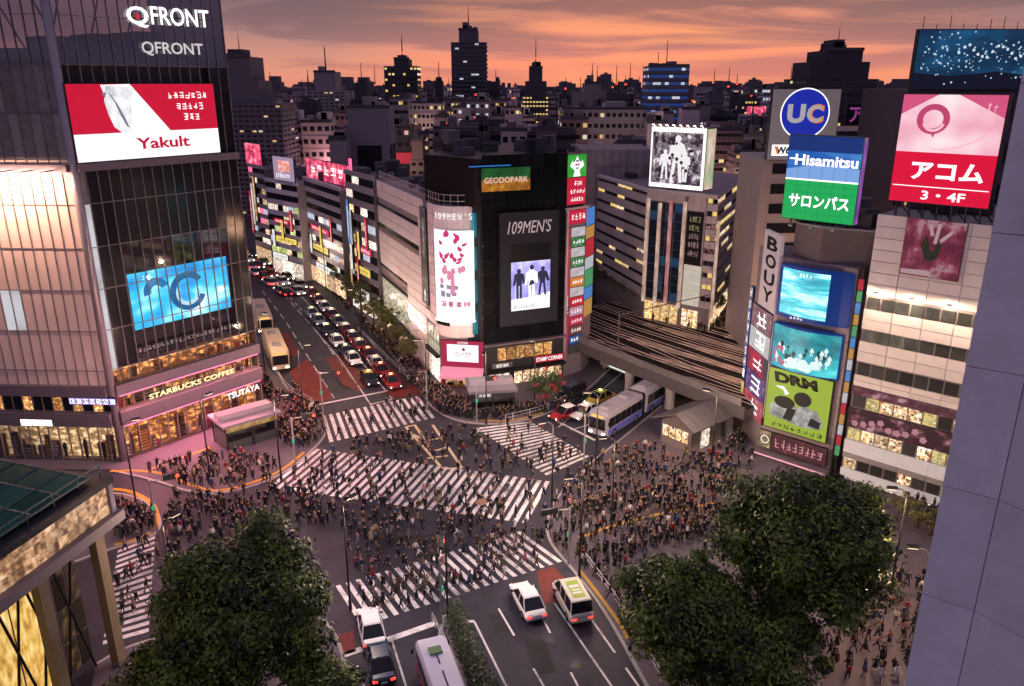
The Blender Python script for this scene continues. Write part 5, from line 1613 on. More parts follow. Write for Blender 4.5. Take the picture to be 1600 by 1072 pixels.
for k in range(5):
    pseudo(f, w * .15, w * .85, h * (.8 - .16 * k), h * (.92 - .16 * k), 4, E('poster_pink', (.6, .35, .42), .8) if k > 1 else E('poster_gold', (.5, .4, .2), .8), 100 + k)
for k in range(nfl):
    z0 = ZD + 3.4 + k * fh
    panels(FS1, mall, FS1.L * .855, FS1.L - .02, z0, z0 + fh * .58, 2, 1, mallw, .12, .04, .2)
    window_row(FS1, mall, FS1.L * .855, FS1.L - .05, z0 + fh * .6, z0 + fh, 2, -.05, dark_glass, [city_warm], .25)
window_row(FS1, mall, .5, uB, ZD + .2, ZD + 3.0, 4, .02, lit('shop_interior_gold', [(0, (.15, .07, .01)), (.3, (1, .6, .2)), (.5, (.4, .2, .05)), (.65, (1, .8, .45)), (.9, (.3, .15, .05))], (1.2, 1.2, 2.4), 1.5, 'vor', rnd=.3), name='shop_window')
window_row(FS1, mall, uB + .6, FS1.L * .84, ZD + .2, ZD + 2.8, 3, .02, shop, name='shop_window')
window_row(FS2, mall, .3, FS2.L - 1, ZD + .2, ZD + 3.0, 5, .02, shop, name='shop_window')
bx(FS2, mall, 'light_fin', .1, .5, ZD + 2, zS - 3, .02, .4, fin_w)
bx(FS1, mall, 'cornice', -.1, FS1.L, zS, zS + .5, -.5, .3, mallw)
bx(FS0, mall, 'cornice', 0, FS0.L, zS, zS + .45, -.5, .2, mallw)
roof_kit(mall, FS0, 1, FS0.L - 2, 3, 12, zS - .2, 8, 12)
q = FS1.rect((1018, 198), (1104, 200), (1100, 297), (1016, 292), d=-.6)
t, f, w, h = sign(FS1, 'video_screen', 'bright white framed screen with a monochrome crowd picture on the department store roof', q[0], q[1], q[2], q[3], -.5, E('frame_white', (.95, .95, .93), 1.3), cat='screen', rim=.05, th=2.6)
shape(f, 'picture', [[(w * .03, h * .07), (w * .95, h * .07), (w * .95, h * .92), (w * .03, h * .92)]], lit('picture_mono', [(0, (.01, .006, .012)), (.42, (.04, .025, .045)), (.5, (.35, .28, .33)), (.58, (.06, .03, .05)), (.7, (.8, .7, .75)), (1, (.95, .9, .92))], (.9, .9, .7), .95, detail=6), -.05)
r2 = random.Random(15)
shape(f, 'white_figures', figure2d(w * .5, h * .1, h * .78, r2) + figure2d(w * .66, h * .12, h * .5, r2) + figure2d(w * .28, h * .14, h * .5, r2), E('figure_white', (.9, .86, .88), 1.0), -.06)['kind'] = 'stuff'
shape(f, 'dark_marks', [disc(w * r2.uniform(.2, .8), h * r2.uniform(.15, .85), r2.uniform(.1, .28), 7) for _ in range(26)], E('mark_ink', (.03, .015, .03), .6), -.07)['kind'] = 'stuff'
link('side_picture', MB().box(w + .06, w + .1, .1, 2.5, .1, h - .1).mesh('side_picture', lit('side_art', [(0, (.1, .25, .12)), (.4, (.5, .6, .35)), (.6, (.8, .5, .4)), (.8, (.9, .85, .7))], (.6, .6, .25), .8)), t)
for k in range(8):
    link('top_lamp', MB().tube((0, 0, 0), (0, -.5, .25), .04, n=4).box(-.12, .12, -.7, -.45, .18, .32).mesh('top_lamp', E('bulb', (1, .8, .7), 3)), t, (w * (k + .5) / 8, 0, h + .05))
# plain panelled block behind it
yb = G(925, 452, ZD).y + 3
zt = Zat(yb, 234)
xa, xb = Xat(yb, 905, 20), Xat(yb, 1016, 20)
FX = Fr((xa, yb), (xb, yb))
plain = thing('windowless_block', 'large plain pinkish panelled block behind the slim sign tower', 'building', (xa, yb, 0))
FX.put('body', MB().box(0, FX.L, .16, 12, 0, zt).mesh('body', MATS['mall_body']), plain, 0, 0, 0)
panels(FX, plain, 0, FX.L, 6, zt, 9, 8, M('plain_panel', (.36, .29, .30), .65, rnd=.06), 0, .06, .15)
# ================================================================== railway bridge crossing the right hand road
ZT = 4.4
n0, n1 = G(928, 545, ZT), G(1152, 634, ZT)
f0, f1 = G(915, 452, ZT), G(1165, 524, ZT)
dirn = (n1 - n0).normalized()
perp = Vector((-dirn.y, dirn.x))
if perp.y < 0:
    perp = -perp
wid = max((f0 - n0).dot(perp), (f1 - n0).dot(perp)) + 1.0
L0, L1 = -16.0, (n1 - n0).length + 1.2
bridge = thing('railway_bridge', 'wide railway bridge with many shining rails passing between the blocks', 'bridge', (n0.x, n0.y, 0), math.atan2(dirn.y, dirn.x))
ballast = M('ballast', (.026, .019, .017), .9, var=.7, scale=2.5, bump=.6)
link('deck', MB().box(L0, L1, 0.0, wid, ZT - 1.1, ZT - .1).mesh('deck', M('deck_concrete', (.1, .09, .09), .7)), bridge)
link('ballast_bed', MB().box(L0, L1, .3, wid - .3, ZT - .099, ZT + .05).mesh('ballast_bed', ballast), bridge)
gir = M('girder_grey', (.07, .065, .07), .55)
link('girder', MB().box(L0, L1, -.25, -.002, ZT - 1.25, ZT + .2).mesh('girder', gir), bridge)
pm = MB().box(.03, 1.47, -.2, -.1, .2, 1.05).box(0, .08, -.24, -.05, .2, 1.1).mesh('parapet_panel', M('parapet_panel', (.13, .12, .125), .5, rnd=.08))
for k in range(int((L1 - L0) / 1.5)):
    link('parapet_panel', pm, bridge, (L0 + k * 1.5, 0, ZT))
railm = M('rail_steel', (.90, .70, .56), .4, .2, var=.25, scale=.3)
sleep = MB()
ntr = 9
for k in range(ntr):
    y = 1.6 + (wid - 3.2) * k / (ntr - 1)
    s = .0 if k % 2 else .012
    for dy in (-.42, .42):
        mb = MB()
        npt = 18
        pr = [(L0 + (L1 - L0) * i / npt, y + dy + math.sin(i * .33 + k * .55) * .55 + (.4 * math.sin(i * .5 + k * k))) for i in range(npt + 1)]
        for a, b in zip(pr[:-1], pr[1:]):
            mb.prism([(a[0], a[1] - .05), (b[0], b[1] - .05), (b[0], b[1] + .05), (a[0], a[1] + .05)], ZT + .145, ZT + .2)
        link('rail', mb.mesh('rail', railm), bridge)
    for i in range(int((L1 - L0) / .8)):
        sleep.box(L0 + i * .8, L0 + i * .8 + .26, y - 1.1, y + 1.1, ZT + .05, ZT + .15)
o = link('sleepers', sleep.mesh('sleepers', M('sleeper', (.030, .022, .020), .85, var=.4)), bridge)
o['kind'] = 'stuff'
# crossing rails of the points
for k in range(ntr - 1):
    y = 1.6 + (wid - 3.2) * k / (ntr - 1)
    st = (wid - 3.2) / (ntr - 1)
    for q in range(2):
        x = L0 + 8 + ((k * 17 + q * 23) % 26)
        for dy in (-.42, .42):
            mb = MB().prism([(x, y + dy - .05), (x + 18, y + st + dy - .05), (x + 18, y + st + dy + .05), (x, y + dy + .05)], ZT + .146, ZT + .195)
            link('rail', mb.mesh('rail', railm), bridge)
for x in (6, 22, L1 - 12):
    for yy in (1, wid / 2, wid - 1):
        link('pier', MB().tube((x, yy, 0), (x, yy, ZT - 1.1), .6, n=10).mesh('pier', concrete), bridge)
for k in range(5):
    x = L0 + 8 + k * 12
    mb = MB().tube((x, .6, ZT), (x, .6, ZT + 6), .1, n=5).tube((x, wid - .6, ZT), (x, wid - .6, ZT + 6), .1, n=5).tube((x, .6, ZT + 5.6), (x, wid - .6, ZT + 5.6), .07, n=4)
    if k in (1, 3):
        link('gantry', mb.mesh('gantry', M('gantry_dark', (.1, .09, .09), .5)), bridge)
for k in range(4):
    x = L0 + 12 + k * 13
    lp_ = link('track_lamp', MB().tube((0, 0, 0), (0, 0, 5.5), .08, n=6).box(-.15, .15, -.7, .1, 5.45, 5.6).mesh('track_lamp', dark_metal), bridge, (x, wid - 1.0, ZT))
    link('bulb', MB().box(-.12, .12, -.65, 0, 5.38, 5.448).mesh('bulb', E('sodium_bulb', (1, .6, .3), 6)), lp_)
    ld = bpy.data.lights.new('track_light', 'POINT')
    ld.energy, ld.color, ld.shadow_soft_size = 6500, (1, .55, .33), .2
    link('track_light', ld, lp_, (0, -.4, 5.1))
# raised street beyond the tracks
off = lambda x, y: (n0.x + dirn.x * x + perp.x * y, n0.y + dirn.y * x + perp.y * y)
struct('raised_street', MB().prism(ccw([off(L0, wid + .1), off(L1 + 6, wid + .1), off(L1 + 40, wid + 70), off(L0 - 5, wid + 60)]), 0, ZD), M('raised_paving', (.13, .10, .09), .6, var=.3, scale=.4))

# ================================================================== kiosks and entrances on the pavements
def roofed_entrance(name, label, pa, pb, depth, h, cat='entrance', roof=None, lit_m=None, group=None):
    """Stair entrance with a flat canopy on posts, long edge pa-pb facing the camera."""
    fr = Fr(G(*pa), G(*pb))
    t = thing(name, label, cat, (fr.p0.x, fr.p0.y, PAVEH), fr.ang, group)
    roof = roof or M('canopy_violet_grey', (.20, .18, .22), .4, .2)
    link('roof', MB().box(-.4, fr.L + .4, -.5, depth + .4, h, h + .3).mesh('roof', roof), t)
    link('upstand', MB().box(-.1, fr.L + .1, depth * .35, depth * .75, h + .3, h + .85).mesh('upstand', M('upstand_grey', (.26, .23, .27), .5)), t)
    for x in (0, fr.L / 2, fr.L):
        for y in (0, depth):
            link('post', MB().box(x - .1, x + .1, y - .1, y + .1, 0, h).mesh('post', dark_metal), t)
    link('sign_band', MB().box(0, fr.L, -.12, -.04, h - .7, h - .05).mesh('sign_band', lit_m or M('band_glass', (.05, .05, .06), .2)), t)
    link('back_wall', MB().box(0, fr.L, depth - .3, depth - .15, 0, h).mesh('back_wall', M('tile_grey', (.2, .19, .2), .4)), t)
    link('parapet', MB().box(0, fr.L, .1, .2, 0, 1.0).mesh('parapet', M('entrance_glass', (.05, .06, .06), .1)), t)
    for x in (-.05, fr.L - .05):
        link('side_glass', MB().box(x, x + .1, .25, depth - .4, .1, h - .8).mesh('side_glass', MATS['entrance_glass']), t)
    link('stairs', MB().box(.3, fr.L - .3, .5, depth - .5, .0, .05).box(.3, fr.L - .3, 1.2, depth - .5, .05, .2).mesh('stairs', M('stair_dark', (.05, .045, .05), .8)), t)
    return t, fr


t, fr = roofed_entrance('subway_entrance', 'dark flat roofed subway entrance before the men\'s fashion store', (738, 652), (803, 648), 4.2, 3.0)
text('渋谷駅', fr.L * .3, .4, white_letter, t, fr.L * .3, 2.62, y=-.15)
t, fr = roofed_entrance('subway_entrance', 'violet lit subway entrance with long canopy beside the glass building', (357, 708), (436, 684), 3.6, 2.9, lit_m=lit('entrance_amber', [(0, (.1, .04, .01)), (.5, (.5, .25, .06)), (1, (1, .7, .3))], (1, 1, 1), .6))
# police-box-like kiosk with folded roof
fr = Fr(G(1027, 690), G(1078, 712))
koban = thing('station_kiosk', 'grey station kiosk with a pitched panelled roof beside the articulated bus', 'kiosk', (fr.p0.x, fr.p0.y, PAVEH), fr.ang)
L_, d_ = fr.L, 6.0
kw = M('kiosk_stone', (.17, .14, .135), .6)
link('wall', MB().box(.2, L_ - .2, .3, d_ - .3, 0, 2.6).mesh('wall', kw), koban)
rm = M('kiosk_roof', (.11, .10, .11), .45, .2, rnd=.1)
ng, ridge, rise = 6, L_ * .6, 1.5
for k in range(ng):
    y0, y1 = -.6 + (d_ + 1.2) * k / ng, -.6 + (d_ + 1.2) * (k + 1) / ng - .04
    for xa, za, xb, zb_ in ((-.7, 0, ridge - .02, rise), (ridge + .02, rise, L_ + .7, .2)):
        mb = MB()
        mb.loft([[(xa, y0, za), (xa, y1, za), (xa, y1, za + .14), (xa, y0, za + .14)], [(xb, y0, zb_), (xb, y1, zb_), (xb, y1, zb_ + .14), (xb, y0, zb_ + .14)]])
        link('roof_panel', mb.mesh('roof_panel', rm), koban, (0, 0, 2.6))
mb = MB()
mb.loft([[(.2, .32, 2.6), (L_ - .2, .32, 2.6), (ridge, .32, 2.5 + rise)], [(.2, .45, 2.6), (L_ - .2, .45, 2.6), (ridge, .45, 2.5 + rise)]])
link('gable', mb.mesh('gable', kw), koban)
for k in range(4):
    link('window', MB().box(.5 + k * (L_ - 1) / 4, .35 + (k + 1) * (L_ - 1) / 4, .22, .28, .9, 2.2).mesh('window', shop), koban)
link('door', MB().box(L_ - .19, L_ - .14, 2, 3.4, .05, 2.1).mesh('door', shop_white), koban)

# ================================================================== station annexe at the lower left: green glass roof, lit fascia, columns
ZA = 13.5
ca, cb = G(165, 752, ZA), G(-60, 905, ZA)
FN = Fr(cb, ca)
annexe = thing('station_annexe', 'dark station annexe with a green glass roof and glowing amber fascia at the lower left', 'building', (cb.x, cb.y, 0))
fz0 = ZA - 2.3
conc = M('annexe_concrete', (.24, .20, .20), .6)
link('roof_slab', MB().prism(ccw([(p.x - cb.x, p.y - cb.y) for p in (FN.w(-12, 0, .35), FN.w(FN.L + .3, 0, .35), FN.w(FN.L + .3, 0, -14), FN.w(-12, 0, -14))]), ZA - .15, ZA + .25).mesh('roof_slab', M('annexe_roof', (.03, .032, .036), .35)), annexe)
link('floor_slab', MB().prism(ccw([(p.x - cb.x, p.y - cb.y) for p in (FN.w(-12, 0, .5), FN.w(FN.L + .6, 0, .5), FN.w(FN.L + .6, 0, -13), FN.w(-12, 0, -13))]), fz0 - .7, fz0).mesh('floor_slab', conc), annexe)
pan = lit('fascia_amber', [(0, (.05, .02, .01)), (.35, (.26, .12, .06)), (.6, (.75, .42, .22)), (1, (1, .82, .6))], (1.6, 1.6, 1.6), .8, detail=6, rnd=.4)
panels(FN, annexe, -12, FN.L - .1, fz0, ZA - .18, 26, 3, pan, 0, .07, .15, name='fascia_tile')
bx(FN, annexe, 'end_post', FN.L - .1, FN.L + .3, fz0, ZA - .16, -.3, .2, M('post_violet', (.25, .22, .26), .5))
link('back_wall', MB().prism(ccw([(p.x - cb.x, p.y - cb.y) for p in (FN.w(-12, 0, -.4), FN.w(FN.L, 0, -.4), FN.w(FN.L, 0, -12), FN.w(-12, 0, -12))]), fz0, ZA - .2).mesh('back_wall', M('annexe_dark', (.03, .028, .03), .5)), annexe)
colm = M('annexe_column', (.22, .17, .11), .6, var=.25)
for u in (FN.L - 1.2, FN.L - 6.0, FN.L - 10.6, FN.L - 15.2):
    FN.put('column', MB().prism([(-.38, .15), (.38, .15), (.38, .75), (-.38, .75)], 0, fz0 - .7).mesh('column', colm), annexe, u, 0, 0)
# lit hall behind the columns, with its steel lattice
FH2 = Fr(FN.w(-12, 0, -2.6), FN.w(FN.L - 1.0, 0, -2.6))
hall_dim = lit('hall_dim', [(0, (.01, .006, .004)), (.5, (.04, .02, .01)), (.7, (.25, .14, .06)), (.85, (.8, .6, .4)), (1, (.9, .8, .7))], (1.2, 1.2, .8), .6, detail=6)
for q_ in range(4):
    window_row(FH2, annexe, FH2.L - 3.3, FH2.L, .2 + q_ * (fz0 - 1.2) / 4, .2 + (q_ + 1) * (fz0 - 1.2) / 4, 3, 0, hall_dim, [M('hall_dark', (.03, .025, .02), .3)], .35, name='hall_window')
window_row(FH2, annexe, 0, FH2.L - 3.4, .2, fz0 - 1, 9, 0, lit('hall_gold', [(0, (.12, .05, .01)), (.4, (.7, .38, .08)), (.65, (1, .68, .22)), (1, (1, .9, .6))], (2.4, 2.4, .9), 1.1, detail=8, rnd=.35), name='hall_window')
for k in range(9):
    u = FN.L - 2 - k * 2.1
    FN.put('lattice_bar', MB().tube((0, 1.6, .3), (-2.2, 1.5, fz0 - .9), .09, n=5).mesh('lattice_bar', dark_metal), annexe, u, 0, 0)
    FN.put('lattice_bar', MB().tube((-2.2, 1.75, .3), (0, 1.65, fz0 - .9), .09, n=5).mesh('lattice_bar', dark_metal), annexe, u, 0, 0)
# glazed roof: green panes on bars
gp = M('green_glass', (.012, .055, .045), .12, rnd=.7, spec=.6, em=(.01, .13, .09), ems=.07)
nx_, ny_ = 9, 6
for i in range(nx_):
    for j in range(ny_):
        u0, v0 = FN.L - .8 - i * 2.3, .7 + j * 1.8
        zz0 = ZA + .5 + j * .16
        o = FN.put('roof_pane', MB().box(-2.2, 0, 0, 1.7, 0, .06).mesh('roof_pane', gp), annexe, u0, zz0, -v0)
        o.rotation_euler = (R(5), 0, FN.ang)
barm = M('roof_bar', (.07, .10, .10), .35, .5)
for i in range(nx_ + 1):
    FN.put('roof_bar', MB().tube((0, .6, ZA + .5), (0, 11.7, ZA + 1.55), .1, n=5).mesh('roof_bar', barm), annexe, FN.L - .75 - i * 2.3, 0, 0)
for j in range(ny_ + 1):
    FN.put('roof_bar', MB().tube((0, 0, 0), (-nx_ * 2.3, 0, 0), .08, n=5).mesh('roof_bar', barm), annexe, FN.L - .7, ZA + .55 + j * .165, -(.6 + j * 1.82))
for j, zz0 in enumerate((ZA + .7, ZA + 1.15)):
    FN.put('roof_railing', MB().tube((0, .3, 0), (-24, .3, 0), .05, n=4).mesh('roof_railing', barm), annexe, FN.L, zz0, 0)
for k in range(12):
    FN.put('roof_railing', MB().tube((0, .3, 0), (0, .3, .95), .045, n=4).mesh('roof_railing', barm), annexe, FN.L - k * 2, ZA + .2, 0)
rq = random.Random(17)
for k in range(9):
    u, v = FN.L - rq.uniform(1, 16), rq.uniform(1.5, 10)
    w_, d__ = rq.uniform(.6, 2.4), rq.uniform(.2, .7)
    FN.put('roof_duct', MB().box(-w_ / 2, w_ / 2, -d__ / 2, d__ / 2, 0, rq.uniform(.25, .7)).mesh('roof_duct', rq.choice([barm, M('duct_grey', (.2, .2, .2), .5), M('duct_pale', (.4, .37, .33), .5)])), annexe, u, ZA + .75 + v * .09, -v)
mb = MB()
for k in range(4):
    a = [(math.cos(t_ / 6 * 1.8) * 2.4, .0, math.sin(t_ / 6 * 1.8) * 1.5) for t_ in range(7)]
    mb.path([(x, y + k * .25, z) for x, y, z in a], .07, 5)
FN.put('curved_rib', mb.mesh('curved_rib', M('rib_white', (.7, .62, .55), .4, em=(.9, .8, .65), ems=.35)), annexe, FN.L - 3.2, ZA + .9, -11.5)

# ================================================================== street lamps, signals, guard rails
lamp_bulb = E('lamp_bulb', (1.0, .78, .55), 2.0)


def street_lamp():
    t = thing('street_lamp', 'x', 'street lamp', group='street lamps on the pavements')
    link('pole', MB().tube((0, 0, 0), (0, 0, 8.8), .09, .06, 8).tube((0, 0, 0), (0, 0, .9), .14, .12, 8).mesh('pole', dark_metal, True), t)
    link('arm', MB().path([(0, 0, 8.7), (.4, 0, 9.1), (1.1, 0, 9.2)], .045, 6).mesh('arm', dark_metal), t)
    link('lamp_head', MB().box(.75, 1.5, -.16, .16, 9.12, 9.26).mesh('lamp_head', dark_metal), t)
    link('bulb', MB().box(.8, 1.45, -.12, .12, 9.06, 9.118).mesh('bulb', lamp_bulb), t)
    return t


proto = street_lamp()
proto_lamp = copy_tree(proto)           # a lamp without its light, for the far ones
first = True
lamps = [((668, 642), 200, 'street lamp at the kerb of the men\'s store corner', 900, (1, .72, .45)), ((835, 640), 250, 'street lamp beside the small shrub', 900, (1, .72, .45)), ((930, 745), 180, 'street lamp at the corner of the square by the bus', 1300, (1, .70, .42)),
         ((1110, 745), 150, 'street lamp in the crowd near the screen tower', 3600, (1, .68, .48)), ((475, 655), 20, 'street lamp on the corner before the coffee letters', 1900, (1, .42, .34)), ((330, 755), 60, 'street lamp on the curved kerb of the glass building', 2600, (1, .34, .44)),
         ((565, 545), 190, 'street lamp among the trees beside the taxi queue', 900, (1, .74, .48)), ((510, 455), 190, 'far street lamp up the taxi street', 900, (1, .74, .48)), ((415, 590), 330, 'street lamp beside the beige bus', 1900, (1, .50, .28)), ((955, 830), 190, 'street lamp on the yellow strip of the square', 1300, (1, .68, .5)),
         ((1390, 930), 170, 'street lamp behind the large right hand tree', 1600, (1, .60, .30)), ((1420, 1040), 170, 'street lamp by the foot of the big column', 1500, (1, .58, .28)), ((215, 800), 20, 'street lamp on the small traffic island', 1100, (1, .45, .52)), ((905, 905), 190, 'street lamp at the kerb beside the green roofed van', 450, (.9, .85, 1)), ((862, 800), 200, 'street lamp at the right tip of the diagonal crossing', 1300, (1, .74, .82)), ((440, 752), 20, 'street lamp at the left tip of the diagonal crossing', 2000, (1, .46, .54)),
         ((548, 955), 60, 'street lamp by the lower left tree at the bottom zebra crossing', 1000, (.95, .82, 1)), ((760, 664), 260, 'street lamp between the subway entrance and the right hand zebra', 1300, (1, .74, .78)), ((700, 972), 90, 'street lamp at the tip of the hedge', 600, (.9, .84, 1)), ((280, 990), 60, 'street lamp by the left zebra crossing', 800, (1, .6, .68))]  # crossing-edge lamps added to brighten the road; pink ones tint the plaza
for (px, py), a, lab, en, c in lamps:
    o = proto if first else copy_tree(proto)
    first = False
    g = G(px, py)
    o.location = (g.x, g.y, PAVEH)
    o.rotation_euler.z = R(a)
    o['label'] = lab
    ld = bpy.data.lights.new('street_light', 'POINT')
    ld.energy = en * 1.2
    ld.color = c
    ld.shadow_soft_size = .25
    head = [c_ for c_ in o.children if c_.name.startswith('bulb')][0]
    link('street_light', ld, head, (1.1, 0, 8.85))


def signal():
    t = thing('traffic_light', 'x', 'traffic light', group='traffic lights round the crossing')
    link('pole', MB().tube((0, 0, 0), (0, 0, 5.4), .08, n=8).tube((0, 0, 5.2), (2.2, 0, 5.4), .05, n=6).mesh('pole', M('signal_pole', (.3, .29, .3), .5, .4)), t)
    b = link('signal_head', MB().box(1.1, 2.5, -.14, .14, 5.1, 5.6).mesh('signal_head', dark_metal), t)
    for k, m in enumerate((E('signal_off', (.02, .06, .05), .5), E('signal_amber_off', (.08, .05, .01), .5), E('signal_red', (1, .06, .03), 4))):
        link('lens', MB().tube((1.35 + .45 * k, -.2, 5.35), (1.35 + .45 * k, -.14, 5.35), .16, n=10).mesh('lens', m), b)
    link('walk_signal', MB().box(-.13, .13, -.2, -.1, 2.6, 3.0).mesh('walk_signal', E('walk_green', (.05, .6, .35), .7)), t)
    return t


sp = signal()
first = True
for (px, py), a, lab in [((505, 648), 0, 'traffic light at the left end of the top zebra crossing'), ((668, 645), 200, 'traffic light at the right end of the top zebra crossing'), ((745, 662), 20, 'traffic light at the near end of the right hand zebra crossing'), ((912, 728), 90, 'traffic light at the kerb where the bus waits'),
                         ((888, 884), 200, 'traffic light before the red painted lane'), ((462, 728), 20, 'traffic light at the left tip of the diagonal crossing'), ((690, 972), 90, 'traffic light at the tip of the hedge'), ((247, 838), 30, 'traffic light on the small traffic island')]:
    o = sp if first else copy_tree(sp)
    first = False
    g = G(px, py)
    o.location = (g.x, g.y, PAVEH)
    o.rotation_euler.z = R(a)
    o['label'] = lab


def guard_rail(px, label):
    l = smooth_px(px)
    g = [G(*p) for p in l]
    c = g[0]
    t = thing('guard_rail', label, 'railing', (c.x, c.y, PAVEH))
    mb = MB()
    for a, b in zip(g[:-1], g[1:]):
        for z in (.45, .85):
            mb.tube((a.x - c.x, a.y - c.y, z), (b.x - c.x, b.y - c.y, z), .035, n=4)
    link('rails', mb.mesh('rails', M('rail_white', (.5, .48, .5), .5)), t)
    for a in g[::2]:
        link('post', MB().tube((a.x - c.x, a.y - c.y, 0), (a.x - c.x, a.y - c.y, .9), .05, n=5).mesh('post', MATS['rail_white']), t)


guard_rail([(915, 880), (955, 935), (985, 985), (1035, 1072)], 'white guard rail along the kerb under the small right tree')
guard_rail([(560, 520), (600, 560), (640, 598)], 'white guard rail between the taxi queue and the shops')
guard_rail([(790, 660), (850, 646), (905, 618)], 'white guard rail before the shrub and the parked cars')
guard_rail([(425, 575), (452, 616), (490, 634)], 'white guard rail beside the front of the beige bus')
# ================================================================== blocks along the street on the left, beyond the pale store
def street_block(name, label, pa, pb, topx, topy, depth, wall, floors, cols, lits, plit, seed, zb=0, band=.45, nm='wall_band'):
    fr = Fr(G(*pa), G(*pb))
    z1 = fr.uz(topx, topy)[1]
    t = thing(name, label, 'building', (fr.p0.x, fr.p0.y, 0))
    fr.put('body', MB().box(0, fr.L, .12, depth, 0, z1 - .1).mesh('body', M(wall[0] + '_core', tuple(c * .6 for c in wall[1]), .7)), t)
    wm = M(wall[0], tuple(min(.7, c * 1.4) for c in wall[1]), .5, rnd=.06)
    rr = random.Random(seed)
    fh = (z1 - 3.6) / floors
    window_row(fr, t, .1, fr.L - .1, .2, 3.3, max(2, cols // 2), .03, shop_white if seed % 2 else shop, name='shop_window')
    for k in range(floors):
        z0 = 3.6 + k * fh
        panels(fr, t, 0, fr.L, z0, z0 + fh * band, max(2, cols // 3), 1, wm, .05, .04, .15)
        window_row(fr, t, .05, fr.L - .05, z0 + fh * band, z0 + fh, cols, -.05, dark_glass, lits, plit * (1.0 if k < floors * .6 else .5), rng=rr)
    bx(fr, t, 'parapet', -.1, fr.L + .1, z1 - .1, z1 + .6, -.4, .12, wm)
    roof_kit(t, fr, 1, fr.L - 1, 2, depth - 1, z1 - .1, seed, 6)
    return t, fr, z1


L3 = [shop, shop_white, shop_white, city_cool]
FRB = [None] * 6
t, fr, z1 = street_block('street_building', 'white banded office block with rounded look left of the pale store', (486, 436), (541, 470), 488, 285, 14, ('band_white', (.38, .33, .36)), 8, 8, L3, .6, 2)
FRB[0], FRB[3] = fr, z1
t, fr, z1b = street_block('street_building', 'white block with a pink lit rooftop sign facing up the taxi street', (428, 425), (476, 440), 430, 285, 12, ('sign_block_white', (.42, .36, .40)), 7, 6, L3 + [lit('leafy_window', [(0, (.05, .06, .01)), (.5, (.5, .55, .2)), (1, (1, .95, .6))], (1.5, 1.5, 1.5), 1.1, rnd=.3)], .6, 3)
FRB[1], FRB[4] = fr, z1b
q = fr.rect((427, 246), (475, 247), (478, 284), (428, 283), d=.3)
s_, f, w, h = sign(fr, 'billboard', 'pale lilac rooftop billboard with a small glowing picture up the taxi street', q[0], fr.L, z1b + .7, q[3], .3, E('board_lilac', (.42, .30, .44), .85), cat='billboard')
shape(f, 'picture', [[(w * .25, h * .35), (w * .85, h * .4), (w * .82, h * .85), (w * .22, h * .85)]], lit('pic_rose', [(0, (.2, .02, .03)), (.5, (.9, .3, .25)), (1, (1, .9, .8))], (1, 1, 1), 1.0))
pseudo(f, w * .1, w * .8, h * .1, h * .32, 7, white_letter, 120)
pink = E('pink_neon', (1.0, .12, .28), 1.6)
frp = Fr(G(484, 440), G(541, 470))
q = frp.rect((478, 248), (545, 258), (545, 285), (480, 283), d=-3)
s_, f, w, h = sign(frp, 'billboard', 'hot pink rooftop sign glowing over the banded office block', q[0], q[1], q[2], q[3], -3, lit('neon_pinks', [(0, (.12, .01, .03)), (.4, (.5, .03, .1)), (.65, (1, .15, .25)), (1, (1, .75, .7))], (.6, .6, .6), 1.2), cat='billboard')
pseudo(f, w * .1, w * .9, h * .3, h * .8, 5, white_letter, 121)
s_, f, w, h = sign(frp, 'sign_strip', 'pink upright neon sign at the end of the pink rooftop sign', q[1] + .3, q[1] + 1.6, q[2] - .5, q[3] + 1.4, -3, pink, cat='sign')
t, fr, z1c = street_block('street_building', 'slim dark block hung with vertical signs beside the pale store', (552, 478), (594, 506), 556, 275, 8, ('slim_grey', (.2, .18, .2)), 8, 4, L3, .55, 5)
FRB[2], FRB[5] = fr, z1c
for k, (c, nm, u, za, zb_) in enumerate((('side_blue', 'blue', 1.2, .5, .82), ('side_white', 'white', 2.4, .28, .75), ('side_red', 'red', 4.6, .1, .42), ('side_amber', 'amber', 1.2, .2, .42))):
    s_, f, w, h = sign(fr, 'sign_strip', nm + ' vertical sign on the slim dark block beside the pale store', u, u + .9, z1c * za, z1c * zb_, .5, MATS[c], cat='sign', rim=.03)
    pseudo(f, w * .15, w * .85, h * .05, h * .95, 1, white_letter if nm != 'white' else MATS['ink'], 130 + k)
t, fr, z1d = street_block('street_building', 'far narrow block covered in bright signs at the bend of the taxi street', (402, 405), (426, 415), 400, 262, 10, ('far_grey', (.25, .22, .25)), 8, 4, L3 + [pink], .7, 6)
for k, (c, nm, u) in enumerate((('side_red', 'red', .3), ('side_white', 'white', 1.7), ('side_amber', 'yellow', 3.0))):
    s_, f, w, h = sign(fr, 'sign_strip', nm + ' tall sign on the far narrow block at the bend', u, u + 1.0, z1d * (.3 + .1 * k), z1d * (.75 + .08 * k), .5, MATS[c], cat='sign', rim=.03)
    pseudo(f, w * .15, w * .85, h * .05, h * .95, 1, white_letter, 140 + k)
s_, f, w, h = sign(fr, 'billboard', 'small red rooftop sign on the far narrow block', 0, fr.L, z1d + .7, z1d + 5, .2, MATS['neon_pinks'], cat='billboard')
t, fr, _ = street_block('street_building', 'dim block behind the glass building on the left side of the taxi street', (375, 415), (384, 395), 375, 250, 12, ('left_dim', (.16, .14, .17)), 9, 4, L3, .3, 8)

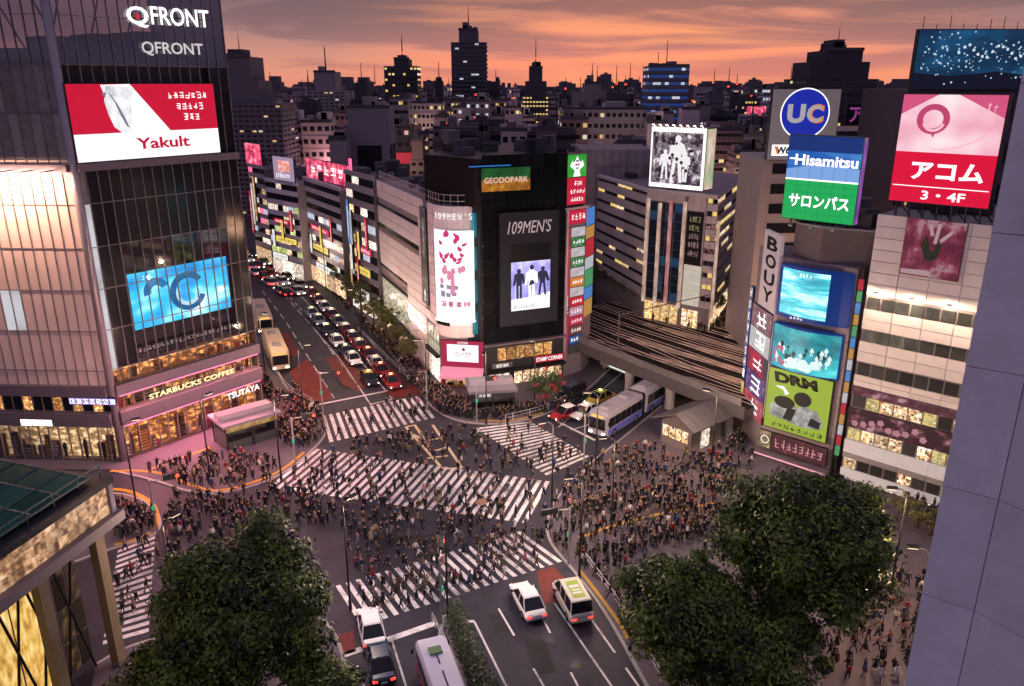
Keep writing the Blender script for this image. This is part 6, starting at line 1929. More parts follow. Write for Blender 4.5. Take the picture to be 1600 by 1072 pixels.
rs = random.Random(61)
for bi, (fr_, zt_, who) in enumerate(((FRB[0], FRB[3], 'banded office block'), (FRB[1], FRB[4], 'white block with the lilac billboard'), (FRB[2], FRB[5], 'slim dark block'))):
    for k, (nm, c, lv) in enumerate((('white', (.9, .88, .85), 3.5), ('yellow', (.85, .6, .12), 7.2), ('crimson', (.6, .02, .06), 11.0))):
        L__ = fr_.L * rs.uniform(.35, .7)
        a = rs.uniform(.1, fr_.L - L__ - .1)
        s_, f, w, h = sign(fr_, 'fascia_sign', nm + ' lit fascia sign on the front of the ' + who, a, a + L__, lv, lv + rs.uniform(.8, 1.3), .3, E('fascia_' + nm, c, 1.1), cat='sign', rim=.04, group='shop signs along the taxi street')
        pseudo(f, w * .1, w * .9, h * .2, h * .8, 7, MATS['ink'] if nm != 'crimson' else white_letter, 300 + bi * 3 + k)
        u_ = fr_.L * (.2 + .3 * k)
        s_, f, w, h = sign(fr_, 'blade_sign', 'upright %s blade sign %s on the %s' % (nm, ('near its left edge', 'at its middle', 'near its right edge')[k], who), u_, u_ + .75, zt_ * (.32 + .1 * k), zt_ * (.5 + .12 * k), .75, E('fascia_' + nm, c, 1.1), cat='sign', rim=.03, group='shop signs along the taxi street')
        pseudo(f, w * .15, w * .85, h * .05, h * .95, 1, MATS['ink'] if nm != 'crimson' else white_letter, 340 + bi * 3 + k)

# ================================================================== the city behind
CW = [M('city_wall_%s' % n_, c, .8, rnd=.15, var=.2, scale=.08) for n_, c in (('slate', (.11, .098, .125)), ('grey', (.24, .20, .225)), ('brown', (.16, .115, .12)), ('pale', (.44, .35, .37)), ('ink', (.055, .05, .064)))]
TONE = ['slate', 'grey', 'brown', 'pale', 'ink black']
city_rose = lit('city_window_rose', [(0, (.3, .06, .08)), (.5, (.8, .3, .3)), (1, (1, .7, .6))], (.3, .3, .3), .8)
ROOFW = M('city_roof', (.07, .065, .075), .8)


def tower(label, x0, x1, ptop, Y, tone, rows, cols, plit, seed, steps=(), litm=None, masts=1, name='tower_block', group=None, winm=None, depth=None, zb=0.0, side=True):
    """A city block square to the camera: walls, setbacks, windows standing proud of the wall, roof plant."""
    rr = random.Random(seed)
    zt = Zat(Y, ptop)
    xa, xb = Xat(Y, x0, zt), Xat(Y, x1, zt)
    w = xb - xa
    dp = depth or max(8, min(w, 26))
    t = thing(name, label, 'building', (xa, Y, zb), 0, group)
    H_ = zt - zb
    tops = [(0, w, 0, H_ if not steps else H_ * steps[0][2])]
    wall = MB().box(0, w, 0, dp, 0, tops[0][3])
    for a, b, c in steps:
        pass
    z_prev = tops[0][3]
    for (a, b, c), nxt in zip(steps, list(steps[1:]) + [(0, 0, 1.0)]):
        wall.box(w * a, w * b, dp * .1, dp * .9, z_prev, H_ * nxt[2])
        z_prev = H_ * nxt[2]
    dk, lt = MB(), MB()
    if Y < 480 and rows > 2 and H_ > 8:
        for j in range(1, rows + 1):
            zz_ = tops[0][3] * j / rows
            wall.box(-.12, w + .12, -rr.choice([.12, .2, .5]), .3, zz_ - .28, zz_ - .02)
    lit_rows = {j for j in range(rows) if rr.random() < .18}
    ribbon = rr.random() < .35 and plit < .5
    for j in range(rows):
        zc0, zc1 = tops[0][3] * (j + .36) / rows, tops[0][3] * (j + .72) / rows
        for i in range(cols):
            a, b = w * (i + (.04 if ribbon else .2)) / cols, w * (i + (.98 if ribbon else .8)) / cols
            (lt if rr.random() < (plit * 2.0 if j in lit_rows else plit * .6) else dk).box(a, b, -.06, .02, zc0, zc1)
        if side:
            for i in range(max(2, cols // 2)):
                a, b = dp * (i + .14) / max(2, cols // 2), dp * (i + .86) / max(2, cols // 2)
                xs = (-.06, .02) if xa > 0 else (w - .02, w + .06)
                (lt if rr.random() < plit * .7 else dk).box(xs[0], xs[1], a, b, zc0, zc1)
    link('wall', wall.mesh('wall', CW[tone]), t)
    if dk.f:
        link('windows', dk.mesh('windows', winm or dark_glass), t)['kind'] = 'stuff'
    if lt.f:
        link('lit_windows', lt.mesh('lit_windows', litm or rr.choice([city_lit, city_lit, city_warm, city_cool, city_rose])), t)['kind'] = 'stuff'
    zr_ = H_
    top_a, top_b = (steps[-1][0], steps[-1][1]) if steps else (0, 1)
    link('parapet', MB().box(w * top_a - .15, w * top_b + .15, dp * .08, dp * .16, zr_ - .2, zr_ + .9).mesh('parapet', ROOFW), t)
    if masts >= 0:
        for k in range(rr.randint(1, 2)):
            a = w * rr.uniform(top_a + .08, max(top_a + .1, top_b - .35))
            s_ = min(w * .3, rr.uniform(2.5, 6))
            link('plant_room', MB().box(a, a + s_, dp * .25, dp * .7, zr_, zr_ + rr.uniform(1.6, 4.2)).mesh('plant_room', CW[tone]), t)
    if 2 < rows and Y < 480:
        for k in range(rr.randint(3, 7)):
            a, c_ = w * rr.uniform(top_a + .05, top_b - .15), dp * rr.uniform(.1, .8)
            s_ = rr.uniform(.8, 2.6)
            link('air_unit', MB().box(a, a + s_, c_, c_ + s_, zr_ - .05, zr_ + rr.uniform(.7, 2.2)).mesh('air_unit', rr.choice(CW)), t)
    if rr.random() < .22 and name == 'city_building' and Y < 600:
        a = w * rr.uniform(.05, .6)
        sh_ = Y * rr.uniform(.006, .016)
        link('wall_sign', MB().box(a, a + sh_ * rr.choice([.4, 1.6]), -.4, -.1, H_ * .55, H_ * .55 + sh_).mesh('wall_sign', rr.choice([MATS['side_red'], MATS['side_white'], MATS['side_blue'], pink, MATS['neon_pinks']])), t)
    if rr.random() < .5:
        a = w * rr.uniform(top_a + .1, top_b - .1)
        link('water_tank', MB().tube((a, dp * .2, zr_), (a, dp * .2, zr_ + 2.4), 1.1, 1.1, 9).mesh('water_tank', ROOFW), t)
    for k in range(max(0, masts)):
        a = w * rr.uniform(top_a + .25, top_b - .25)
        mh_ = Y * rr.uniform(.012, .035)
        link('mast', MB().tube((a, dp * .4, zr_), (a, dp * .4, zr_ + mh_), Y * .0008, Y * .0003, 5).mesh('mast', dark_metal), t)
        if rr.random() < .4:
            link('beacon', MB().tube((a, dp * .4 - .3, zr_ + mh_ * .3), (a, dp * .4 - .3, zr_ + mh_ * .3 + Y * .002), Y * .001, n=6).mesh('beacon', red_e), t)
    return t, w, dp, zt


tower('dark stepped tower block with roof antennas beside the glass building', 340, 432, 88, 230, 0, 24, 9, .10, 1, ((0, .62, .72), (.0, .5, .86)), city_lit, 3)
tower('broad grey tower with a drum crown and antenna on the skyline', 478, 536, 112, 520, 1, 16, 7, .08, 2, ((.18, .75, .74),), None, 2)
tower('dark office tower with scattered amber windows left of the tallest tower', 599, 651, 92, 430, 4, 17, 9, .22, 3, ((.3, .75, .93),), city_warm, 3)
tower('tallest dark tower on the skyline with a long roof mast', 704, 760, 46, 470, 0, 26, 9, .14, 4, ((.22, .75, .9),), city_cool, 2)
tower('pointed office tower glowing red and amber right of the tallest tower', 817, 858, 106, 420, 4, 16, 8, .5, 5, ((.1, .9, .7), (.25, .75, .86)), city_warm, 2)
tower('broad dim tower with antennas in the middle of the skyline', 894, 952, 130, 430, 1, 12, 8, .05, 6, ((.05, .95, .7), (.35, .8, .88)), None, 2)
tower('square deep blue office tower with white lights on the skyline', 1015, 1078, 103, 400, 0, 14, 10, .22, 7, (), city_cool, 2, winm=M('tower_blue_glass', (.03, .06, .16), .15, em=(.02, .07, .3), ems=.5))
tower('wide dark terraced tower behind the credit card board', 1266, 1376, 78, 300, 4, 16, 14, .05, 8, ((.08, .92, .80), (.28, .8, .92)), None, 1)
tower('low dark block left of the amber windowed tower', 545, 580, 132, 420, 4, 12, 6, .06, 9, ((.2, .8, .8),))
tower('thin dark stub of a tower left of the tallest one', 674, 699, 128, 520, 4, 10, 4, .06, 10, ((.2, .7, .75),))
tower('small square dark block right of the tallest tower', 761, 781, 130, 440, 4, 10, 4, .06, 11)
tower('grey windowless mid rise slab behind the pale store', 541, 606, 170, 205, 1, 1, 1, 0, 12, (), None, 0)
tower('squat dark block with plant rooms right of the broad dim tower', 952, 985, 150, 420, 0, 9, 6, .1, 13)
tower('brown block rising behind the big picture screen', 1110, 1160, 205, 210, 2, 12, 6, .18, 14, (), city_warm)
tower('amber lit block in the gap left of the screen tower', 1150, 1195, 240, 190, 2, 14, 6, .45, 15, (), city_warm)
tower('long mid rise with warm lower windows under the tallest tower', 690, 815, 158, 380, 2, 8, 18, .35, 16, (), city_warm, 0)
tower('long pale mid rise below the amber windowed tower', 600, 690, 162, 360, 3, 8, 14, .25, 17, (), city_warm, 0)
tower('dark terrace block behind the black roof block', 690, 900, 205, 220, 4, 7, 20, .04, 18, (), None, 0)
tower('grey terrace block above the windowless pink wall', 880, 1012, 172, 260, 1, 9, 14, .10, 19, (), None, 0)
rc = random.Random(44)
used = {}
LAND = [(430, 'near the stepped tower by the glass building'), (540, 'under the drum crowned tower'), (660, 'before the amber windowed tower'), (780, 'before the tallest tower'), (880, 'before the pointed tower'), (990, 'before the broad dim tower'), (1100, 'before the deep blue tower'), (1210, 'left of the credit card board'), (1600, 'behind the right hand billboards')]
SHAPES = ['low', 'mid rise', 'tall']
ROWS = [(1050, 12, 32, 134, 158), (760, 14, 34, 140, 168), (560, 16, 36, 148, 180), (430, 18, 38, 156, 196), (330, 22, 42, 168, 212), (255, 24, 50, 185, 240), (190, 36, 60, 215, 262)]
nb = 0
for Y, wmin, wmax, tmin, tmax in ROWS:
    x = 335 + rc.uniform(0, 20)
    while x < 1260:
        wpx = rc.uniform(wmin, wmax)
        pt = rc.uniform(tmin, tmax)
        if rc.random() < .1:
            pt -= 14
        Yj = Y * rc.uniform(.96, 1.05)
        # keep the taxi street, the tracks and the near blocks clear
        clear = True
        if Y < 300 and 330 < x < 470 and Y < 230:
            clear = False
        if Y == 190 and 540 < x < 680:
            clear = False
        if Y == 190 and 1000 < x < 1180:
            clear = False
        if clear:
            tone = rc.choice([0, 0, 1, 1, 2, 3, 3, 4])
            step = ((rc.uniform(.05, .3), rc.uniform(.6, .95), rc.uniform(.7, .88)),) if rc.random() < .35 else ()
            pl_ = rc.choice([.03, .05, .08, .16, .3 if Y < 800 else .2])
            if rc.random() < .35:
                pl_ = rc.uniform(.3, .55)
            lm_word = 'few lit windows' if pl_ < .07 else ('scattered lit windows' if pl_ < .25 else 'many lit windows')
            where = [l for p, l in LAND if x + wpx / 2 <= p][0]
            rowname = {1500: 'in the farthest row', 1050: 'far off', 760: 'in the far middle distance', 560: 'in the fifth row back', 430: 'in the fourth row back', 330: 'in the third row back', 255: 'in the second row back', 190: 'in the nearest row'}[Y]
            lab = '%s %sblock with %s %s %s' % (TONE[tone], 'stepped ' if step else '', lm_word, rowname, where)
            lab = ' '.join(lab.split()[:16])
            tries_ = 0
            while lab in used and tries_ < 40:        # another tone, so that no two look-alikes share a description
                tries_ += 1
                tone = rc.choice([0, 1, 2, 3, 4])
                if tries_ > 6:
                    pl_ = rc.choice([.04, .15, .4])
                    lm_word = {.04: 'few lit windows', .15: 'scattered lit windows', .4: 'many lit windows'}[pl_]
                if tries_ > 12:
                    step = () if step else ((.15, .8, .8),)
                lab = ' '.join(('%s %sblock with %s %s %s' % (TONE[tone], 'stepped ' if step else '', lm_word, rowname, where)).split()[:16])
            used[lab] = 1
            rows_ = max(3, int((Zat(Yj, pt)) / 3.4)) if Y < 700 else 4
            cols_ = max(3, int(wpx / FPX * Yj / 1.9)) if Y < 700 else 6
            zt_ = Zat(Yj, pt)
            if zt_ > 7:
                t, w_, dp_, _ = tower(lab, x, x + wpx, pt, Yj, tone, min(rows_, 20), min(cols_, 24), pl_, int(rc.random() * 1e6), step, None, 1 if rc.random() < .3 else 0, 'city_building', 'blocks of the city behind the crossing', side=Y < 300)
                nb += 1
        x += wpx + rc.uniform(-3, 4)

# the farthest city, one grey mass of roofs to the horizon
rd = random.Random(9)
mb = MB()
for Y in (1450, 1900, 2500, 3300):
    x = 300
    while x < 1700:
        wpx = rd.uniform(5, 22)
        z1 = Zat(Y, rd.uniform(126, 150) - (rd.random() < .12) * rd.uniform(4, 12))
        xa, xb = Xat(Y, x, z1), Xat(Y, x + wpx, z1)
        yy = Y * rd.uniform(.95, 1.05)
        mb.box(xa, xb, yy, yy + 25, 0, z1)
        if rd.random() < .4:
            mb.box(xa + (xb - xa) * .3, xa + (xb - xa) * .6, yy + 4, yy + 15, z1 - .5, z1 + rd.uniform(2, 6))
        x += wpx + rd.uniform(-3, 5)
o = link('distant_city', mb.mesh('distant_city', CW[0]))
tag(o, 'grey mass of far roofs along the horizon under the sunset', 'city', None, 'stuff')

# lamps added between the blocks to throw pools of glow up the facades
rg = random.Random(33)
for k in range(16):
    px_, Y_ = (430, 520, 610, 700, 800, 900, 980, 1090, 1150, 460, 560, 660, 760, 860, 1120, 1180)[k], (300, 240, 235, 290, 245, 300, 235, 200, 185, 205, 300, 350, 330, 345, 250, 210)[k]
    o = proto_lamp if k == 0 else copy_tree(plain_lamp)
    if k == 0:
        plain_lamp = copy_tree(proto_lamp)
    z_ = 12
    o.location = (Xat(Y_, px_, z_), Y_, 0)
    o.rotation_euler.z = rg.uniform(0, 6)
    o.scale = (1.6, 1.6, 1.6)
    o['label'] = 'distant street lamp glowing between the city blocks %s' % ('under the stepped tower', 'above the taxi street', 'left of the black roof block', 'below the long amber mid rise', 'behind the black roof block', 'behind the plain pink block', 'left of the picture screen', 'right of the picture screen', 'beside the screen tower', 'at the far bend', 'below the drum tower', 'below the amber windowed tower', 'below the tallest tower', 'below the pointed tower', 'behind the picture screen', 'beside the card board')[k]
    o['group'] = 'lamps between the city blocks'
    ld = bpy.data.lights.new('street_light', 'POINT')
    ld.energy, ld.shadow_soft_size = 5200, .4
    ld.color = rg.choice([(1, .62, .36), (1, .5, .5), (1, .72, .5)])
    link('street_light', ld, o, (1.1, 0, 8.6))
for o in [plain_lamp] + list(plain_lamp.children):
    bpy.data.objects.remove(o)
# ================================================================== trees and hedge
def leaf_mat(name, dark, light, em=0.0):
    m = bpy.data.materials.new(name)
    m.use_nodes = True
    t = m.node_tree
    b = t.nodes['Principled BSDF']
    g = N(t, 'NewGeometry')
    n = N(t, 'TexNoise', {'Vector': g.outputs['Position'], 'Scale': .55, 'Detail': 4.0})
    f = math_(t, 'ADD', math_(t, 'MULTIPLY_ADD', n.outputs[0], 2.6, -.75), math_(t, 'MULTIPLY_ADD', g.outputs['Random Per Island'], .9, -.5))
    t.links.new(ramp(t, f, [(.15, dark), (.85, light)]), b.inputs['Base Color'])
    b.inputs['Roughness'].default_value = .5
    b.inputs['Subsurface Weight'].default_value = 0
    return m


leaf_dark = leaf_mat('leaf_dark', (.009, .024, .003), (.13, .195, .014))
leaf_warm = leaf_mat('leaf_warm', (.05, .06, .015), (.16, .16, .05))
leaf_hedge = leaf_mat('leaf_hedge', (.012, .028, .010), (.05, .085, .02))
bark = M('bark', (.07, .05, .04), .9, var=.4, scale=3)


def leaves(mb, c, r, n, size, rr, flat_=.8, shell=.35):
    """n small folded leaf faces spread through an ellipsoid, thicker towards its surface."""
    for _ in range(n):
        while True:
            d = Vector((rr.uniform(-1, 1), rr.uniform(-1, 1), rr.uniform(-1, 1)))
            if .05 < d.length < 1:
                break
        d.normalize()
        k = rr.random() ** shell
        p = Vector((c[0] + d.x * r * k, c[1] + d.y * r * k, c[2] + d.z * r * flat_ * k))
        nrm = (d + Vector((rr.gauss(0, .55), rr.gauss(0, .55), rr.gauss(.25, .55)))).normalized()
        u = nrm.orthogonal().normalized()
        w = nrm.cross(u)
        a = rr.uniform(0, 6.28)
        u, w = u * math.cos(a) + w * math.sin(a), w * math.cos(a) - u * math.sin(a)
        s = size * rr.uniform(.6, 1.35)
        i = len(mb.v)
        mb.v += [tuple(p - u * s), tuple(p + w * s * .45), tuple(p + u * s), tuple(p - w * s * .45)]
        mb.f.append((i, i + 1, i + 2, i + 3))
        mb.m.append(0)


def tree(name, label, x, y, h, rad, nclump, nleaf, lsize, mat, seed, group=None, z0=PAVEH, flat_=.8, trunk=None):
    rr = random.Random(seed)
    t = thing(name, label, 'tree', (x, y, z0), 0, group)
    trunk = trunk or max(.12, rad * .07)
    zc = h - rad * flat_
    tm = MB()
    p = [Vector((0, 0, 0)), Vector((rr.uniform(-.2, .2), rr.uniform(-.2, .2), zc * .45)), Vector((rr.uniform(-.3, .3), rr.uniform(-.3, .3), zc))]
    tm.tube(p[0], p[1], trunk * 1.25, trunk, 9).tube(p[1], p[2], trunk, trunk * .6, 8)
    cm_ = MB()
    for k in range(nclump):
        while True:
            d = Vector((rr.uniform(-1, 1), rr.uniform(-1, 1), rr.uniform(-.85, 1)))
            if .3 < d.length < 1:
                break
        dn = d.normalized()
        q = dn * (rad * rr.uniform(.38, .80) * (1.0 + .2 * math.sin(3.1 * math.atan2(dn.y, dn.x) + seed) * math.cos(2.3 * dn.z + seed)))
        c = Vector((q.x, q.y, zc + q.z * flat_))
        if k < nclump * .4:
            a = p[1].lerp(p[2], rr.uniform(.1, 1))
            tm.tube(a, a.lerp(c, .85), trunk * .35, trunk * .1, 5)
        leaves(cm_, c, rad * rr.uniform(.10, .34), int(nleaf * .8) // nclump, lsize, rr, rr.uniform(.55, .9), rr.uniform(.4, .8))
    leaves(cm_, (0, 0, zc), rad * .82, int(nleaf * .15), lsize, rr, flat_, .4)
    link('trunk', tm.mesh('trunk', bark, True), t)
    o = link('crown', cm_.mesh('crown', mat), t)
    o['kind'] = 'stuff'
    return t


g = G(382, 962, 7.0)
tree('street_tree', 'dense dark round tree at the lower left between the zebra crossings', g.x, g.y, 12.6, 6.4, 120, 78000, .165, leaf_dark, 1)
g = G(1066, 950, 6.5)
tree('street_tree', 'smaller rounded dark tree left of the biggest tree on the square', g.x, g.y, 10.2, 4.9, 80, 46000, .165, leaf_dark, 2)
g = G(1258, 850, 9.0)
tree('street_tree', 'biggest dark tree on the square in front of the white office block', g.x, g.y, 14.4, 6.5, 120, 76000, .175, leaf_dark, 3)
g = G(1165, 1015, 4.5)
tree('street_tree', 'low shadowy tree filling the gap below the two trees of the square', g.x, g.y, 8.8, 5.8, 70, 44000, .165, leaf_dark, 4)
g = G(265, 1075, 5.0)
tree('street_tree', 'low tree at the bottom edge below the left zebra crossing', g.x, g.y, 8.0, 4.6, 60, 32000, .16, leaf_dark, 5)
g = G(500, 1085, 4.0)
tree('street_tree', 'small tree at the bottom edge by the lower left kerb', g.x, g.y, 6.5, 3.0, 40, 20000, .15, leaf_dark, 6)
k = 0
protos = []
for px, py, h, r_ in [(520, 447, 6.5, 2.5), (533, 462, 6, 2.3), (548, 478, 6.5, 2.6), (566, 498, 6.8, 2.6), (585, 517, 6, 2.3), (604, 540, 6.4, 2.5), (500, 432, 6, 2.4), (622, 556, 5.2, 1.9), (480, 415, 6, 2.4), (640, 575, 5, 1.7)]:
    q = G(px, py)
    lab = ['roadside tree in the upper middle of the taxi street row', 'roadside tree below the banded office block', 'roadside tree at the slim dark block', 'roadside tree at the left end of the pale store', 'roadside tree before the tall shop opening', 'roadside tree beside the middle of the taxi queue', 'roadside tree near the white banded block corner', 'small roadside tree near the store corner', 'farthest roadside tree of the taxi street row', 'nearest and smallest roadside tree by the queue head'][k]
    if k < 3:
        protos.append(tree('roadside_tree', lab, q.x, q.y, h, r_, 22, 4200, .16, leaf_warm, 20 + k, 'trees along the taxi street'))
    else:
        o = copy_tree(protos[k % 3])
        o.location = (q.x, q.y, PAVEH)
        s = h / 6.4
        o.scale = (s, s, s)
        o.rotation_euler.z = k * 1.3
        o['label'] = lab
    k += 1
for k, (px, py) in enumerate([(935, 452), (950, 461), (968, 470), (985, 480), (1000, 490), (1118, 505), (1140, 480)]):
    q = G(px, py, ZD)
    o = copy_tree(protos[k % 3])
    o.location = (q.x, q.y + 1, ZD)
    o.scale = (.8, .8, .75)
    o.rotation_euler.z = k
    o['group'] = 'amber lit trees beyond the tracks'
    o['label'] = ['first amber lit tree beyond the tracks, beside the sign tower', 'second amber lit tree from the sign tower', 'third amber lit tree from the sign tower', 'fourth amber lit tree from the sign tower', 'fifth amber lit tree from the sign tower, at the gold shop windows', 'young tree right of the gold lit shops beyond the tracks', 'far young tree along the side of the rounded department store'][k]
q = G(852, 640)
shrub = tree('flowering_tree', 'small dark tree dotted with red blossom under the red fascia', q.x, q.y, 5.4, 2.5, 24, 5200, .14, leaf_hedge, 50)
mb = MB()
rr = random.Random(51)
for _ in range(14):
    d = Vector((rr.gauss(0, 1), rr.gauss(-.6, 1), rr.gauss(.2, .8))).normalized() * 2.2
    leaves(mb, (d.x, d.y, 3.4 + d.z * .8), .35, 26, .12, rr)
link('blossom', mb.mesh('blossom', M('blossom_red', (.4, .03, .06), .6)), shrub)['kind'] = 'stuff'
for k, (px, py) in enumerate([(1410, 815), (1432, 826), (1452, 838)]):
    q = G(px, py)
    tree('planted_shrub', ['first', 'second', 'third'][k] + ' small green shrub from the biggest tree towards the column', q.x, q.y, 2.8, 1.5, 10, 1500, .14, leaf_warm, 60 + k, 'shrubs before the office shops')
# hedge of the median
hg0, hg1 = G(709, 972), G(768, 1130)
d = hg1 - hg0
hedge = thing('median_hedge', 'long clipped dark hedge on the median of the near road', 'hedge', (hg0.x, hg0.y, PAVEH), math.atan2(d.y, d.x))
mb = MB()
rr = random.Random(70)
for k in range(int(d.length / .55)):
    leaves(mb, (k * .55, rr.uniform(-.2, .2), .95), .98 * rr.uniform(.8, 1.15), 620, .09, rr, 1.0)
o = link('foliage', mb.mesh('foliage', leaf_hedge), hedge)
o['kind'] = 'stuff'
link('planter', MB().box(-.6, d.length, -.85, .85, -.1, .25).mesh('planter', concrete), hedge)
gr_px = [(668, 965), (725, 1090)]
guard_rail([(676, 975), (700, 1020), (730, 1090)], 'low pale rail along the left side of the hedge')

# ================================================================== vehicles
paint_white = M('paint_white', (.72, .70, .72), .25, var=.04, spec=.6)
paint_silver = M('paint_silver', (.42, .41, .43), .25, .5, var=.04)
paint_black = M('paint_black', (.02, .02, .025), .2, var=0, spec=.6)
paint_navy = M('paint_navy', (.02, .035, .07), .2, var=0, spec=.6)
paint_red = M('paint_red', (.30, .022, .028), .3, var=.04)
paint_green = M('paint_green', (.30, .42, .06), .3, var=.04)
paint_yellow = M('paint_cab_yellow', (.42, .31, .05), .3, var=.04)
paint_beige = M('paint_beige', (.62, .50, .36), .35, var=.05)
head_e = E('headlight', (1, .93, .8), 5.0)
tail_e = E('taillight', (1, .03, .02), 5.0)
plate_m = M('number_plate', (.6, .6, .55), .5, var=0)


def section(y, hw, z0, z1, ch=.18):
    return [(-hw + ch * .3, y, z0), (hw - ch * .3, y, z0), (hw, y, z0 + ch * .6), (hw, y, z1 - ch), (hw - ch * .8, y, z1), (-hw + ch * .8, y, z1), (-hw, y, z1 - ch), (-hw, y, z0 + ch * .6)]


CAR_MESH = {}


def cm2(key, fn, mats, smooth=False):
    if key not in CAR_MESH:
        CAR_MESH[key] = fn().mesh(key.split('/')[-1], mats, smooth)
    return CAR_MESH[key]


def wheel(parent, x, y, r=.32, wd=.22):
    w = link('wheel', cm2('w%.2f/wheel' % r, lambda: MB().tube((-wd / 2, 0, 0), (wd / 2, 0, 0), r, r, 14), rubber, True), parent, (x, y, r))
    link('rim', cm2('r%.2f/rim' % r, lambda: MB().tube((-wd / 2 - .01, 0, 0), (wd / 2 + .01, 0, 0), r * .62, r * .62, 10), steel), w)


def set_mat(o, m):
    o.material_slots[0].link = 'OBJECT'
    o.material_slots[0].material = m


def make_car(label, paint, kind='sedan', roof=None, group=None, sign_m=None, lights=True, roofbox=False):
    """Forward is +y."""
    t = thing('parked_car' if not sign_m else 'taxi', label, 'car' if not sign_m else 'taxi', group=group)
    van = kind == 'van'

    def body():
        mb = MB()
        zt = .82 if not van else 1.0
        rings = [section(-2.25, .70, .34, zt - .12), section(-2.12, .82, .24, zt - .02), section(-1.3, .86, .2, zt + .02), section(0, .87, .2, zt + .03), section(1.15, .86, .2, zt), section(1.95, .80, .24, zt - .14), section(2.2, .66, .36, zt - .26)]
        return mb.loft(rings)

    def cabin():
        zt = 1.44 if not van else 1.86
        zb_ = .8 if not van else .98
        if van:
            prof = [(-2.1, zb_), (-1.95, zt), (.75, zt), (1.55, zb_)]
        else:
            prof = [(-1.75, zb_), (-1.0, zt), (.35, zt), (1.15, zb_)]
        rings = []
        for y, z in prof:
            hw = .8 if z == zb_ else .62 if not van else .7
            rings.append((y, hw, z))
        b = [(-.8, prof[0][0], zb_), (.8, prof[0][0], zb_), (.8, prof[3][0], zb_), (-.8, prof[3][0], zb_)]
        hw = .62 if not van else .72
        tp = [(-hw, prof[1][0], zt), (hw, prof[1][0], zt), (hw, prof[2][0], zt), (-hw, prof[2][0], zt)]
        mb = MB()
        return mb.loft([b, tp])

    def roofm():
        hw = .63 if not van else .73
        a, b, z = (-1.05, .38, 1.43) if not van else (-1.98, .78, 1.85)
        return MB().loft([[(-hw, a, z), (hw, a, z), (hw, b, z), (-hw, b, z)], [(-hw + .08, a + .1, z + .07), (hw - .08, a + .1, z + .07), (hw - .08, b - .12, z + .07), (-hw + .08, b - .12, z + .07)]])

    hw_, zt_, zb2 = (.63, 1.45, .8) if not van else (.73, 1.87, .98)
    ys_ = ((-1.75, -1.0), (-.3, -.3), (1.15, .35)) if not van else ((-2.1, -1.95), (-.8, -.8), (.2, .2), (1.55, .75))
    o = link('body', cm2(kind + '/body', body, paint, False), t)
    set_mat(o, paint)
    link('windows', cm2(kind + '/windows', cabin, dark_glass), t)
    o = link('roof', cm2(kind + '/roof', roofm, paint), t)
    set_mat(o, roof or paint)
    for y0, y1 in ys_:
        for s in (-1, 1):
            o = link('window_pillar', cm2('%s%d%.1f/window_pillar' % (kind, s, y0), lambda: MB().tube((s * .81, y0, zb2), (s * hw_, y1, zt_), .05, n=4), paint), t)
            set_mat(o, paint)
    for x in (-.78, .78):
        for y in (-1.35, 1.35):
            wheel(t, x, y)
    for s in (-1, 1):
        link('headlight', cm2('c/headlight', lambda: MB().box(-.16, .16, -.04, .05, -.07, .07), head_e if lights else steel), t, (s * .56, 2.12, .50))
        link('tail_light', cm2('c/tail_light', lambda: MB().box(-.16, .16, -.05, .04, -.08, .08), tail_e), t, (s * .58, -2.2, .62))
        link('mirror', cm2('c/mirror', lambda: MB().box(-.08, .08, -.05, .05, -.06, .06), black), t, (s * .93, .85, .92))
    link('number_plate', cm2('c/number_plate', lambda: MB().box(-.2, .2, -.02, .02, -.07, .07), plate_m), t, (0, -2.27, .48))
    link('bumper', cm2('c/bumper', lambda: MB().box(-.7, .7, -.06, .06, -.1, .1), dark_metal), t, (0, 2.17, .36))
    if sign_m:
        link('roof_sign', cm2('c/roof_sign', lambda: MB().box(-.22, .22, -.1, .1, 0, .16), sign_m), t, (0, -.2, 1.5))
    if roofbox:
        z = 1.93 if van else 1.51
        link('roof_print', MB().box(-.45, .45, -1.6, .3, 0, .012).mesh('roof_print', paint_green), t, (0, 0, z))
        link('roof_stripe', MB().box(-.35, .35, -.5, -.2, .012, .024).box(-.35, .35, -1.2, -1.0, .012, .024).box(-.3, .3, -.85, -.7, .012, .024).mesh('roof_stripe', white_letter if 0 else paint_white), t, (0, 0, z))
    return t


def place(t, px, py, px2, py2, z=0.008):
    """Centre of the car over photo pixel 1, nose towards photo pixel 2."""
    a, b = G(px, py), G(px2, py2)
    d = b - a
    t.location = (a.x, a.y, z)
    t.rotation_euler = (0, 0, math.atan2(d.y, d.x) - math.pi / 2)
    return t


place(make_car('white sedan driving up to the bottom zebra crossing', paint_white), 824, 946, 806, 912)
v = place(make_car('pale van with green printed roof in the red painted lane', M('paint_cream', (.60, .58, .50), .3), 'van', None, roofbox=True), 893, 947, 870, 905)
v.scale = (1.08, 1.08, 1.05)
place(make_car('white saloon waiting beside the lower left tree', paint_white), 580, 988, 574, 960)
place(make_car('dark navy saloon queued behind the white one beside the lower left tree', paint_navy), 594, 1040, 588, 1010)
place(make_car('red and white car parked near the small blossoming tree', paint_red, roof=paint_white), 884, 652, 866, 658)
place(make_car('white cab with open road behind the red car near the bus', paint_white, sign_m=warm_e), 914, 650, 892, 660)
place(make_car('yellow and green cab behind the white cab by the bridge', paint_yellow, roof=paint_green, sign_m=warm_e), 936, 628, 914, 638)
place(make_car('dark estate car at the kerb below the sign tower', paint_black, 'van'), 892, 622, 874, 630)
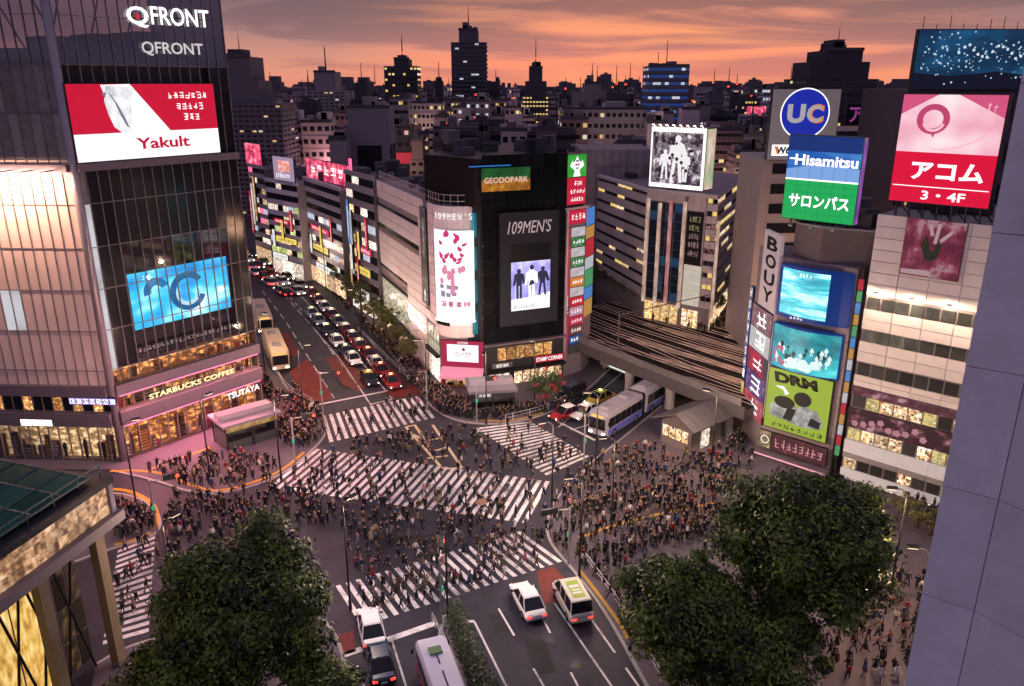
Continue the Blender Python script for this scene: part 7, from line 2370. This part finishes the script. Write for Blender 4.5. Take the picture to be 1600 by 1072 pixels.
# taxi queue: nearest to farthest
qd = [(612, 602, 'red', 'first red taxi in the queue, at the stop line'), (596, 584, 'red', 'second red taxi in the queue'), (588, 573, 'white', 'white cab between the second and third red taxis'), (576, 559, 'red', 'third red taxi in the queue'), (563, 545, 'red', 'fourth red taxi in the queue'), (551, 532, 'red', 'fifth red taxi in the queue'), (541, 520, 'red', 'sixth red taxi in the queue'), (529, 507, 'silver', 'silver cab between the sixth and seventh red taxis'), (519, 496, 'red', 'seventh red taxi in the queue'), (508, 484, 'white', 'white cab behind the seventh red taxi'), (498, 473, 'red', 'eighth red taxi in the queue'), (488, 462, 'red', 'last red taxi before the bend of the queue'),
      (577, 597, 'black', 'black cab with yellow roof in the lane beside the queue'), (552, 566, 'white', 'white car behind the black cab in the second lane'), (541, 554, 'navy', 'dark car behind the white one in the second lane'), (527, 538, 'white', 'second white car in the second lane'), (512, 521, 'black', 'small black car in the middle of the second lane'), (498, 505, 'silver', 'silver car near the end of the second lane'), (488, 494, 'white', 'white car at the end of the second lane')]
pm_ = {'red': paint_red, 'white': paint_white, 'silver': paint_silver, 'black': paint_black, 'navy': paint_navy}
for px, py, c, lab in qd:
    place(make_car(lab, pm_[c], roof=(paint_yellow if 'yellow roof' in lab else (paint_white if c == 'red' and px % 2 else None)), group='taxis and cars queuing on the taxi street', sign_m=warm_e), px, py, px + 13, py + 15)
# farther traffic at the bend: too small to show parts
far_body = MB()
far_body.loft([section(-2.2, .78, .25, .75), section(-1.2, .86, .2, .84), section(1.1, .86, .2, .82), section(2.2, .74, .3, .6)], 0)
far_body.loft([[(-.8, -1.7, .82), (.8, -1.7, .82), (.8, 1.1, .82), (-.8, 1.1, .82)], [(-.62, -1, 1.42), (.62, -1, 1.42), (.62, .35, 1.42), (-.62, .35, 1.42)]], 1)
far_body.box(-.6, .6, -1, .35, 1.42, 1.47, 0)
for s in (-.55, .55):
    far_body.box(s - .18, s + .18, -2.26, -2.15, .5, .7, 2).box(s - .18, s + .18, 2.15, 2.24, .45, .62, 3)
fm = far_body.mesh('car', [paint_white, dark_glass, tail_e, head_e])
rr = random.Random(81)
k = 0
lanes = [((478, 455), (385, 395)), ((470, 462), (380, 402)), ((458, 470), (384, 412)), ((445, 462), (388, 420))]
words_ = ['first', 'second', 'third', 'fourth', 'fifth', 'sixth', 'seventh', 'eighth', 'ninth', 'tenth', 'eleventh', 'twelfth']
for li, (a, b) in enumerate(lanes):
    A, B = G(*a), G(*b)
    n = int((B - A).length / 7.5)
    for i in range(n):
        p = A.lerp(B, (i + rr.uniform(.2, .6)) / n)
        d = (A - B).normalized() * (1 if li < 2 else -1)
        o = link('distant_car', fm, None, (p.x, p.y, .008), math.atan2(d.y, d.x) - math.pi / 2)
        c = rr.choice(['red', 'red', 'white', 'silver', 'black'])
        set_mat(o, pm_[c])
        tag(o, '%s %s car from the bend in the %s lane of the far traffic' % (words_[min(i, 11)], c, ['kerb', 'second', 'third', 'leftmost'][li]), 'car', 'far traffic at the bend of the taxi street')


def make_bus(name, label, L, paint, roofp, stripe, lit_m=dark_glass, joint=None, hgt=3.1, roof_items=3, group=None, cat='bus', belt=None):
    """Forward is +y; body lofted with rounded edges, separate windows, doors, roof units, wheels."""
    t = thing(name, label, cat, group=group)
    hw = 1.25
    segs = [(-L / 2, L / 2)] if joint is None else [(-L / 2, joint - .3), (joint + .3, L / 2)]
    for a, b in segs:
        mb = MB().loft([section(a, hw - .1, .42, hgt - .1, .2), section(a + .2, hw, .34, hgt, .22), section(b - .35, hw, .34, hgt, .22), section(b, hw - .12, .46, hgt - .16, .2)])
        link('body', mb.mesh('body', paint), t)
        link('roof', MB().box(-hw + .2, hw - .2, a + .25, b - .45, hgt - .01, hgt + .05).mesh('roof', roofp), t)
        if stripe:
            for s in (-1, 1):
                link('stripe', MB().box(-.012, .012, a + .25, b - .4, .5, 1.2).mesh('stripe', stripe), t, (s * (hw + .005), 0, 0))
        n = max(3, int((b - a) / 1.35))
        for s in (-1, 1):
            for i in range(n):
                y0, y1 = a + .35 + (b - a - .8) * i / n, a + .35 + (b - a - .8) * (i + 1) / n - .08
                link('window', MB().box(-.015, .015, y0, y1, 1.35, 2.5).mesh('window', lit_m), t, (s * (hw + .006), 0, 0))
        for y in ((a + 1.6), (b - 1.7)):
            for s in (-1, 1):
                wheel(t, s * (hw - .12), y, .48, .28)
        for i in range(roof_items):
            y = a + (b - a) * (i + .5) / roof_items
            link('roof_unit', MB().loft([[(-.6, y - .8, hgt + .05), (.6, y - .8, hgt + .05), (.6, y + .8, hgt + .05), (-.6, y + .8, hgt + .05)], [(-.45, y - .65, hgt + .3), (.45, y - .65, hgt + .3), (.45, y + .65, hgt + .3), (-.45, y + .65, hgt + .3)]]).mesh('roof_unit', M('roof_unit_grey', (.3, .28, .3), .5)), t)
    if joint is not None:
        for k in range(4):
            y = joint - .28 + k * .15
            link('bellows', MB().loft([section(y, hw - .1 - .05 * (k % 2), .5, hgt - .1, .2), section(y + .13, hw - .1 - .05 * (k % 2), .5, hgt - .1, .2)]).mesh('bellows', black), t)
    link('windscreen', MB().box(-hw + .2, hw - .2, -.02, .03, 1.15, 2.45).mesh('windscreen', dark_glass), t, (0, L / 2 + .01, 0))
    link('rear_window', MB().box(-hw + .3, hw - .3, -.03, .02, 1.5, 2.5).mesh('rear_window', dark_glass), t, (0, -L / 2 - .01, 0))
    link('destination_display', MB().box(-.8, .8, -.02, .03, 2.55, 2.85).mesh('destination_display', E('display_amber', (1, .55, .15), 1.2)), t, (0, L / 2 - .02, 0))
    for s in (-1, 1):
        link('headlight', MB().box(-.2, .2, -.02, .05, .6, .82).mesh('headlight', head_e), t, (s * .85, L / 2 + .0, 0))
        link('tail_light', MB().box(-.14, .14, -.05, .02, .7, 1.0).mesh('tail_light', tail_e), t, (s * .95, -L / 2 - .0, 0))
        link('mirror', MB().box(-.08, .08, -.05, .1, 1.9, 2.3).mesh('mirror', black), t, (s * (hw + .25), L / 2 - .1, 0))
    return t


bus = make_bus('articulated_bus', 'long white and violet blue articulated bus with rooftop units waiting by the bridge', 15.0, M('bus_white', (.33, .31, .36), .35), M('bus_roof', (.36, .32, .37), .45), M('bus_blue', (.09, .11, .42), .35), joint=1.2 - 2.2, roof_items=2)
place(bus, 985, 652, 945, 677)
beige = make_bus('coach', 'beige bus parked at the kerb beside the glass building', 11.5, paint_beige, M('beige_roof', (.62, .48, .34), .45), None, lit_m=M('coach_glass', (.1, .07, .04), .15, em=(.5, .3, .12), ems=.35), roof_items=2)
place(beige, 432, 562, 444, 592)
b2 = make_bus('coach', 'second beige bus standing behind the first one by the glass building', 11.5, paint_beige, MATS['beige_roof'], None, lit_m=MATS['coach_glass'], roof_items=1)
place(b2, 410, 508, 420, 534)
b3 = make_bus('coach', 'white roofed bus cut by the bottom edge left of the hedge', 11.0, M('bus_pearl', (.55, .52, .60), .35), M('bus_pearl_roof', (.56, .54, .66), .4), M('bus_red', (.4, .04, .1), .4), roof_items=0)
place(b3, 700, 1120, 686, 1080)
b3.scale = (.84, .84, .84)
for k, (y, l_) in enumerate(((2.6, .5), (.4, .9), (-1.6, .7))):
    link('roof_hatch', MB().box(-.06, .06, y - l_, y + l_, 3.16, 3.2).mesh('roof_hatch', dark_metal), b3)
link('roof_vent', MB().box(-.5, .5, 3.2, 4.0, 3.16, 3.3).mesh('roof_vent', M('vent_green', (.1, .2, .08), .5)), b3)
# lorry with lit advertising sides under the bridge
fr = Fr(G(950, 583), G(986, 598))
lor = thing('advert_lorry', 'box lorry with lit white advert panels standing under the bridge edge', 'lorry', (fr.p0.x, fr.p0.y, .008), fr.ang)
L_ = fr.L
link('box', MB().box(0, L_, .1, 2.4, .7, 3.0).mesh('box', M('lorry_dark', (.06, .06, .06), .5)), lor)
f = link('side_panel', MB().box(.1, L_ - .1, .03, .098, .95, 2.85).mesh('side_panel', E('advert_white', (.75, .85, .75), 1.0)), lor)
pseudo(f, L_ * .12, L_ * .85, 1.35, 2.3, 6, MATS['ink'], 200, y=-.0)
link('rear_panel', MB().box(L_ + .003, L_ + .06, .3, 2.2, .95, 2.85).mesh('rear_panel', E('advert_lime', (.5, .6, .25), .9)), lor)
link('cab', MB().loft([[(-1.9, .2, .6), (-.1, .2, .6), (-.1, 2.3, .6), (-1.9, 2.3, .6)], [(-1.9, .2, 1.5), (-.1, .2, 1.5), (-.1, 2.3, 1.5), (-1.9, 2.3, 1.5)], [(-1.4, .3, 2.4), (-.1, .3, 2.4), (-.1, 2.2, 2.4), (-1.4, 2.2, 2.4)]]).mesh('cab', paint_silver), lor)
link('windscreen', MB().box(-1.75, -1.68, .4, 2.1, 1.6, 2.2).mesh('windscreen', dark_glass), lor)
for x in (-1.1, L_ - 1.2):
    for y in (.35, 2.1):
        w_ = link('wheel', MB().tube((0, -.14, 0), (0, .14, 0), .45, .45, 14).mesh('wheel', rubber), lor, (x, y, .45))
        link('rim', MB().tube((0, -.15, 0), (0, .15, 0), .26, .26, 10).mesh('rim', steel), w_)
# ================================================================== people
skin_mats = [M('skin_light', (.36, .22, .16), .55, var=.05), M('skin_tan', (.28, .17, .12), .55, var=.05)]
hair_m = [M('hair_black', (.012, .010, .010), .45, var=0), M('hair_brown', (.05, .028, .018), .45, var=0)]
cloth = {}
for nm, c in (('black', (.012, .012, .014)), ('charcoal', (.035, .034, .038)), ('navy', (.015, .02, .05)), ('grey', (.10, .098, .10)), ('white', (.50, .48, .48)), ('beige', (.24, .18, .13)), ('brown', (.06, .036, .022)), ('red', (.18, .02, .022)), ('pink', (.3, .14, .16)), ('blue', (.03, .055, .14)), ('olive', (.08, .085, .04))):
    cloth[nm] = M('cloth_' + nm, c, .85, var=.08)
shoe = M('shoe_black', (.015, .014, .014), .5, var=0)


def body_mesh(stride, arm, lean, sub, look=0.0, bend_=0.0, raise_=0.0):
    """One skinned body in a walking or standing pose, facing +y; slots: skin, top, trousers, shoes."""
    V, Ed, Rd, Kd = [], [], [], []

    def add(p, r, k, par=None):
        V.append(p)
        Rd.append(r if isinstance(r, tuple) else (r, r))
        Kd.append(k)
        if par is not None:
            Ed.append((par, len(V) - 1))
        return len(V) - 1
    ly = lean
    pel = add((0, 0, .93), (.155, .115), 2)
    wst = add((0, ly * .25, 1.08), (.135, .10), 1, pel)
    chs = add((0, ly * .6, 1.28), (.165, .115), 1, wst)
    shl = add((0, ly * .8, 1.41), (.13, .085), 1, chs)
    nck = add((0, ly + .01, 1.49), (.05, .052), 0, shl)
    jaw = add((look * .01, ly + .035, 1.565), (.064, .078), 0, nck)
    hed = add((look * .015, ly + .03, 1.645), (.074, .088), 0, jaw)
    add((look * .01, ly + .02, 1.715), (.05, .058), 0, hed)
    if sub:
        add((look * .05, ly + .125, 1.61), .014, 0, hed)                     # nose
    for s in (-1, 1):
        sw = stride * s
        hip = add((s * .085, sw * .06, .86), (.095, .10), 2, pel)
        kn = add((s * .095, sw * .55 + abs(stride) * .10, .49), (.062, .066), 2, hip)
        kz = .095 + (.10 if sw < 0 and abs(stride) > .1 else 0)
        an = add((s * .095, sw * .95 + (-.10 if sw < 0 else .0) * abs(stride) * 3, kz), (.043, .05), 2, kn)
        add((s * .105, V[an][1] + .15, kz - .055), (.042, .035), 3, an)
        a = -arm * s
        sh = add((s * .19, ly * .8, 1.385), (.066, .066), 1, shl)
        rz_ = raise_ if s > 0 else 0
        el = add((s * .235, ly * .8 + a * .22 - .02 + rz_ * .1, 1.12), (.047, .047), 1, sh)
        wr = add((s * (.225 - rz_ * .07), ly * .8 + a * .42 + .06 + abs(arm) * .04 + rz_ * .22, .90 + rz_ * .32), (.034, .034), 1, el)
        hn = add((s * (.222 - rz_ * .09), V[wr][1] + .02 + rz_ * .06, V[wr][2] - .075 + rz_ * .11), (.022, .036), 0, wr)
        if sub:
            add((s * (.205 - rz_ * .09), V[hn][1] + .05, V[hn][2] + .01), .011, 0, wr)
            for q in range(2):
                add((s * (.222 - rz_ * .09), V[hn][1] + .012 - .03 * q + .01, V[hn][2] - .08 + .01 * q), .013, 0, hn)
    me = bpy.data.meshes.new('person')
    me.from_pydata(V, Ed, [])
    o = link('person_source', me)
    sk = o.modifiers.new('skin', 'SKIN')
    sk.use_smooth_shade = True
    for i, sv in enumerate(me.skin_vertices[0].data):
        sv.radius = Rd[i]
        sv.use_root = i == pel
    if sub:
        sb = o.modifiers.new('sub', 'SUBSURF')
        sb.levels = sb.render_levels = 1
    bpy.context.view_layer.update()
    dg = bpy.context.evaluated_depsgraph_get()
    out = bpy.data.meshes.new_from_object(o.evaluated_get(dg))
    out.name = 'person'
    bpy.data.objects.remove(o)
    out.materials.clear()
    for m in (skin_mats[0], cloth['black'], cloth['charcoal'], shoe):
        out.materials.append(m)
    seg = [(Vector(V[a]), Vector(V[b]), Kd[b]) for a, b in Ed]
    ref = [(Vector(v), k) for v, k in zip(V, Kd)]
    for p in out.polygons:
        c = p.center
        best = None
        for a, b, k in seg:
            t = max(0, min(1, (c - a).dot(b - a) / max((b - a).length_squared, 1e-9)))
            d_ = (c - a.lerp(b, t)).length
            if best is None or d_ < best[0]:
                best = (d_, k)
        p.material_index = best[1]
        p.use_smooth = True
    return out


POSES = [(.34, .8, .06, 0), (-.34, .8, .05, 0), (.22, .5, .03, 1), (-.25, .6, .04, -1), (.04, .1, .0, 1), (-.05, .15, .01, -1), (.3, .7, .10, 0), (.02, .05, .03, 0)]
RAISE = [0, 0, 0, 0, 0, 1, 0, 1]
bodies = [body_mesh(a, b, c, True, l, 0, rz_) for (a, b, c, l), rz_ in zip(POSES, RAISE)]
small = [body_mesh(a, b, c, False, 0, 0, rz_) for (a, b, c, l), rz_ in list(zip(POSES, RAISE))[:6]]


def hair_mb(long_):
    mb = MB()
    rings = []
    for z, r, oy in ((1.60 if not long_ else 1.42, .07 if not long_ else .085, -.02), (1.64, .088, -.005), (1.70, .085, .005), (1.745, .055, .012), (1.765, .015, .014)):
        rings.append([(r * math.cos(q * .7854), oy + r * 1.08 * math.sin(q * .7854) * (1.0 if math.sin(q * .7854) < 0 else .72), z) for q in range(8)])
    return mb.loft(rings)


hairs = [hair_mb(False).mesh('hair', hair_m[0], True), hair_mb(True).mesh('hair', hair_m[0], True)]


def skirt_mb(z0, z1, r0, r1):
    rings = [[(r * math.cos(q * .6283) * 1.12, r * math.sin(q * .6283) * .9, z) for q in range(10)] for z, r in ((z0, r0), ((z0 + z1) / 2, (r0 + r1) / 2 * 1.04), (z1, r1))]
    return MB().loft(rings)


coat = skirt_mb(.52, 1.12, .25, .165).mesh('coat', cloth['black'], True)
skirt = skirt_mb(.58, 1.04, .23, .15).mesh('skirt', cloth['black'], True)


def in_poly(x, y, p):
    c = False
    for i in range(len(p)):
        (x0, y0), (x1, y1) = p[i - 1], p[i]
        if (y0 > y) != (y1 > y) and x < (x1 - x0) * (y - y0) / (y1 - y0) + x0:
            c = not c
    return c


ZONES = [
    ('on the diagonal zebra crossing', [(505, 704), (855, 752), (815, 815), (437, 762)], 56, 0, 'walk'),
    ('on the open road below the diagonal crossing', [(440, 770), (815, 818), (850, 850), (700, 880), (560, 900), (545, 830), (500, 800)], 110, 0, 'walk'),
    ('on the bottom zebra crossing', [(553, 912), (798, 840), (862, 883), (580, 968)], 74, 0, 'walk'),
    ('at the kerb corner above the green roofed van', [(850, 800), (1000, 780), (1100, 800), (1000, 830), (960, 860), (950, 905), (895, 885), (860, 850)], 125, PAVEH, 'stand'),
    ('on the crowded square by the bus', [(905, 735), (960, 705), (1015, 700), (1100, 715), (1150, 680), (1185, 715), (1135, 780), (1100, 795), (860, 800), (880, 770)], 250, PAVEH, 'stand'),
    ('scattered over the middle of the crossing', [(310, 785), (500, 715), (740, 690), (890, 745), (850, 850), (700, 890), (560, 950), (540, 830), (430, 780)], 120, 0, 'walk'),
    ('on the square beside the trees', [(1000, 830), (1135, 795), (1120, 835), (1000, 865), (962, 905), (955, 865)], 80, PAVEH, 'stand'),
    ('on the right hand zebra crossing', [(749, 667), (830, 662), (914, 711), (855, 740)], 26, 0, 'walk'),
    ('in the crowd at the men\'s store corner', [(640, 590), (690, 612), (740, 640), (735, 655), (690, 648), (655, 615)], 150, PAVEH, 'stand'),
    ('on the pavement beside the taxi queue', [(530, 470), (600, 525), (672, 590), (650, 600), (560, 500), (515, 460)], 130, PAVEH, 'walk'),
    ('waiting before the coffee shop corner', [(415, 615), (445, 620), (498, 640), (508, 680), (475, 705), (440, 695), (425, 660)], 120, PAVEH, 'stand'),
    ('on the plaza of the glass building', [(225, 735), (330, 715), (430, 715), (430, 738), (350, 765), (300, 765), (250, 745)], 95, PAVEH, 'walk'),
    ('on the road before the glass building', [(270, 775), (360, 785), (430, 765), (480, 775), (540, 820), (400, 830), (300, 850), (265, 880), (255, 810)], 135, 0, 'walk'),
    ('on the small traffic island', [(175, 785), (240, 800), (240, 830), (180, 848)], 42, PAVEH, 'stand'),
    ('on the left zebra crossing', [(190, 860), (245, 840), (262, 890), (230, 985), (175, 995)], 22, 0, 'walk'),
    ('on the top zebra crossing', [(513, 650), (645, 624), (669, 655), (525, 687)], 16, 0, 'walk'),
    ('in the middle of the crossing near the yellow box', [(550, 692), (740, 672), (850, 742), (700, 725), (520, 702)], 66, 0, 'walk'),
    ('behind the big tree on the right', [(1330, 945), (1400, 905), (1445, 900), (1425, 1065), (1250, 1065), (1290, 1000)], 80, PAVEH, 'walk'),
    ('before the shops of the white office block', [(1405, 770), (1465, 795), (1465, 850), (1430, 800)], 20, PAVEH, 'walk'),
    ('on the pavement under the small right hand tree', [(925, 890), (955, 910), (1000, 985), (990, 1000)], 12, PAVEH, 'walk'),
    ('by the subway entrance of the men\'s store', [(810, 640), (870, 640), (900, 625), (850, 645), (760, 658), (740, 655)], 50, PAVEH, 'stand'),
    ('on the raised street beyond the tracks', [(1010, 500), (1100, 522), (1160, 500), (1140, 480), (1105, 520), (1040, 508)], 40, ZD, 'stand'),
    ('beside the beige bus', [(402, 560), (420, 600), (440, 622), (415, 625)], 30, PAVEH, 'stand'),
    ('on the strip between the buses and the glass building', [(455, 600), (480, 632), (500, 640), (470, 640)], 16, PAVEH, 'walk'),
]
rp = random.Random(2024)
spots = []
for zi, (ph, poly, n, z, act) in enumerate(ZONES):
    xs, ys = [p[0] for p in poly], [p[1] for p in poly]
    done, tries = [], 0
    while len(done) < n and tries < n * 60:
        tries += 1
        x, y = rp.uniform(min(xs), max(xs)), rp.uniform(min(ys), max(ys))
        if not in_poly(x, y, poly):
            continue
        g = G(x, y, z)
        if any((g - q).length < .42 for q in done):
            continue
        done.append(g)
        spots.append((g.length, g, zi, x, y))
spots.sort(key=lambda s: s[0])
TOPS = ['black'] * 12 + ['charcoal'] * 7 + ['navy'] * 3 + ['grey', 'white', 'beige', 'brown', 'brown', 'red', 'pink', 'blue', 'olive']
BOTS = ['black', 'black', 'black', 'charcoal', 'charcoal', 'navy', 'navy', 'brown', 'grey', 'beige']
crowd_dir = {0: [.5, 3.6], 2: [.45, 3.6], 7: [-.6, 2.5], 14: [1.6, 4.7], 15: [.3, 3.4]}
seen_labels = set()
NIND = 300


def hidden(x, y):
    """Spots the near trees, the annexe or the column cover in the photograph."""
    return ((x - 385) / 165) ** 2 + ((y - 975) / 165) ** 2 < 1 or ((x - 1075) / 105) ** 2 + ((y - 950) / 120) ** 2 < 1 or ((x - 1258) / 130) ** 2 + ((y - 850) / 110) ** 2 < 1 or x > 1595 - .16 * y


ind, rest = [], []
for s in spots:
    (ind if len(ind) < NIND and not hidden(s[3], s[4]) else rest).append(s)
for d_, g, zi, x, y in ind:
    ph, poly, n, z, act = ZONES[zi]
    if act == 'walk':
        pi = rp.choice([0, 1, 2, 3, 6])
        ang = rp.choice(crowd_dir.get(zi, [rp.uniform(0, 6.28)])) + rp.gauss(0, .35) - math.pi / 2
    else:
        pi = rp.choice([2, 3, 4, 5, 7, 4])
        ang = rp.uniform(0, 6.28)
    for _ in range(40):
        top, bot = rp.choice(TOPS), rp.choice(BOTS)
        extra = rp.choice(['', '', '', 'coat', 'skirt'])
        longh = rp.random() < .42
        if extra == 'coat':
            what = 'long %s coat' % top
        elif extra == 'skirt':
            what = '%s top and %s skirt' % (top, bot)
        else:
            what = '%s jacket and %s trousers' % (top, bot)
        lab = 'person with %s hair in %s %s %s' % ('long' if longh else 'short', what, 'walking' if act == 'walk' else 'standing', ph)
        lab = ' '.join(lab.split()[:16])
        if lab not in seen_labels:
            break
    seen_labels.add(lab)
    o = link('person', bodies[pi], None, (g.x, g.y, z + .005), ang)
    s = rp.uniform(.72, .85)
    o.scale = (s, s, s)
    tag(o, lab, 'person', 'people ' + ph)
    for k, m in ((0, rp.choice(skin_mats)), (1, cloth[top]), (2, cloth[bot] if extra != 'skirt' else skin_mats[0])):
        o.material_slots[k].link = 'OBJECT'
        o.material_slots[k].material = m
    ly = POSES[pi][2]
    h = link('hair', hairs[1 if longh else 0], o, (0, ly + .018, 0))
    set_mat(h, rp.choice(hair_m))
    if extra == 'coat':
        set_mat(link('coat', coat, o, (0, ly * .2, 0)), cloth[top])
    elif extra == 'skirt':
        set_mat(link('skirt', skirt, o), cloth[bot])
# the rest of the crowd: several hundred more, smaller in the picture, in one mesh
mats = [skin_mats[0], hair_m[0], shoe] + [cloth[c] for c in cloth]
cidx = {c: i + 3 for i, c in enumerate(cloth)}
smalls = []
for me in small:
    smalls.append(([tuple(v.co) for v in me.vertices], [(tuple(p.vertices), p.material_index) for p in me.polygons]))
hv = hair_mb(False)
mb = MB()
for d_, g, zi, x, y in rest:
    if x > 1595 - .16 * y:
        continue
    V, Fs = smalls[rp.randrange(len(smalls))]
    a = rp.uniform(0, 6.28)
    ca_, sa_ = math.cos(a), math.sin(a)
    s = rp.uniform(.72, .85)
    z = ZONES[zi][3]
    top, bot = cidx[rp.choice(TOPS)], cidx[rp.choice(BOTS)]
    i0 = len(mb.v)
    for v in V:
        mb.v.append((g.x + s * (v[0] * ca_ - v[1] * sa_), g.y + s * (v[0] * sa_ + v[1] * ca_), z + s * v[2]))
    for f, k in Fs:
        mb.f.append(tuple(i0 + q for q in f))
        mb.m.append((0, top, bot, 2)[k])
    i0 = len(mb.v)
    for v in hv.v:
        mb.v.append((g.x + s * (v[0] * ca_ - (v[1] + .02) * sa_), g.y + s * (v[0] * sa_ + (v[1] + .02) * ca_), z + s * v[2]))
    for f in hv.f:
        mb.f.append(tuple(i0 + q for q in f))
        mb.m.append(1)
o = link('crowd', mb.mesh('crowd', mats, True))
tag(o, 'dense crowd of small dark figures filling the far pavements', 'crowd', None, 'stuff')
# one umbrella open in the crossing
um = thing('umbrella', 'open brown umbrella held up among walkers on the open road', 'umbrella', (*G(752, 812), 1.45))
mb = MB()
for k in range(8):
    a0, a1 = k * .7854, (k + 1) * .7854
    mb.poly([(0, 0, .62), (.34 * math.cos(a0), .34 * math.sin(a0), .54), (.34 * math.cos(a1), .34 * math.sin(a1), .54)])
    mb.poly([(.34 * math.cos(a0), .34 * math.sin(a0), .54), (.58 * math.cos(a0), .58 * math.sin(a0), .36), (.58 * math.cos(a1), .58 * math.sin(a1), .36), (.34 * math.cos(a1), .34 * math.sin(a1), .54)])
link('canopy', mb.mesh('canopy', M('umbrella_brown', (.25, .15, .10), .7)), um)
link('shaft', MB().tube((0, 0, -.3), (0, 0, .7), .012, n=5).mesh('shaft', dark_metal), um)
fit_text()
